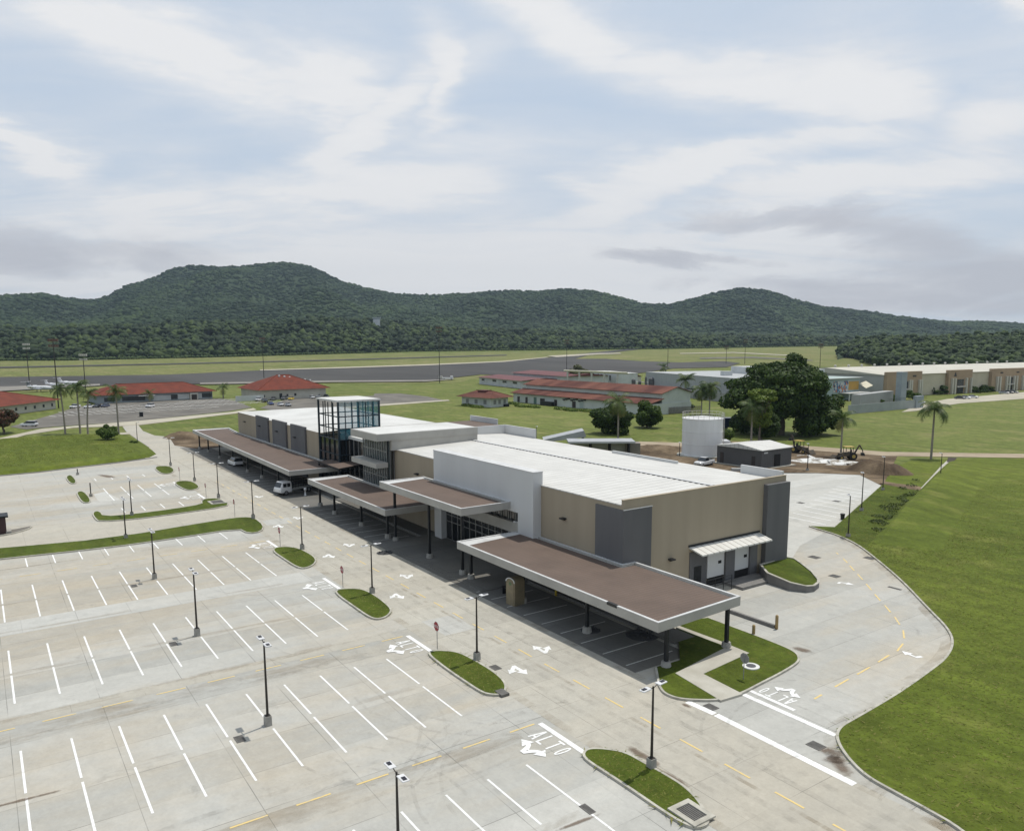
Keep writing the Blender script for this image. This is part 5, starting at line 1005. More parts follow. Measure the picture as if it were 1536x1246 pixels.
p = F(212, 625); t = thing('utility_cabinet', 'black utility cabinet on the verge beyond the bend of the access road', 'cabinet', p); q = MB(); q.box(-.8, .8, -.5, .5, .1, 1.6); q.build('cabinet_body', DSTEEL, t); q = MB(); q.box(-.9, .9, -.6, .6, 0, .098); q.build('plinth', CBASE, t)
# guard booth island at the left edge
ip = smooth_line([G(x, y, .1) for x, y in ((-60, 801), (-40, 797), (0, 797), (30, 792), (47, 788.5), (49, 790), (38, 795), (15, 801), (-5, 804), (-60, 808))], 1, True)
ar = sum(ip[i].x*ip[(i+1) % len(ip)].y-ip[(i+1) % len(ip)].x*ip[i].y for i in range(len(ip))); ip = ip if ar > 0 else ip[::-1]
mb = MB(); kerb_mesh(mb, ip, .16, .15, True, 1); kb = struct(mb.build('kerb', KERB)); struct(sheet('paved_island', ribbon(ip, .15, 0, True)[0], ASPH, .14, False, kb))
p = G(-4, 799, .14); t = thing('guard_booth', 'small dark guard booth cut off by the left edge, on a narrow grey island', 'booth', p); q = MB(); q.box(-1.0, 1.0, -1.0, 1.0, .0, 2.1); q.build('booth_wall', M('maroon_paint', (.05, .025, .025), (.04, .02, .02), 2, .6), t); q = MB(); q.box(-1.3, 1.3, -1.3, 1.3, 2.102, 2.3); q.build('booth_roof', DSTEEL, t); q = MB(); q.box(-.8, .8, -1.03, -1.002, 1.0, 1.9); q.build('window', WIN, t)
p = G(13, 797.5, .14); tag(MB().box(-.9, .9, -.3, .3, 0, .25).build('concrete_pad', CBASE, None, False, p), 'low pale concrete pad beside the guard booth on the narrow island', 'pad')
# ================================================================ vehicles
TYRE = M('tyre_rubber', (.018, .018, .018), (.026, .025, .024), 4, .85); RIM = M('wheel_rim', (.32, .32, .33), None, 1, .35, .6); CGLASS = glass_mat('car_glass', (.012, .015, .018), 1.0, .08); HL = M('headlight_lens', (.55, .55, .56), None, 1, .15); TL = M('tail_light', (.25, .015, .012), None, 1, .3); PLAST = M('black_plastic', (.02, .02, .022), None, 1, .6)
def paint(name, c): 
    m = M('car_paint_'+name, c, tuple(v*.94 for v in c), .5, .28, .0, spec=.6); m.node_tree.nodes['Principled BSDF'].inputs['Coat Weight'].default_value = .5; return m
CP = {'white': paint('white', (.64, .64, .64)), 'silver': paint('silver', (.36, .37, .38)), 'dark': paint('dark', (.02, .022, .026)), 'blue': paint('blue', (.015, .04, .20)), 'yellow': paint('yellow', (.60, .42, .02)), 'grey': paint('grey', (.12, .125, .13)), 'red': paint('red', (.25, .02, .02)), 'navy': paint('navy', (.012, .02, .06))}
def loft(mb, st, mi=0):
    """stations along x: (x, z_low, z_high, half width low, half width high)"""
    rings = [[(x, -a, z0), (x, -max(a, b)*1.0, z0+(z1-z0)*.45), (x, -b, z1-(z1-z0)*.12), (x, -b*.88, z1), (x, b*.88, z1), (x, b, z1-(z1-z0)*.12), (x, max(a, b)*1.0, z0+(z1-z0)*.45), (x, a, z0)] for x, z0, z1, a, b in st]
    k = len(mb.v); n = 8
    for r in rings: mb.v += r
    for i in range(len(rings)-1):
        for j in range(n):
            j2 = (j+1) % n; mb.f.append((k+i*n+j, k+i*n+j2, k+(i+1)*n+j2, k+(i+1)*n+j)); mb.m.append(mi)
    mb.f.append(tuple(range(k+n-1, k-1, -1))); mb.m.append(mi); q = k+(len(rings)-1)*n; mb.f.append(tuple(range(q, q+n))); mb.m.append(mi)
def wheels(t, xs, hw, r=.33, w=.22):
    for x in xs:
        for s in (-1, 1):
            q = MB(); q.tube((x, s*(hw-w), r), (x, s*hw, r), r, n=14); wo = q.build('wheel', TYRE, t); q = MB(); q.tube((x, s*(hw-.01), r), (x, s*(hw+.012), r), r*.62, n=10); q.build('rim', RIM, wo)
def make_car(kind, col):
    t = empty({'sedan': 'parked_car', 'suv': 'parked_car', 'pickup': 'pickup_truck', 'van': 'parked_van'}[kind]); b = MB(); g = MB()
    if kind == 'sedan':
        loft(b, [(-2.2, .42, .82, .72, .70), (-2.1, .3, .93, .84, .78), (-1.3, .26, .98, .88, .80), (.9, .26, .95, .88, .80), (1.9, .28, .84, .85, .76), (2.2, .42, .70, .72, .68)]); loft(g, [(-1.75, .93, .98, .74, .66), (-1.0, .94, 1.40, .78, .60), (.25, .94, 1.42, .78, .60), (1.15, .92, .96, .74, .66)]); rf = (-1.05, .3, 1.405, .58); wx = (-1.35, 1.35); hw, nose, tail, lz = .86, 2.17, -2.17, .68
    elif kind == 'suv':
        loft(b, [(-2.3, .5, 1.0, .80, .78), (-2.2, .36, 1.08, .90, .84), (.9, .34, 1.08, .92, .85), (1.9, .36, 1.0, .90, .82), (2.3, .5, .86, .78, .74)]); loft(g, [(-2.15, 1.06, 1.12, .80, .74), (-1.95, 1.06, 1.68, .83, .68), (.3, 1.06, 1.72, .83, .68), (1.2, 1.04, 1.1, .80, .74)]); rf = (-1.98, .34, 1.69, .66); wx = (-1.42, 1.42); hw, nose, tail, lz = .90, 2.27, -2.27, .84
    elif kind == 'pickup':
        loft(b, [(-2.6, .5, 1.0, .82, .82), (-2.55, .42, 1.05, .88, .86), (-.55, .40, 1.05, .90, .86), (.7, .38, 1.06, .90, .84), (2.2, .42, .98, .88, .80), (2.55, .52, .84, .78, .74)]); loft(g, [(-.55, 1.04, 1.1, .80, .74), (-.4, 1.04, 1.66, .82, .66), (.6, 1.04, 1.66, .82, .66), (1.35, 1.02, 1.08, .78, .72)]); rf = (-.45, .62, 1.64, .64); wx = (-1.55, 1.65); hw, nose, tail, lz = .89, 2.52, -2.58, .80
    else:
        loft(b, [(-2.4, .45, 1.2, .84, .84), (-2.35, .35, 1.85, .90, .80), (1.2, .34, 1.9, .92, .80), (1.9, .36, 1.25, .90, .82), (2.4, .45, .95, .82, .76)]); loft(g, [(-2.2, 1.2, 1.26, .905, .85), (-2.1, 1.22, 1.7, .895, .83), (1.25, 1.22, 1.7, .895, .83), (1.75, 1.2, 1.26, .90, .84)]); rf = (-2.2, 1.1, 1.89, .78); wx = (-1.5, 1.5); hw, nose, tail, lz = .90, 2.37, -2.38, .82
    bo = tri_clean(b.build('body', CP[col], t)); tri_clean(g.build('windows', CGLASS, t)); q = MB(); q.box(rf[0], rf[1], -rf[3], rf[3], rf[2], rf[2]+.05); tri_clean(q.build('roof', CP[col], t), .02)
    if kind == 'pickup': q = MB(); q.box(-2.5, -.62, -.74, .74, 1.056, 1.075); q.build('load_bed', PLAST, t)
    for s in (-1, 1):
        q = MB(); q.box(nose-.16, nose-.0, s*.48-.16, s*.48+.16, lz-.09, lz+.06); q.build('headlight', HL, t); q = MB(); q.box(tail, tail+.1, s*.62-.1, s*.62+.1, lz-.05, lz+.16); q.build('tail_light', TL, t)
    q = MB(); q.box(nose-.1, nose+.04, -.7, .7, .36, .52); q.box(tail-.04, tail+.1, -.7, .7, .36, .52); q.build('bumper', PLAST, t)
    wheels(t, wx, hw); return t
CARS = {}
def car(kind, col, p, head, label, cat='car', group='cars parked near the red-roofed buildings'):
    key = (kind, col); rz = math.atan2(head.y, head.x)
    if key not in CARS: CARS[key] = o = make_car(kind, col); o.location = p; o.rotation_euler = (0, 0, rz)
    else: o = copy_thing(CARS[key], p, rz)
    tag(o, label, cat, group); return o
rt_, aw_ = R2.copy(), F2.copy(); dia = (R2*.6-F2).normalized()
car('suv', 'white', F(44, 639.5), -rt_, 'white car on the path right of the red-leaved tree')
car('pickup', 'white', F(112.5, 612), -aw_, 'white pickup nosed out beside the red-roofed building corner')
car('sedan', 'white', F(132.5, 612), -aw_, 'white saloon parked behind the three palm trunks, right of the white pickup')
car('sedan', 'dark', F(146, 611), -aw_, 'dark saloon parked between a white saloon and a dark blue one')
car('sedan', 'navy', F(158, 610.5), -aw_, 'dark blue saloon parked at the left end of the white and blue-grey building')
car('suv', 'white', F(225, 611), -aw_, 'white car alone in the middle of the marked car park')
for i, (px, k, c, d, l) in enumerate((((388, 601), 'sedan', 'white', -aw_, 'white car beside the white screen wall of the square hall'), ((397, 603), 'suv', 'dark', dia, 'black car at the left end of the row by the square hall'), ((406, 607), 'sedan', 'blue', dia, 'bright blue saloon in front of the square red-roofed hall'), ((410, 600), 'sedan', 'grey', -aw_, 'dark grey car behind the bright blue saloon'), ((421, 608.5), 'sedan', 'white', dia, 'white saloon right of the bright blue one'), ((432, 609), 'sedan', 'silver', dia, 'silver saloon nearest the camera in the group by the square hall'), ((426, 599.5), 'suv', 'grey', -aw_, 'dark grey car left of the yellow car'), ((436.5, 599.5), 'sedan', 'yellow', -aw_, 'yellow car against the wall of the square hall'), ((468, 597.5), 'sedan', 'white', dia, 'white car at the right end of the square hall'), ((478, 596), 'suv', 'white', -aw_, 'white van-like car between two cars at the right end of the square hall'), ((489.5, 596), 'sedan', 'dark', dia, 'dark saloon just left of the glass lantern, by the hall'))):
    car(k, c, F(*px), d, l)
for px, c, l in (((1440, 598.5), 'dark', 'dark car left of two white cars by the second tan portico'), ((1448, 598), 'white', 'white car nearest the second tan portico'), ((1459, 597), 'white', 'second white car right of the first by the portico'), ((1506, 590.5), 'silver', 'silver car by the third tan portico'), ((1513, 590), 'dark', 'dark car by the third tan portico'), ((1520, 589.5), 'grey', 'grey car by the third tan portico, farthest right'), ((1380, 605), 'white', 'white car half hidden by the palm before the long cream warehouse')):
    car('sedan', c, F(*px), (rt_*.8-aw_*.6).normalized(), l, 'car', 'cars parked at the long cream warehouse')
p = G(1056, 698); o = car('pickup', 'white', p, (G(1044, 699)-G(1068, 694)).normalized(), 'white double-cab pickup parked between the water tank and the pump house', 'pickup', None)
o = car('van', 'white', G(1086, 672), aw_, 'white van half hidden behind the water tank', 'van', None)
h = (G(338, 700)-G(362, 694)).normalized(); car('suv', 'white', G(353, 698), Vector((-1, -.05, 0)).normalized(), 'white car parked in the shade under the long far canopy', 'car', None)
# flatbed truck
p = G(441, 739); t = thing('flatbed_truck', 'white double-cab flatbed truck with a dark stake bed, parked at the gap between canopies', 'truck', p, math.atan2((G(418, 742)-G(470, 733)).y, (G(418, 742)-G(470, 733)).x))
q = MB(); loft(q, [(1.0, .55, 2.1, .95, .85), (1.1, .5, 2.2, 1.0, .86), (2.6, .5, 2.2, 1.0, .86), (3.05, .5, 1.35, 1.0, .92), (3.15, .55, 1.1, .95, .88)]); tri_clean(q.build('cab', CP['white'], t)); q = MB(); q.box(1.35, 1.85, -1.01, 1.01, 1.35, 1.95); q.box(2.0, 2.6, -1.01, 1.01, 1.35, 1.95); q.build('side_window', CGLASS, t); q = MB(); q.hexa([(3.03, -.82, 1.38), (3.06, -.82, 1.36), (3.06, .82, 1.36), (3.03, .82, 1.38)], [(2.66, -.75, 2.08), (2.69, -.75, 2.08), (2.69, .75, 2.08), (2.66, .75, 2.08)]); q.build('windscreen', CGLASS, t)
q = MB(); q.box(-3.2, .9, -1.05, 1.05, .85, 1.0); q.box(-3.2, 3.0, -.4, .4, .55, .849); q.build('flat_bed', GREYS, t); q = MB()
for k in range(9): q.box(-3.2+.5*k, -3.14+.5*k, -1.05, -.99, 1.0, 2.0); q.box(-3.2+.5*k, -3.14+.5*k, .99, 1.05, 1.0, 2.0)
for z in (1.25, 1.55, 1.9):
    for y in (-1.08, 1.055): q.box(-3.2, .86, y, y+.025, z, z+.12)
q.box(.86, .92, -1.05, 1.05, 1.0, 2.1); q.build('stake_sides', DSTEEL, t)
for s in (-1, 1): q = MB(); q.box(3.12, 3.18, s*.7-.16, s*.7+.16, .75, .95); q.build('headlight', HL, t)
q = MB(); q.box(3.0, 3.2, -.95, .95, .42, .58); q.build('bumper', PLAST, t); wheels(t, (-2.2, 2.1), 1.0, .4, .28)
p = G(458, 743); q = MB(); q.lathe([(.26, 0), (.26, .05), (.14, .06), (.12, .85), (.2, .86), (.2, 1.25), (.05, 1.3)], 12); tag(q.build('water_cooler', M('white_plastic', (.6, .6, .6), None, 1, .4), None, True, p), 'small white drum on a stand beside the flatbed truck', 'drum')
# box truck by the big tree
p = G(1106, 645); d = rt_; t = thing('box_truck', 'dark blue box truck with a white cab under the trees behind the water tank', 'truck', p, math.atan2(d.y, d.x)); q = MB(); q.box(-5, 1.2, -1.2, 1.2, .9, 3.5); tri_clean(q.build('cargo_box', CP['navy'], t), .04); q = MB(); loft(q, [(1.4, .6, 2.5, 1.1, .95), (2.9, .6, 2.5, 1.1, .95), (3.3, .6, 1.6, 1.1, 1.0)]); tri_clean(q.build('cab', CP['white'], t)); q = MB(); q.hexa([(3.27, -.9, 1.65), (3.31, -.9, 1.63), (3.31, .9, 1.63), (3.27, .9, 1.65)], [(2.93, -.85, 2.4), (2.97, -.85, 2.4), (2.97, .85, 2.4), (2.93, .85, 2.4)]); q.box(1.9, 2.7, -1.11, 1.11, 1.6, 2.2); q.build('cab_windows', CGLASS, t); wheels(t, (-3.4, 2.4), 1.12, .5, .3)
# backhoe loaders
def backhoe(p, rz, label, boom):
    t = thing('backhoe_loader', label, 'backhoe', p, rz, 'backhoe loaders on the dirt yard'); DG = M('machine_grime', (.085, .062, .035), (.05, .045, .04), 1.2, .7); YW = M('machine_yellow', (.42, .30, .07), (.34, .25, .07), 1, .5)
    q = MB(); loft(q, [(-.9, .7, 1.3, .5, .45), (.6, .7, 1.5, .55, .5), (2.0, .8, 1.35, .45, .4)]); tri_clean(q.build('chassis', DG, t)); q = MB()
    for x in (-.7, .75):
        for y in (-.65, .65): q.box(x-.05, x+.05, y-.05, y+.05, 1.2, 2.6)
    q.build('cab_posts', LAMPD, t); q = MB(); q.box(-.9, .95, -.8, .8, 2.602, 2.75); tri_clean(q.build('cab_roof', YW, t), .04); q = MB(); q.box(-.5, .1, -.3, .3, 1.25, 1.6); q.box(-.6, -.45, -.3, .3, 1.601, 2.1); q.build('seat', LAMPD, t)
    for x, r, w in ((-.75, .75, .42), (1.7, .45, .3)):
        for s in (-1, 1): q = MB(); q.tube((x, s*(.95-w), r), (x, s*.95, r), r, n=16); wo = q.build('wheel', TYRE, t); q = MB(); q.tube((x, s*.94, r), (x, s*.965, r), r*.5, n=10); q.build('rim', YW, wo)
    q = MB(); q.tube((1.2, -.6, 1.0), (2.9, -.6, .5), .09); q.tube((1.2, .6, 1.0), (2.9, .6, .5), .09); q.build('loader_arm', DG, t); q = MB(); q.hexa([(2.8, -1.05, .12), (3.6, -1.05, .1), (3.6, 1.05, .1), (2.8, 1.05, .12)], [(2.7, -1.05, .9), (2.85, -1.05, .95), (2.85, 1.05, .95), (2.7, 1.05, .9)]); q.build('loader_bucket', DG, t)
    q = MB(); pts = [Vector(v) for v in boom]
    for a_, b_, r0, r1 in zip(pts, pts[1:], (.2, .16, .1), (.15, .1, .08)): q.tube(a_, b_, r0, r1, 6)
    q.build('boom', DG, t); e = pts[-1]; q = MB(); q.hexa([(e.x-.35, -.35, e.z-.5), (e.x+.3, -.35, e.z-.5), (e.x+.3, .35, e.z-.5), (e.x-.35, .35, e.z-.5)], [(e.x-.15, -.35, e.z+.1), (e.x+.35, -.35, e.z+.1), (e.x+.35, .35, e.z+.1), (e.x-.15, .35, e.z+.1)]); q.build('digging_bucket', LAMPD, t)
rz = math.atan2(-R2.y, -R2.x); backhoe(G(1272, 689), rz, 'backhoe with a yellow cab roof and raised folded boom, beside the lone palm', [(-1.1, 0, 1.0), (-2.2, 0, 3.0), (-2.9, 0, 1.9), (-3.0, 0, 1.3)]); backhoe(G(1198, 679), rz+2.2, 'backhoe half hidden by the pump house, its dark boom upright', [(-1.1, 0, 1.0), (-1.6, 0, 3.2), (-1.9, 0, 3.9), (-2.2, 0, 3.0)])
# parked jets
def jet(p, L, rz, label, belly):
    t = thing('parked_jet', label, 'aeroplane', p, rz, 'business jets on the apron'); W_ = M('jet_white', (.66, .66, .67), None, .5, .3); s = L/17; q = MB(); prof = [(-8.5, .1, 2.6), (-7.5, .45, 2.45), (-5.5, .85, 2.2), (-2, 1.05, 2.1), (4, 1.05, 2.1), (6.5, .85, 2.0), (7.8, .5, 1.85), (8.5, .08, 1.7)]; n = 12
    for x, r, z in prof:
        for k in range(n): q.v.append((x*s, r*s*math.cos(2*math.pi*k/n), (z+r*math.sin(2*math.pi*k/n))*s))
    for i in range(len(prof)-1):
        for k in range(n): k2 = (k+1) % n; q.f.append((i*n+k, (i+1)*n+k, (i+1)*n+k2, i*n+k2)); q.m.append(1 if belly and math.sin(2*math.pi*(k+.5)/n) < -.3 else 0)
    f = tri_clean(q.build('fuselage', [W_, M('jet_blue', (.03, .06, .14), None, 1, .3)], t)); 
    q = MB(); q.hexa([(6.6*s, -.55*s, 2.3*s), (7.3*s, -.4*s, 2.15*s), (7.3*s, .4*s, 2.15*s), (6.6*s, .55*s, 2.3*s)], [(6.4*s, -.4*s, 2.72*s), (6.9*s, -.3*s, 2.5*s), (6.9*s, .3*s, 2.5*s), (6.4*s, .4*s, 2.72*s)]); q.build('cockpit_window', CGLASS, f)
    q = MB()
    for k in range(7): q.box((-2+.95*k)*s, (-1.65+.95*k)*s, -1.07*s, -.98*s, 2.25*s, 2.5*s)
    q.build('cabin_windows', CGLASS, f)
    for sg in (-1, 1):
        q = MB(); pts = [(1.6, .7), (-1.2, .7), (-3.2, 8.0), (-2.2, 8.0)]; b = [(x*s, sg*y*s, 1.35*s+.05*y*s) for x, y in pts]; q.hexa(b if sg < 0 else b[::-1], [(x, y, z+.14*s) for x, y, z in (b if sg < 0 else b[::-1])]); q.build('wing', W_, t)
        q = MB(); q.lathe([(.3, -1.4), (.52, -1.2), (.55, .6), (.5, 1.2)], 10); e = q.build('engine', W_, t); e.rotation_euler = (0, R(90), 0); e.location = (-4.8*s, sg*1.55*s, 2.75*s); e.scale = (s,)*3
        q = MB(); b = [(-7.4*s, sg*.05, 5.0*s), (-8.6*s, sg*.05, 5.0*s), (-9.3*s, sg*3.0*s, 5.05*s), (-8.6*s, sg*3.0*s, 5.05*s)]; q.hexa(b if sg < 0 else b[::-1], [(x, y, z+.1*s) for x, y, z in (b if sg < 0 else b[::-1])]); q.build('tailplane', W_, t)
    q = MB(); q.hexa([(-5.6*s, -.1, 2.9*s), (-5.6*s, .1, 2.9*s), (-8.3*s, .1, 2.7*s), (-8.3*s, -.1, 2.7*s)][::-1], [(-7.3*s, -.06, 5.1*s), (-7.3*s, .06, 5.1*s), (-8.9*s, .06, 5.1*s), (-8.9*s, -.06, 5.1*s)][::-1]); tri_clean(q.build('tail_fin', [M('jet_fin', (.30, .31, .33), (.06, .07, .09), .5, .4) if belly else W_], t))
    q = MB(); q.tube((6*s, 0, 0), (6*s, 0, 1.6*s), .12*s); q.tube((-1*s, -1.2*s, 0), (-1*s, -1.2*s, 1.4*s), .16*s); q.tube((-1*s, 1.2*s, 0), (-1*s, 1.2*s, 1.4*s), .16*s); q.build('landing_gear', LAMPD, t)
rz = math.atan2(R2.y, R2.x); jet(F(61, 587.5), 17, rz-.25, 'white jet with a dark blue belly behind the left red roof', True); jet(F(84, 581.5), 14, rz-.2, 'white jet partly hidden behind the blue-bellied jet', False); jet(F(108, 580), 17, rz-.15, 'white jet with a white tail behind the tallest palms', False)
p = F(672, 569.5); t = thing('apron_tug', 'tiny white and grey service vehicle on the apron right of the lone mast', 'service vehicle', p, rz); q = MB(); q.box(-3.5, 3.5, -1.2, 1.2, .5, 1.5); q.box(1.5, 3.2, -1.1, 1.1, 1.5, 2.6); tri_clean(q.build('body', CP['white'], t), .1); q = MB(); q.box(-6, -3.6, -1, 1, .5, 2.4); q.build('trailer', GUTTER, t); wheels(t, (-2.4, 2.2), 1.25, .5, .3)
# ================================================================ the dirt yard behind the terminal
yd = sheet('dirt_yard', P((925, 690), (940, 671), (990, 664), (1060, 668), (1100, 664), (1180, 668), (1230, 672), (1330, 681.5), (1346, 684), (1338, 700), (1324, 729), (1291, 713), (1225, 709.8), (1180, 716), (1100, 712), (1010, 700)), DIRT, .0, False); struct(yd)
TRK = M('dirt_track', (.34, .28, .20), (.27, .215, .15), .2, .95, 0, .3, 3, kind='World')
struct(sheet('dirt_track', P((880, 666), (960, 662), (1030, 664), (1100, 662), (1200, 668), (1330, 677.5), (1536, 680.5), (1800, 683), (1800, 688), (1536, 686.5), (1330, 683.5), (1200, 674), (1100, 668), (1030, 669), (960, 668), (880, 671)), TRK, .006, False))
struct(sheet('dirt_or_shade_patch', P((254, 656), (272, 648), (300, 648), (352, 660), (352, 668), (300, 674), (262, 668)), DIRT, .012, False))
def mound(p, rx, ry, h, label, m=None, rz=0, seed=1, cat='dirt pile'):
    n, k = 26, 12; rr = random.Random(seed); V_ = []; 
    for i in range(k+1):
        r = i/k
        for j in range(n):
            a_ = 2*math.pi*j/n; x, y = math.cos(a_)*r, math.sin(a_)*r; nz = mnoise.noise(Vector((x*2.3+seed, y*2.3, seed*.7)))*.35+mnoise.noise(Vector((x*6+seed, y*6, 3)))*.15; V_.append((x*rx*(1+.12*nz), y*ry*(1+.12*nz), max(-.02, h*((1-r**1.6)*(1+nz)))-.01*(r == 1)))
    F_ = [(i*n+j, i*n+(j+1) % n, (i+1)*n+(j+1) % n, (i+1)*n+j) for i in range(k) for j in range(n)]
    o = np_mesh('dirt_pile', V_, np.array(F_)[:, ::-1], m or DIRT, None, False); o.location = p; o.rotation_euler.z = rz; tag(o, label, cat, 'spoil heaps'); return o
mound(G(1318, 707), 6.5, 4, 2.2, 'tall dark brown dirt heap at the far corner of the rear lot', seed=2); mound(G(276, 656), 6, 4.5, 1.6, 'brown dirt heap beside the far end of the long canopy', seed=4, rz=.5); mound(G(322, 663), 4, 2.5, .7, 'low orange dirt heap under the far canopy end', seed=5); mound(G(1160, 706), 7, 2.2, .5, 'low dirt ridge in front of the pump house', seed=6, rz=math.atan2(R2.y, R2.x)); mound(G(985, 676), 9, 5, 1.3, 'broad reddish dirt heap left of the water tank', seed=7, rz=math.atan2(R2.y, R2.x)); mound(G(1015, 690), 7, 3, .8, 'low dirt heap in front of the water tank footing', seed=9, rz=.4)
WS = M('white_sheeting', (.58, .58, .56), (.20, .17, .13), .9, .6, 0, .5, 3, lo=.46, hi=.62)
for k, (px, rx, ry, l) in enumerate((((1215, 691), 4.5, 1.6, 'crumpled white plastic sheeting left of the backhoe by the pump house wall'), ((1243, 693), 6, 1.3, 'long strip of crumpled white plastic sheeting in front of the backhoe'), ((1268, 696.5), 4, .7, 'thin white strip of sheeting at the right end of the litter'))):
    o = mound(G(*px), rx, ry, .5, l, WS, math.atan2(R2.y, R2.x), 11+k, 'sheeting'); o.name = 'plastic_sheeting'; o['group'] = 'white plastic sheeting on the dirt yard'
p = G(1118, 706); tag(MB().obox((0, 0), R2.xy, 2.6, .5, 0, .5).build('pipe_stack', GREYS, None, False, p), 'grey stack of slabs lying on the dirt beside the pump house', 'stack')
# drain channel and swale on the right lawn
CH_ = [G(x, y) for x, y in ((1429, 688), (1416, 700), (1402, 716), (1386, 734))]; q = MB()
for a_, b_ in zip(CH_, CH_[1:]): d = (b_-a_).normalized(); n_ = Vector((-d.y, d.x, 0)); q.hexa([tuple(a_-n_*.5), tuple(b_-n_*.5), tuple(b_+n_*.5), tuple(a_+n_*.5)], [tuple(v+Vector((0, 0, .17))) for v in (a_-n_*.5, b_-n_*.5, b_+n_*.5, a_+n_*.5)])
struct(q.build('drain_channel', KERB)); struct(sheet('dirt_or_shade_patch', P((1422, 687), (1436, 687.5), (1428, 695), (1420, 694)), M('culvert_shade', (.05, .04, .03), None, 1, .95), .19, False)); struct(sheet('dirt_or_shade_patch', P((1322, 722), (1345, 726), (1372, 729), (1387, 733), (1382, 737), (1360, 734), (1335, 729), (1320, 726)), DIRT, .145, False))  # first patch paints the culvert's shade onto the ground; second is dirt

# worn bay lines of the old car park beyond the road
p0 = F(150, 607.5); u = (F(319, 599)-p0); u.z = 0; u.normalize(); v = Vector((u.y, -u.x, 0)); v = v if v.dot(F2) < 0 else -v; mb = MB()
for row, s0, s1 in ((2, 30, 72), (9, -12, 74), (14.5, -12, 74), (25, -20, 66), (30.5, -20, 58), (40, -26, 30)):
    k = s0
    while k < s1:
        a = p0+u*k+v*row; stripe(mb, a, a+v*4.6+u*1.2, .75 if row < 5 else .55, .05); k += 2.75
struct(mb.build('bay_marks', DPAINT))

rr = random.Random(33); bd = None
for k in range(14):
    f = rr.random(); p = G(1195+75*f+rr.uniform(-4, 4), 686+9*f+rr.uniform(-3, 3)); p.z = .25
    if bd is None: q = MB(); q.box(-1.1, 1.1, -.16, .16, 0, .1); bd = o = tri_clean(q.build('loose_board', WS), .02); o.location = p
    else: o = bd.copy(); COL.objects.link(o); o.location = p
    o.rotation_euler = (rr.uniform(-.15, .15), rr.uniform(-.12, .12), rr.uniform(0, 3.14)); o.scale = (rr.uniform(.6, 1.5), rr.uniform(.8, 2.2), 1); tag(o, 'loose white board lying on the dirt among the white sheeting by the backhoes', 'board', 'loose boards in the dirt yard')
# ================================================================ vegetation
def leaf_mat(name, c1, c2, c3, rough=.6, trans=.0):
    m, nt, b = new_mat(name); b.inputs['Roughness'].default_value = rough; b.inputs['Specular IOR Level'].default_value = .25
    a = nt.nodes.new('ShaderNodeAttribute'); a.attribute_name = 'tone'; col = ramp(nt, a.outputs['Fac'], ((0.0, c1), (.5, c2), (1.0, c3))); nt.links.new(col, b.inputs['Base Color'])
    if trans: 
        tr = nt.nodes.new('ShaderNodeBsdfTranslucent'); nt.links.new(col, tr.inputs['Color']); mx = nt.nodes.new('ShaderNodeMixShader'); mx.inputs[0].default_value = trans; out = nt.nodes['Material Output']; nt.links.new(b.outputs[0], mx.inputs[1]); nt.links.new(tr.outputs[0], mx.inputs[2]); nt.links.new(mx.outputs[0], out.inputs['Surface'])
    return m
LF_DARK = leaf_mat('leaf_dark', (.016, .036, .004), (.036, .070, .008), (.085, .130, .018), .6, .3)
LF_MID = leaf_mat('leaf_mid', (.026, .056, .006), (.060, .105, .012), (.115, .165, .024), .6, .3)
LF_LITE = leaf_mat('leaf_light', (.045, .085, .008), (.100, .150, .016), (.18, .22, .03), .55, .2)
LF_RED = leaf_mat('leaf_reddish', (.016, .030, .006), (.060, .035, .012), (.19, .028, .018), .55, .1)
LF_PALM = leaf_mat('palm_leaf', (.030, .058, .010), (.070, .110, .020), (.17, .16, .05), .5, .25)
LF_OLIVE = leaf_mat('leaf_olive', (.05, .06, .025), (.10, .11, .045), (.16, .165, .075), .6, .1)
BARK = M('bark', (.10, .082, .062), (.16, .135, .105), 3, .9, 0, .5, 9, (1, 1, .3)); PBARK = M('palm_bark', (.20, .175, .145), (.29, .26, .215), 5, .9, 0, .4, 9, (.5, .5, 3))
def leaf_cloud(lobes, n, size, seed=0, flat=.5, shell=.55):
    """quads scattered through a set of ellipsoid lobes (centre, radii), denser near their surface"""
    r = np.random.default_rng(seed); L = len(lobes); vol = np.array([(l[1][0]*l[1][1]*l[1][2])**.67 for l in lobes]); idx = r.choice(L, n, p=vol/vol.sum())
    C_ = np.array([l[0] for l in lobes])[idx]; RR_ = np.array([l[1] for l in lobes])[idx]
    d = r.normal(size=(n, 3)); d /= np.linalg.norm(d, axis=1)[:, None]; rad = shell+(1-shell)*r.random(n)**.6; c = C_+d*RR_*rad[:, None]
    nm = d*.8+r.normal(size=(n, 3))*flat; nm[:, 2] += .25; nm /= np.linalg.norm(nm, axis=1)[:, None]
    a = np.cross(nm, r.normal(size=(n, 3))); a /= np.linalg.norm(a, axis=1)[:, None]; b = np.cross(nm, a); s = size*(.55+.9*r.random(n))[:, None]
    V_ = np.stack([c-a*s*.5, c+b*s*.32, c+a*s*.5, c-b*s*.32], 1).reshape(-1, 3); F_ = np.arange(4*n).reshape(n, 4)
    lt = r.random(L); tone = np.clip(.25*lt[idx]+.75*r.random(n)**1.3, 0, 1); return V_, F_, np.repeat(tone, 4)
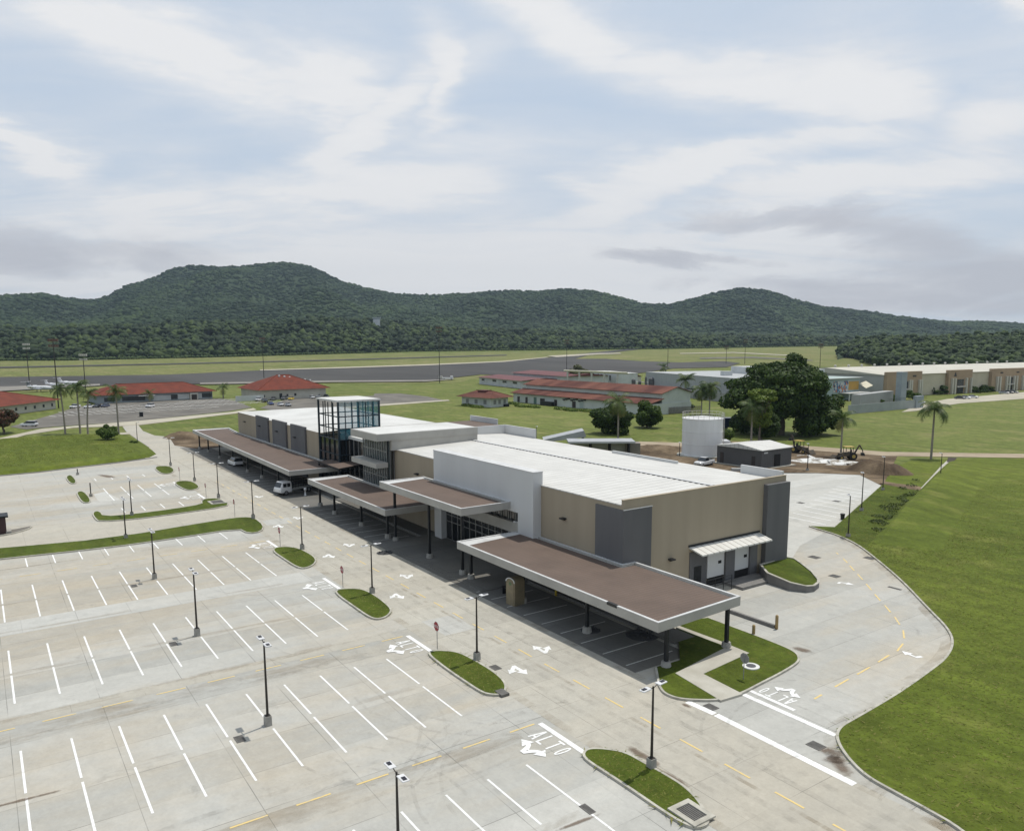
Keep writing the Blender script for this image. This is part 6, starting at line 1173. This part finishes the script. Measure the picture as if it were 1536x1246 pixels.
def lobes_for(cx, cy, cz, rx, ry, rz, k, seed, small=.36, low=-.5):
    r = random.Random(seed); out = []
    for i in range(k):
        while True:
            x, y, z = r.uniform(-1, 1), r.uniform(-1, 1), r.uniform(low, 1)
            if .2 < x*x+y*y+z*z < .85: break
        q = small*r.uniform(.7, 1.25); out.append(((cx+x*rx*.8, cy+y*ry*.8, cz+z*rz*.8), (rx*q, ry*q, max(rz*q*.8, .3))))
    return out
def limb(mb, p0, p1, r0, r1, bend=.0, n=4, seed=0):
    rr = random.Random(seed); p0, p1 = Vector(p0), Vector(p1); prev = p0; pr = r0
    for i in range(1, n+1):
        t = i/n; p = p0.lerp(p1, t)+Vector((rr.uniform(-1, 1), rr.uniform(-1, 1), 0))*bend*math.sin(math.pi*t); r = r0+(r1-r0)*t; mb.tube(prev, p, pr, r, 7, cap=False); prev, pr = p, r
def tree(name, p, label, cat, crown_c, radii, k, n, leaf, mat, trunk_r, trunk_h, seed, group=None, small=.36, low=-.5, extra=None, limbs=6):
    t = thing(name, label, cat, p, 0, group); mb = MB(); rr = random.Random(seed); top = Vector((crown_c[0]*.3, crown_c[1]*.3, trunk_h)); limb(mb, (0, 0, -.2), top, trunk_r, trunk_r*.7, trunk_r*.4, 4, seed)
    for i in range(limbs):
        a = 2*math.pi*i/limbs+rr.uniform(-.3, .3); limb(mb, top, (crown_c[0]+math.cos(a)*radii[0]*.6, crown_c[1]+math.sin(a)*radii[1]*.6, crown_c[2]+radii[2]*rr.uniform(-.1, .45)), trunk_r*.5, trunk_r*.12, trunk_r, 4, seed+i)
    mb.build('trunk', BARK, t, True); lb = lobes_for(*crown_c, *radii, k, seed, small, low)+(extra or []); V_, F_, tn = leaf_cloud(lb, n, leaf, seed); np_mesh('crown', V_, F_, mat, t, False, tn); return t
def rd(dx, dy): return R2*dx+F2*dy
def off(dx, dy, z): v = rd(dx, dy); return (v.x, v.y, z)
# the big spreading tree
p = G(1172, 652); ex = [(off(9.5*math.cos(k_*.72)+(.8 if k_ % 2 else -.8), 6.5*math.sin(k_*.72), 3.0+(k_ % 4)*1.9), (3.3, 3.0, 2.7)) for k_ in range(18)]+[(off(dx, dy, z), (r_*1.0, r_*1.0, r_*.8)) for dx, dy, z, r_ in ((10, -1, 7, 3.6), (12.5, 0, 5.5, 3.0), (13.5, -1, 3.4, 2.4), (9, -3, 3.2, 2.2), (-12, 0, 9.5, 3.4), (-9, -3, 7.0, 3.0), (5, -4, 5.5, 2.6), (-5, 2, 4.5, 3.0), (11, 3, 3.0, 3.0), (3, 2, 19.6, 2.2), (4.5, 2, 19.0, 2.0), (-14.5, 0, 8.6, 2.2), (14, 1, 8.5, 2.6), (7, 2, 2.2, 2.6))]
t = tree('rain_tree', p, 'huge dark spreading tree with hanging foliage at the centre right', 'tree', off(0, 3, 13.0), (15.0, 12, 7.0), 95, 78000, .78, LF_DARK, .85, 5.5, 5, None, .27, -.7, ex+[(off(0, 0, 9), (9, 7, 5)), (off(-6, 1, 9.5), (6, 5, 4)), (off(6, 1, 9.5), (6.5, 5, 4.5)), (off(0, 1, 14), (9, 7, 4.5))], 9)
mb = MB(); limb(mb, off(8, 1, -.1), off(9, 1, 9), .4, .25, .5, 4, 3); limb(mb, off(-3, 0, -.1), off(-4, 0, 8), .35, .2, .5, 4, 4); mb.build('trunk', BARK, t, True)
tree('bright_tree', G(1138, 664), 'bright yellow-green tree top in front of the huge dark tree, behind a palm', 'tree', off(0.6, -1, 11.2), (4.4, 3.4, 2.2), 20, 8000, .5, LF_LITE, .3, 5, 8, None, .38, -.3, [(off(.5, 1, z), (2.9, 2.5, 1.6)) for z in (5.0, 7.0, 8.6)])
tree('dense_tree', G(1141, 661), 'dark dense tree filling in below the bright yellow-green tree top', 'tree', off(1.5, 0, 4.2), (3.6, 3.2, 4.0), 18, 6500, .6, LF_DARK, .3, 2, 9, None, .4, -.9)
tree('broad_tree', G(921, 650), 'broad dark tree behind a single palm, left of the water tank', 'tree', off(-.5, 0, 3.9), (7.4, 5.5, 4.6), 38, 16000, .6, LF_DARK, .35, 2, 12, None, .32, -.8)
tree('round_tree', G(970, 641), 'round mid-green tree right of the broad dark tree', 'tree', off(.3, 0, 3.9), (5.0, 4.2, 4.2), 30, 12000, .55, LF_MID, .3, 2, 13, None, .34, -.85)
tree('red_leaved_tree', G(6, 650), 'dark tree with reddish outer leaves at the left edge of the grass bank', 'tree', off(-.5, 0, 4.3), (5.6, 4.8, 3.3), 30, 11000, .5, LF_RED, .35, 1.8, 14, None, .32, -.55)
tree('bushy_shrub', G(162, 664), 'rounded bushy shrub on the grass bank below the palms', 'shrub', off(0, 0, 2.5), (2.8, 2.6, 2.3), 18, 4600, .45, LF_MID, .15, .9, 15, None, .38, -.75)
tree('small_shrub', G(200, 668), 'small dark low shrub at the right tip of the grass bank', 'shrub', off(0, 0, .6), (1.6, 1.0, .6), 8, 900, .3, LF_DARK, .06, .3, 16, None, .45, -.4)
tree('small_shrub', G(1091, 663), 'green leafy shrub just right of the water tank', 'shrub', off(0, 0, 1.8), (2.1, 1.8, 1.8), 12, 2600, .4, LF_MID, .1, .6, 17, None, .4, -.7)
tree('pale_tree', F(868, 581), 'pale olive airy tree rising between the long shed and the maroon-roofed halls', 'tree', off(0, 0, 7.5), (7.4, 5.5, 5.4), 26, 6500, .75, LF_OLIVE, .3, 3, 18, None, .3, -.6)
tree('pale_tree', F(851, 602), 'thin dark sprawling tree overhanging the long shed roof', 'tree', off(-.5, 0, 5.8), (3.0, 2.5, 2.6), 10, 900, .6, LF_MID, .2, 3, 19, None, .34, -.5)
tree('round_shrub', F(1012, 612), 'dark rounded bush by the yard wall of the grey warehouse', 'shrub', off(0, 0, 1.7), (3.2, 2.5, 1.9), 10, 2200, .5, LF_DARK, .1, .5, 21, 'bushes by the yard wall', .4, -.6)
tree('round_shrub', F(1030, 614), 'second dark bush right of the first by the yard wall', 'shrub', off(0, 0, 1.5), (3.4, 2.5, 1.6), 10, 2200, .5, LF_DARK, .1, .5, 22, 'bushes by the yard wall', .4, -.6)
tree('round_shrub', F(1003, 607), 'bright yellow-green bush by the round tree, left of the dark bushes', 'shrub', off(0, 0, 1.9), (4.5, 3, 1.9), 10, 2400, .5, LF_LITE, .1, .5, 23, 'bushes by the yard wall', .4, -.6)
for i, (x, y, w, h, l) in enumerate(((1395, 591.5, 7, 2.2, 'dark hedge left of the second tan portico'), (1410, 591, 5, 2.6, 'dark hedge touching the second tan portico'), (1462, 589, 7, 2.0, 'dark hedge right of the second tan portico'), (1476, 588, 5, 2.4, 'dark hedge touching the third tan portico'), (1365, 600, 5, 2.6, 'green bushes at the foot of the grey pylon'), (1330, 604, 6, 2.6, 'dark palm-like bushes behind the pale boundary wall'), (1308, 607, 5, 1.8, 'low bushes behind the left part of the pale boundary wall'), (1534, 583, 6, 2.5, 'hedge by the third portico at the right edge'))):
    tree('hedge', F(x, y), l, 'hedge', off(0, 0, h*.75), (w, 2.0, h*.9), 14, 2200, .6, LF_DARK if i < 4 else LF_MID, .08, .4, 40+i, 'hedges in front of the cream warehouse', .35, -.6, None, 3)
lb = []; rr = random.Random(8)
for k in range(60):
    f = rr.random(); q = G(1318+55*f+rr.gauss(0, 11), 790-50*f+rr.gauss(0, 7), .1); a_ = rr.uniform(.25, .85); lb.append(((q.x, q.y, .12), (a_*1.2, a_, a_*.5)))
V_, F_, tn = leaf_cloud(lb, 5200, .22, 77); o = np_mesh('swale_weeds', V_, F_, leaf_mat('weed_leaf', (.030, .050, .010), (.060, .085, .018), (.11, .125, .035), .6, .2), None, False, tn); tag(o, kind='stuff')
for i, (x, y, l) in enumerate(((735, 613.5, 'weeds'), (815, 614, ''), (785, 611, ''))): pass
gp_ = [(x, y) for x, y in ((702, 609), (715, 611), (770, 606), (782, 610), (800, 611), (842, 614), (856, 616), (880, 617), (900, 617))]
lb = []
for k, (x, y) in enumerate(gp_): q = F(x, y); lb.append(((q.x, q.y, q.z+.3), (4.0, 2.0, .7)))
V_, F_, tn = leaf_cloud(lb, 5000, .5, 71); o = np_mesh('tall_grass', V_, F_, LF_LITE, None, False, tn); tag(o, kind='stuff')
# palms
def palm(p, h, cr, label, seed, nf=18, droop=1.0, mat=None, lean=(0, 0), fan=False, tr=.2):
    t = thing('palm_tree', label, 'palm', p, 0, 'palms around the terminal'); rr = random.Random(seed); mb = MB(); prev = Vector((0, 0, -.1)); n = 9
    for i in range(1, n+1):
        f = i/n; q = Vector((lean[0]*f*f, lean[1]*f*f, h*f)); mb.tube(prev, q, tr*(1.25-.45*(i-1)/n), tr*(1.25-.45*f), 8, cap=False); prev = q
    mb.build('trunk', PBARK, t, True); V_ = []; F_ = []; T_ = []
    for k in range(nf):
        a = 2*math.pi*k/nf*1.0+rr.uniform(-.25, .25); el = rr.choice((1.15, .85, .55, .25, -.1, -.5)) if not fan else rr.uniform(-.7, 1.2); L = cr*rr.uniform(1.0, 1.3); d = Vector((math.cos(a), math.sin(a), 0)); side = Vector((-d.y, d.x, 0)); pt = prev.copy(); m = 11; e = el; tone0 = rr.random()*.6+(.35 if el < -.2 else 0)
        for i in range(m):
            st = L/m; e2 = e-droop*(1.0/m)*(.6+1.3*i/m)*1.35; q = pt+(d*math.cos(e)+Vector((0, 0, 1))*math.sin(e))*st; w = cr*.34*math.sin(math.pi*min(.97, (i+.8)/(m+.4)))**.7
            up = (-d*math.sin(e)+Vector((0, 0, 1))*math.cos(e))
            for sg in (-1, 1):
                for u in (0, .34, .67):
                    b0 = pt.lerp(q, u); b1 = pt.lerp(q, u+.27); tip = b0.lerp(b1, .8)+(d*math.cos(e)+Vector((0, 0, math.sin(e))))*st*.5+side*sg*w*rr.uniform(.8, 1.1)-Vector((0, 0, 1))*w*rr.uniform(.35, .75)
                    k0 = len(V_); V_ += [tuple(b0), tuple(b1), tuple(tip+(b1-b0)*.12), tuple(tip-(b1-b0)*.12)]; F_.append((k0, k0+1, k0+2, k0+3)); T_ += [min(1, max(0, tone0+rr.uniform(-.15, .25)))]*4
            pt = q; e = e2
    np_mesh('fronds', V_, F_, mat or LF_PALM, t, False, T_); return t
def palm_at(px, top, l, seed, cr, **kw): p = G(*px) if px[1] > 600 else F(*px); h = hpx(p, top); return palm(p, h, cr, l, seed, **kw)
palm_at((98, 650), 581, 'slim palm, leftmost of the three on the grass bank', 1, 3.0, nf=15, lean=tuple(R2.xy*-.5)); palm_at((120.5, 650), 580, 'straight full-headed palm in the middle of the three on the grass bank', 2, 3.5, nf=22, droop=1.3, tr=.22); palm_at((132, 652), 589, 'leaning palm, rightmost of the three on the grass bank', 3, 2.9, nf=14, lean=tuple(R2.xy*1.1)); palm_at((178.5, 654), 587, 'palm rising behind the bushy shrub by the access road', 4, 3.0, nf=18)
palm_at((927, 658), 602, 'single palm in front of the broad dark tree', 5, 3.9, nf=20, droop=1.1); palm_at((1027, 606), 570, 'feathery palm in front of the grey warehouse', 6, 4.3, nf=18); palm_at((1052, 622), 584, 'left of two shaggy palms behind the water tank', 7, 3.9, nf=26, droop=1.4); palm_at((1064, 622), 581, 'right of two shaggy palms behind the water tank', 8, 4.2, nf=26, droop=1.4)
palm_at((1126.5, 666), 610, 'green palm standing behind the pump house roof', 9, 3.7, nf=20, droop=1.2); palm_at((1261, 684), 627, 'grey-green palm beside the backhoe at the edge of the big tree', 10, 3.1, nf=14, droop=1.2, tr=.17); palm_at((1396.5, 688), 613, 'lone dark palm on the right lawn beside the dirt track', 11, 3.5, nf=22, droop=1.3, tr=.2)
palm_at((335, 597), 581, 'tiny palm between the white and blue-grey building and the square hall', 12, 3.2, nf=14, tr=.25); palm_at((225, 606.5), 590, 'tiny palm at the entrance of the white and blue-grey building', 13, 2.8, nf=12, tr=.25); palm_at((995, 562), 550, 'tiny dark palm at the left end of the grey warehouse roof', 14, 5.0, nf=16, tr=.3)
struct(sheet('grass_slope', P((1253, 791.5), (1323, 728.5), (1340, 728), (1384, 737), (1350, 765), (1318, 800), (1300, 822), (1286, 817), (1256, 803), (1230, 795)), GR_TURF, .134, False))
# grassed berm whose steep dark side drops into the swale and the drain
rl_ = smooth_line(P((1432, 692), (1408, 716), (1388, 738), (1362, 762), (1338, 790), (1318, 818)), 2); hb = [.75*min(1, i/6, (len(rl_)-1-i)/9) for i in range(len(rl_))]; mb = MB()
LL, RR_ = ribbon(rl_, .9, 7.0); L1 = ribbon(rl_, .25, 1.2)[1]; sgn = (LL[5]-rl_[5]).dot(R2)
if sgn > 0: LL, _ = ribbon(rl_, 7.0, .9); RR_ = LL; LL = ribbon(rl_, 7.0, .9)[1]; L1 = ribbon(rl_, 1.2, .25)[0]
for i in range(len(rl_)-1):
    j = i+1; z = lambda v, h: (v.x, v.y, .12+h)
    for A_, B_, ha, hb_ in ((LL, rl_, 0, 1), (rl_, L1, 1, 1.05), (L1, RR_, 1.05, 0)): mb.poly([z(A_[i], ha*hb[i]), z(A_[j], ha*hb[j]), z(B_[j], hb_*hb[j]), z(B_[i], hb_*hb[i])])
struct(tri_clean(mb.build('grass_berm', GR_LAWN)))
# chain-link fence by the warehouse lawn
p0, p1 = F(1003, 621), F(1052, 618); t = thing('mesh_fence', 'brown see-through fence left of the water tank', 'fence', (p0+p1)/2); d = (p1-p0); dn = d.normalized(); q = MB(); n = 12
for i in range(n+1): o = d*(i/n-.5); q.tube((o.x, o.y, 0), (o.x, o.y, 2.4), .05, n=5)
q.build('post', GALV, t); mm, nt, b = new_mat('fence_mesh'); b.inputs['Base Color'].default_value = (.10, .075, .055, 1); b.inputs['Alpha'].default_value = .55
q = MB(); h0 = d*.5; q.poly([(-h0.x, -h0.y, .05), (h0.x, h0.y, .05), (h0.x, h0.y, 2.3), (-h0.x, -h0.y, 2.3)]); q.build('mesh_panel', mm, t)
# the grass bank at the upper left
bank = P((-300, 752), (-250, 745), (0, 712.5), (60, 707), (120, 699.5), (180, 692), (238, 684), (225, 672), (207, 661), (193, 653), (150, 652.5), (60, 656.5), (0, 660), (-300, 690))
bw = smooth_line(bank, 1, True); ar = sum(bw[i].x*bw[(i+1) % len(bw)].y-bw[(i+1) % len(bw)].x*bw[i].y for i in range(len(bw))); bw = bw if ar > 0 else bw[::-1]
i1 = ribbon(bw, 1.2, 0, True)[0]; i2 = ribbon(bw, 4.0, 0, True)[0]; mb = MB(); L = len(bw)
for i in range(L):
    j = (i+1) % L; mb.poly([(*bw[i].xy, .0), (*bw[j].xy, .0), (*i1[j].xy, .55), (*i1[i].xy, .55)]); mb.poly([(*i1[i].xy, .55), (*i1[j].xy, .55), (*i2[j].xy, .85), (*i2[i].xy, .85)])
struct(mb.build('grass_bank', GR_LAWN)); struct(sheet('grass_bank', i2, GR_LAWN, .85, False))
q = MB(); kerb_mesh(q, [v for v in P((-250, 746), (0, 714), (60, 708.5), (120, 701), (180, 694), (236, 686))], .5, .12, False, 1); struct(q.build('drain_gutter', CONDARK))
# short tufts so that lawns are not smooth sheets
def tufts(name, poly, n, z, hmax, seed, mat):
    r = np.random.default_rng(seed); P_ = np.array([(v[0], v[1]) for v in poly]); lo, hi = P_.min(0), P_.max(0); pts = []
    while len(pts) < n:
        c = lo+(hi-lo)*r.random((n*2, 2)); ins = np.zeros(len(c), bool); x, y = c[:, 0], c[:, 1]; j = len(P_)-1
        for i in range(len(P_)):
            xi, yi, xj, yj = P_[i, 0], P_[i, 1], P_[j, 0], P_[j, 1]
            with np.errstate(divide='ignore', invalid='ignore'): ins ^= ((yi > y) != (yj > y)) & (x < (xj-xi)*(y-yi)/(yj-yi)+xi)
            j = i
        pts += list(c[ins])
    c = np.array(pts[:n]); a = r.random(n)*6.283; h = hmax*(.3+.5*r.random(n)); w = .04+.05*r.random(n); lean = r.normal(size=(n, 2))*.22; dx, dy = np.cos(a)*w, np.sin(a)*w; zz = np.full(n, z)
    V_ = np.stack([np.stack([c[:, 0]-dx, c[:, 1]-dy, zz], 1), np.stack([c[:, 0]+dx, c[:, 1]+dy, zz], 1), np.stack([c[:, 0]+lean[:, 0], c[:, 1]+lean[:, 1], zz+h], 1)], 1).reshape(-1, 3)
    o = np_mesh(name, V_, np.arange(3*n).reshape(n, 3), mat, None, False, np.repeat(r.random(n), 3)); tag(o, kind='stuff'); return o
TUFT = leaf_mat('grass_blades', (.085, .112, .012), (.120, .142, .020), (.21, .20, .055), .8, .35)
tufts('lawn_grass', [*RKW[::1][0:len(RKW)], *P((1290, 800), (1536, 800)), Vector((-4, 60, 0)), Vector((6, 20, 0))], 26000, .125, .07, 3, TUFT)
tufts('lawn_grass', P((1252, 792), (1321, 730), (1400, 740), (1536, 720), (1536, 830), (1350, 868)), 9000, .125, .10, 5, TUFT)
for k in 'abcd': tufts('island_grass', ribbon(smooth_line([G(x, y, .1) for x, y in (ISL[k])], 2, True), .0, .0, True)[0], 700, .13, .05, 9, TUFT)
tufts('bank_grass', [v for v in i2], 22000, .84, .16, 29, TUFT)
# ================================================================ far forest and hills
def yh(x): a = (x-768)/FOC; return CY0+FOC*(CW.z+CR.z*a)/CU.z
def pz(x, y, D): return onD(x, y, D).z
SIL = [(-800, 470), (-500, 452), (-200, 446), (0, 440), (40, 437.5), (70, 436.5), (100, 442), (145, 447), (175, 438), (195, 425), (230, 416), (265, 400), (300, 393), (330, 397), (370, 395), (400, 392), (430, 389), (470, 395), (490, 405), (520, 420), (560, 430), (600, 437), (640, 439), (700, 436), (740, 433), (770, 432), (810, 433), (850, 429), (890, 433), (930, 442), (960, 451), (1000, 453), (1040, 444), (1080, 433), (1110, 428), (1150, 432), (1190, 445), (1230, 456), (1270, 460), (1300, 463), (1340, 470), (1380, 475), (1430, 479), (1480, 478), (1536, 482), (1800, 488), (2400, 490)]
BELT = [(-800, 503), (0, 497), (100, 491), (230, 488), (300, 482), (400, 485), (480, 476), (560, 478), (700, 492), (850, 497), (1000, 499), (1200, 500), (1290, 506), (1536, 506), (2400, 506)]
BASE = [(-800, 548), (-300, 543), (0, 540.5), (100, 540), (300, 536), (500, 530.5), (620, 527), (1000, 523), (1270, 518.5), (1400, 520), (2400, 520)]
ip_ = lambda tab, x: float(np.interp(x, [a for a, _ in tab], [b for _, b in tab]))
cols = np.arange(-760, 2300, 10); prof = []
for x in cols:
    b = F(float(x), ip_(BASE, x)); Db = b.dot(F2); D1 = Db+320; D2 = D1+420; Dc = max(2500, D2+850)+250*math.sin(x*.004)
    zb = zf(Db)-.3; z1 = pz(float(x), ip_(BELT, x)+9, D1); z2 = z1+14; zc = pz(float(x), ip_(SIL, x)+4.5, Dc); prof.append((Db, D1, D2, Dc, zb, z1, z2, max(zc, z2+6)))
prof = np.array(prof)
def hill_z(x, D):
    """terrain height of the wooded hills over photo azimuth x at depth D (arrays)"""
    q = [np.interp(x, cols, prof[:, k]) for k in range(8)]; Db, D1, D2, Dc, zb, z1, z2, zc = q
    s1 = np.clip((D-Db)/(D1-Db), 0, 1); s2 = np.clip((D-D1)/(D2-D1), 0, 1); s3 = np.clip((D-D2)/(Dc-D2), 0, 1); s4 = np.clip((D-Dc)/900, 0, 1)
    z = zb+(z1-zb)*s1**.9+(z2-z1)*s2+(zc-z2)*(s3**1.15); z = z*(1-s4*s4*(3-2*s4)); 
    X = D*(x-768)/FOC; g = np.sin(X*.011+np.sin(D*.004)*1.6)*np.cos(X*.0043+D*.0036+1)+.6*np.sin(X*.023+D*.009); return z+g*(zc-z2)*.12*np.sin(np.pi*np.clip(s3, 0, 1))*np.where(s4 > 0, 0, 1)
def to_world(x, D): tx = (x-768)/FOC*(CW.dot(F2)); X = F2.x*D+R2.x*D*tx; Y = F2.y*D+R2.y*D*tx; return X, Y
xs = np.arange(-760, 2300, 12.0); ss = np.concatenate([np.linspace(0, 1, 12), np.linspace(1, 2, 8)[1:], np.linspace(2, 3, 26)[1:], np.linspace(3, 4, 8)[1:]])
Vx = []; 
for s in ss:
    Dk = [np.interp(xs, cols, prof[:, k]) for k in (0, 1, 2, 3)]+[np.interp(xs, cols, prof[:, 3])+900]; k = min(int(s), 3); D = Dk[k]+(Dk[k+1]-Dk[k])*(s-k); X, Y = to_world(xs, D); Vx.append(np.stack([X, Y, hill_z(xs, D)], 1))
Vx = np.array(Vx); nr, nc = Vx.shape[:2]; ii = np.arange(nr*nc).reshape(nr, nc); Fq = np.stack([ii[:-1, :-1], ii[:-1, 1:], ii[1:, 1:], ii[1:, :-1]], -1).reshape(-1, 4)
HILLM = M('forest_floor', (.016, .032, .009), (.026, .046, .013), .01, .95, kind='World'); h = np_mesh('hills', Vx.reshape(-1, 3), Fq, HILLM, None, True); struct(h)
def ico(sub):
    bm = bmesh.new(); bmesh.ops.create_icosphere(bm, subdivisions=sub, radius=1); v = np.array([q.co[:] for q in bm.verts]); f = np.array([[q.index for q in t_.verts] for t_ in bm.faces]); bm.free(); return v, f
IV1, IF1 = ico(1); IV2, IF2 = ico(2)
FORM = leaf_mat('forest_crowns', (.006, .015, .003), (.016, .032, .006), (.052, .078, .015), .8, 0)
FORH = leaf_mat('hill_crowns', (.010, .024, .006), (.020, .040, .010), (.044, .072, .018), .85, 0)
def crowns(name, P3, rad, seed, iv, if_, jit=.32, squash=.8, tone=None, mat=None):
    r = np.random.default_rng(seed); n = len(P3); m = len(iv); ang = r.random(n)*6.283; c, s = np.cos(ang)[:, None], np.sin(ang)[:, None]; b = iv[None]*(1+jit*r.normal(size=(n, m))[..., None]*.9); X = b[..., 0]*c-b[..., 1]*s; Y = b[..., 0]*s+b[..., 1]*c; Z = b[..., 2]*squash
    V_ = np.stack([X, Y, Z], -1)*rad[:, None, None]+P3[:, None]; F_ = if_[None]+(np.arange(n)*m)[:, None, None]; tn = (r.random(n) if tone is None else tone)[:, None]+r.normal(size=(n, m))*.06
    o = np_mesh(name, V_.reshape(-1, 3), F_.reshape(-1, 3), mat or FORM, None, False, np.clip(tn, 0, 1).ravel()); tag(o, kind='stuff'); return o
r = np.random.default_rng(21); N = 64000; x = r.uniform(-330, 1860, N); q = [np.interp(x, cols, prof[:, k]) for k in range(4)]; D = q[1]+(q[3]+60-q[1])*r.random(N)**.8; X, Y = to_world(x, D); rad = 3.6+6.5*r.random(N)**2.4; Z = hill_z(x, D)+rad*.12
lowf = np.sin(X*.006+1)*np.sin(Y*.008)+np.sin(X*.017+Y*.013)*.8+np.sin(X*.041-Y*.029)*np.sin(Y*.035)*.7; crowns('hill_forest', np.stack([X, Y, Z], 1), rad, 22, IV1, IF1, .26, .58, np.clip(.40+.22*lowf+r.normal(size=N)*.14+.25*(r.random(N) > .93), 0, 1), FORH)
N = 17000; x = r.uniform(-330, 1860, N); q = [np.interp(x, cols, prof[:, k]) for k in range(4)]; D = q[0]+(q[1]-q[0]+60)*r.random(N)**1.1; X, Y = to_world(x, D); tree_r = 3.2+6.0*r.random(N)**1.9; Z = hill_z(x, D)+2.5+(3.5*r.random(N)+5.0*np.clip(np.sin(X*.013+2)*np.sin(X*.037)+.3*r.normal(size=N), 0, 1))*np.clip((D-q[0])/30, .2, 1)
K = 3; o = r.normal(size=(N, K, 3))*np.array([1, 1, .5])*tree_r[:, None, None]*.62; P3 = (np.stack([X, Y, Z], 1)[:, None]+o).reshape(-1, 3); tt = np.repeat(np.clip(.16+.75*r.random(N)**1.2+.12*np.sin(X*.021)*np.sin(Y*.017), 0, 1), K)
crowns('forest_belt', P3, np.repeat(tree_r, K)*(.45+.35*r.random(N*K)), 24, IV1, IF1, .28, .85, tt)
# nearer wood behind the cream warehouse on the right
WB = [(1255, 541), (1275, 535), (1300, 541), (1330, 552), (1380, 560), (1536, 560), (2100, 565)]; WT = [(1255, 520), (1285, 505), (1330, 502), (1400, 503), (1440, 500), (1536, 497), (2100, 497)]
N = 5200; x = np.concatenate([r.uniform(1268, 1560, 4300), r.uniform(1560, 2000, 900)]); u_ = r.random(N); b0 = np.array([F(float(a), ip_(WB, a)).dot(F2) for a in np.linspace(1250, 2010, 60)]); Db = np.interp(x, np.linspace(1250, 2010, 60), b0); Wd = np.clip((x-1262)*5, 40, 330); D = Db+Wd*u_; X, Y = to_world(x, D)
zt = np.array([pz(float(a), ip_(WT, a)+3, float(d_+w_)) for a, d_, w_ in zip(x, Db, Wd)]); zg0 = np.array([zf(d_) for d_ in D]); tr_ = 3.4+2.6*r.random(N); Z = np.maximum(zg0+3+3.5*r.random(N), zg0+(zt-zg0-4)*u_**.75+1.5*r.normal(size=N))
K = 5; o = r.normal(size=(N, K, 3))*np.array([1, 1, .55])*tr_[:, None, None]*.62; P3 = (np.stack([X, Y, Z], 1)[:, None]+o).reshape(-1, 3); tt = np.repeat(np.clip(r.random(N)*.8+.12, 0, 1), K); crowns('near_wood', P3, np.repeat(tr_, K)*(.38+.32*r.random(N*K)), 26, IV1, IF1, .28, .85, tt)
gx = np.linspace(1258, 2000, 50); gs = np.linspace(0, 1.15, 10); GV = []
for s in gs:
    Dd = np.interp(gx, np.linspace(1250, 2010, 60), b0); Ww = np.clip((gx-1262)*5, 40, 330); D = Dd+Ww*s; X, Y = to_world(gx, D); zt = np.array([pz(float(a), ip_(WT, a)+3, float(d_+w_)) for a, d_, w_ in zip(gx, Dd, Ww)]); z0 = np.array([zf(d_) for d_ in D]); GV.append(np.stack([X, Y, np.where(s > 1.05, z0-.1, z0-.1+(zt-z0-7).clip(0)*min(s, 1)**.75)], 1))
GV = np.array(GV); nr, nc = GV.shape[:2]; ii = np.arange(nr*nc).reshape(nr, nc); struct(np_mesh('wooded_rise', GV.reshape(-1, 3), np.stack([ii[:-1, :-1], ii[:-1, 1:], ii[1:, 1:], ii[1:, :-1]], -1).reshape(-1, 4), HILLM, None, True))
# low scrub along the forest edge
N = 3000; x = r.uniform(-330, 1290, N); Db = np.interp(x, cols, prof[:, 0]); D = Db-r.random(N)*14; X, Y = to_world(x, D); rad = .9+1.6*r.random(N); crowns('edge_scrub', np.stack([X, Y, np.array([zf(d_) for d_ in D])+rad*.5], 1), rad, 28, IV1, IF1, .3, .8, np.clip(.55+.4*r.random(N), 0, 1))
# ================================================================ air
hm = bpy.data.materials.new('haze'); hm.use_nodes = True; nt = hm.node_tree; nt.nodes.remove(nt.nodes['Principled BSDF']); pv = nt.nodes.new('ShaderNodeVolumePrincipled'); pv.inputs['Density'].default_value = .00008; pv.inputs['Color'].default_value = (.44, .55, .68, 1); pv.inputs['Anisotropy'].default_value = .2; nt.links.new(pv.outputs[0], nt.nodes['Material Output'].inputs['Volume'])
cen = F2*2250; mb = MB(); mb.obox((cen.x, cen.y), R2.xy, 6500, 2550, -2.0, 470); hzo = mb.build('haze', hm); tag(hzo, kind='stuff')
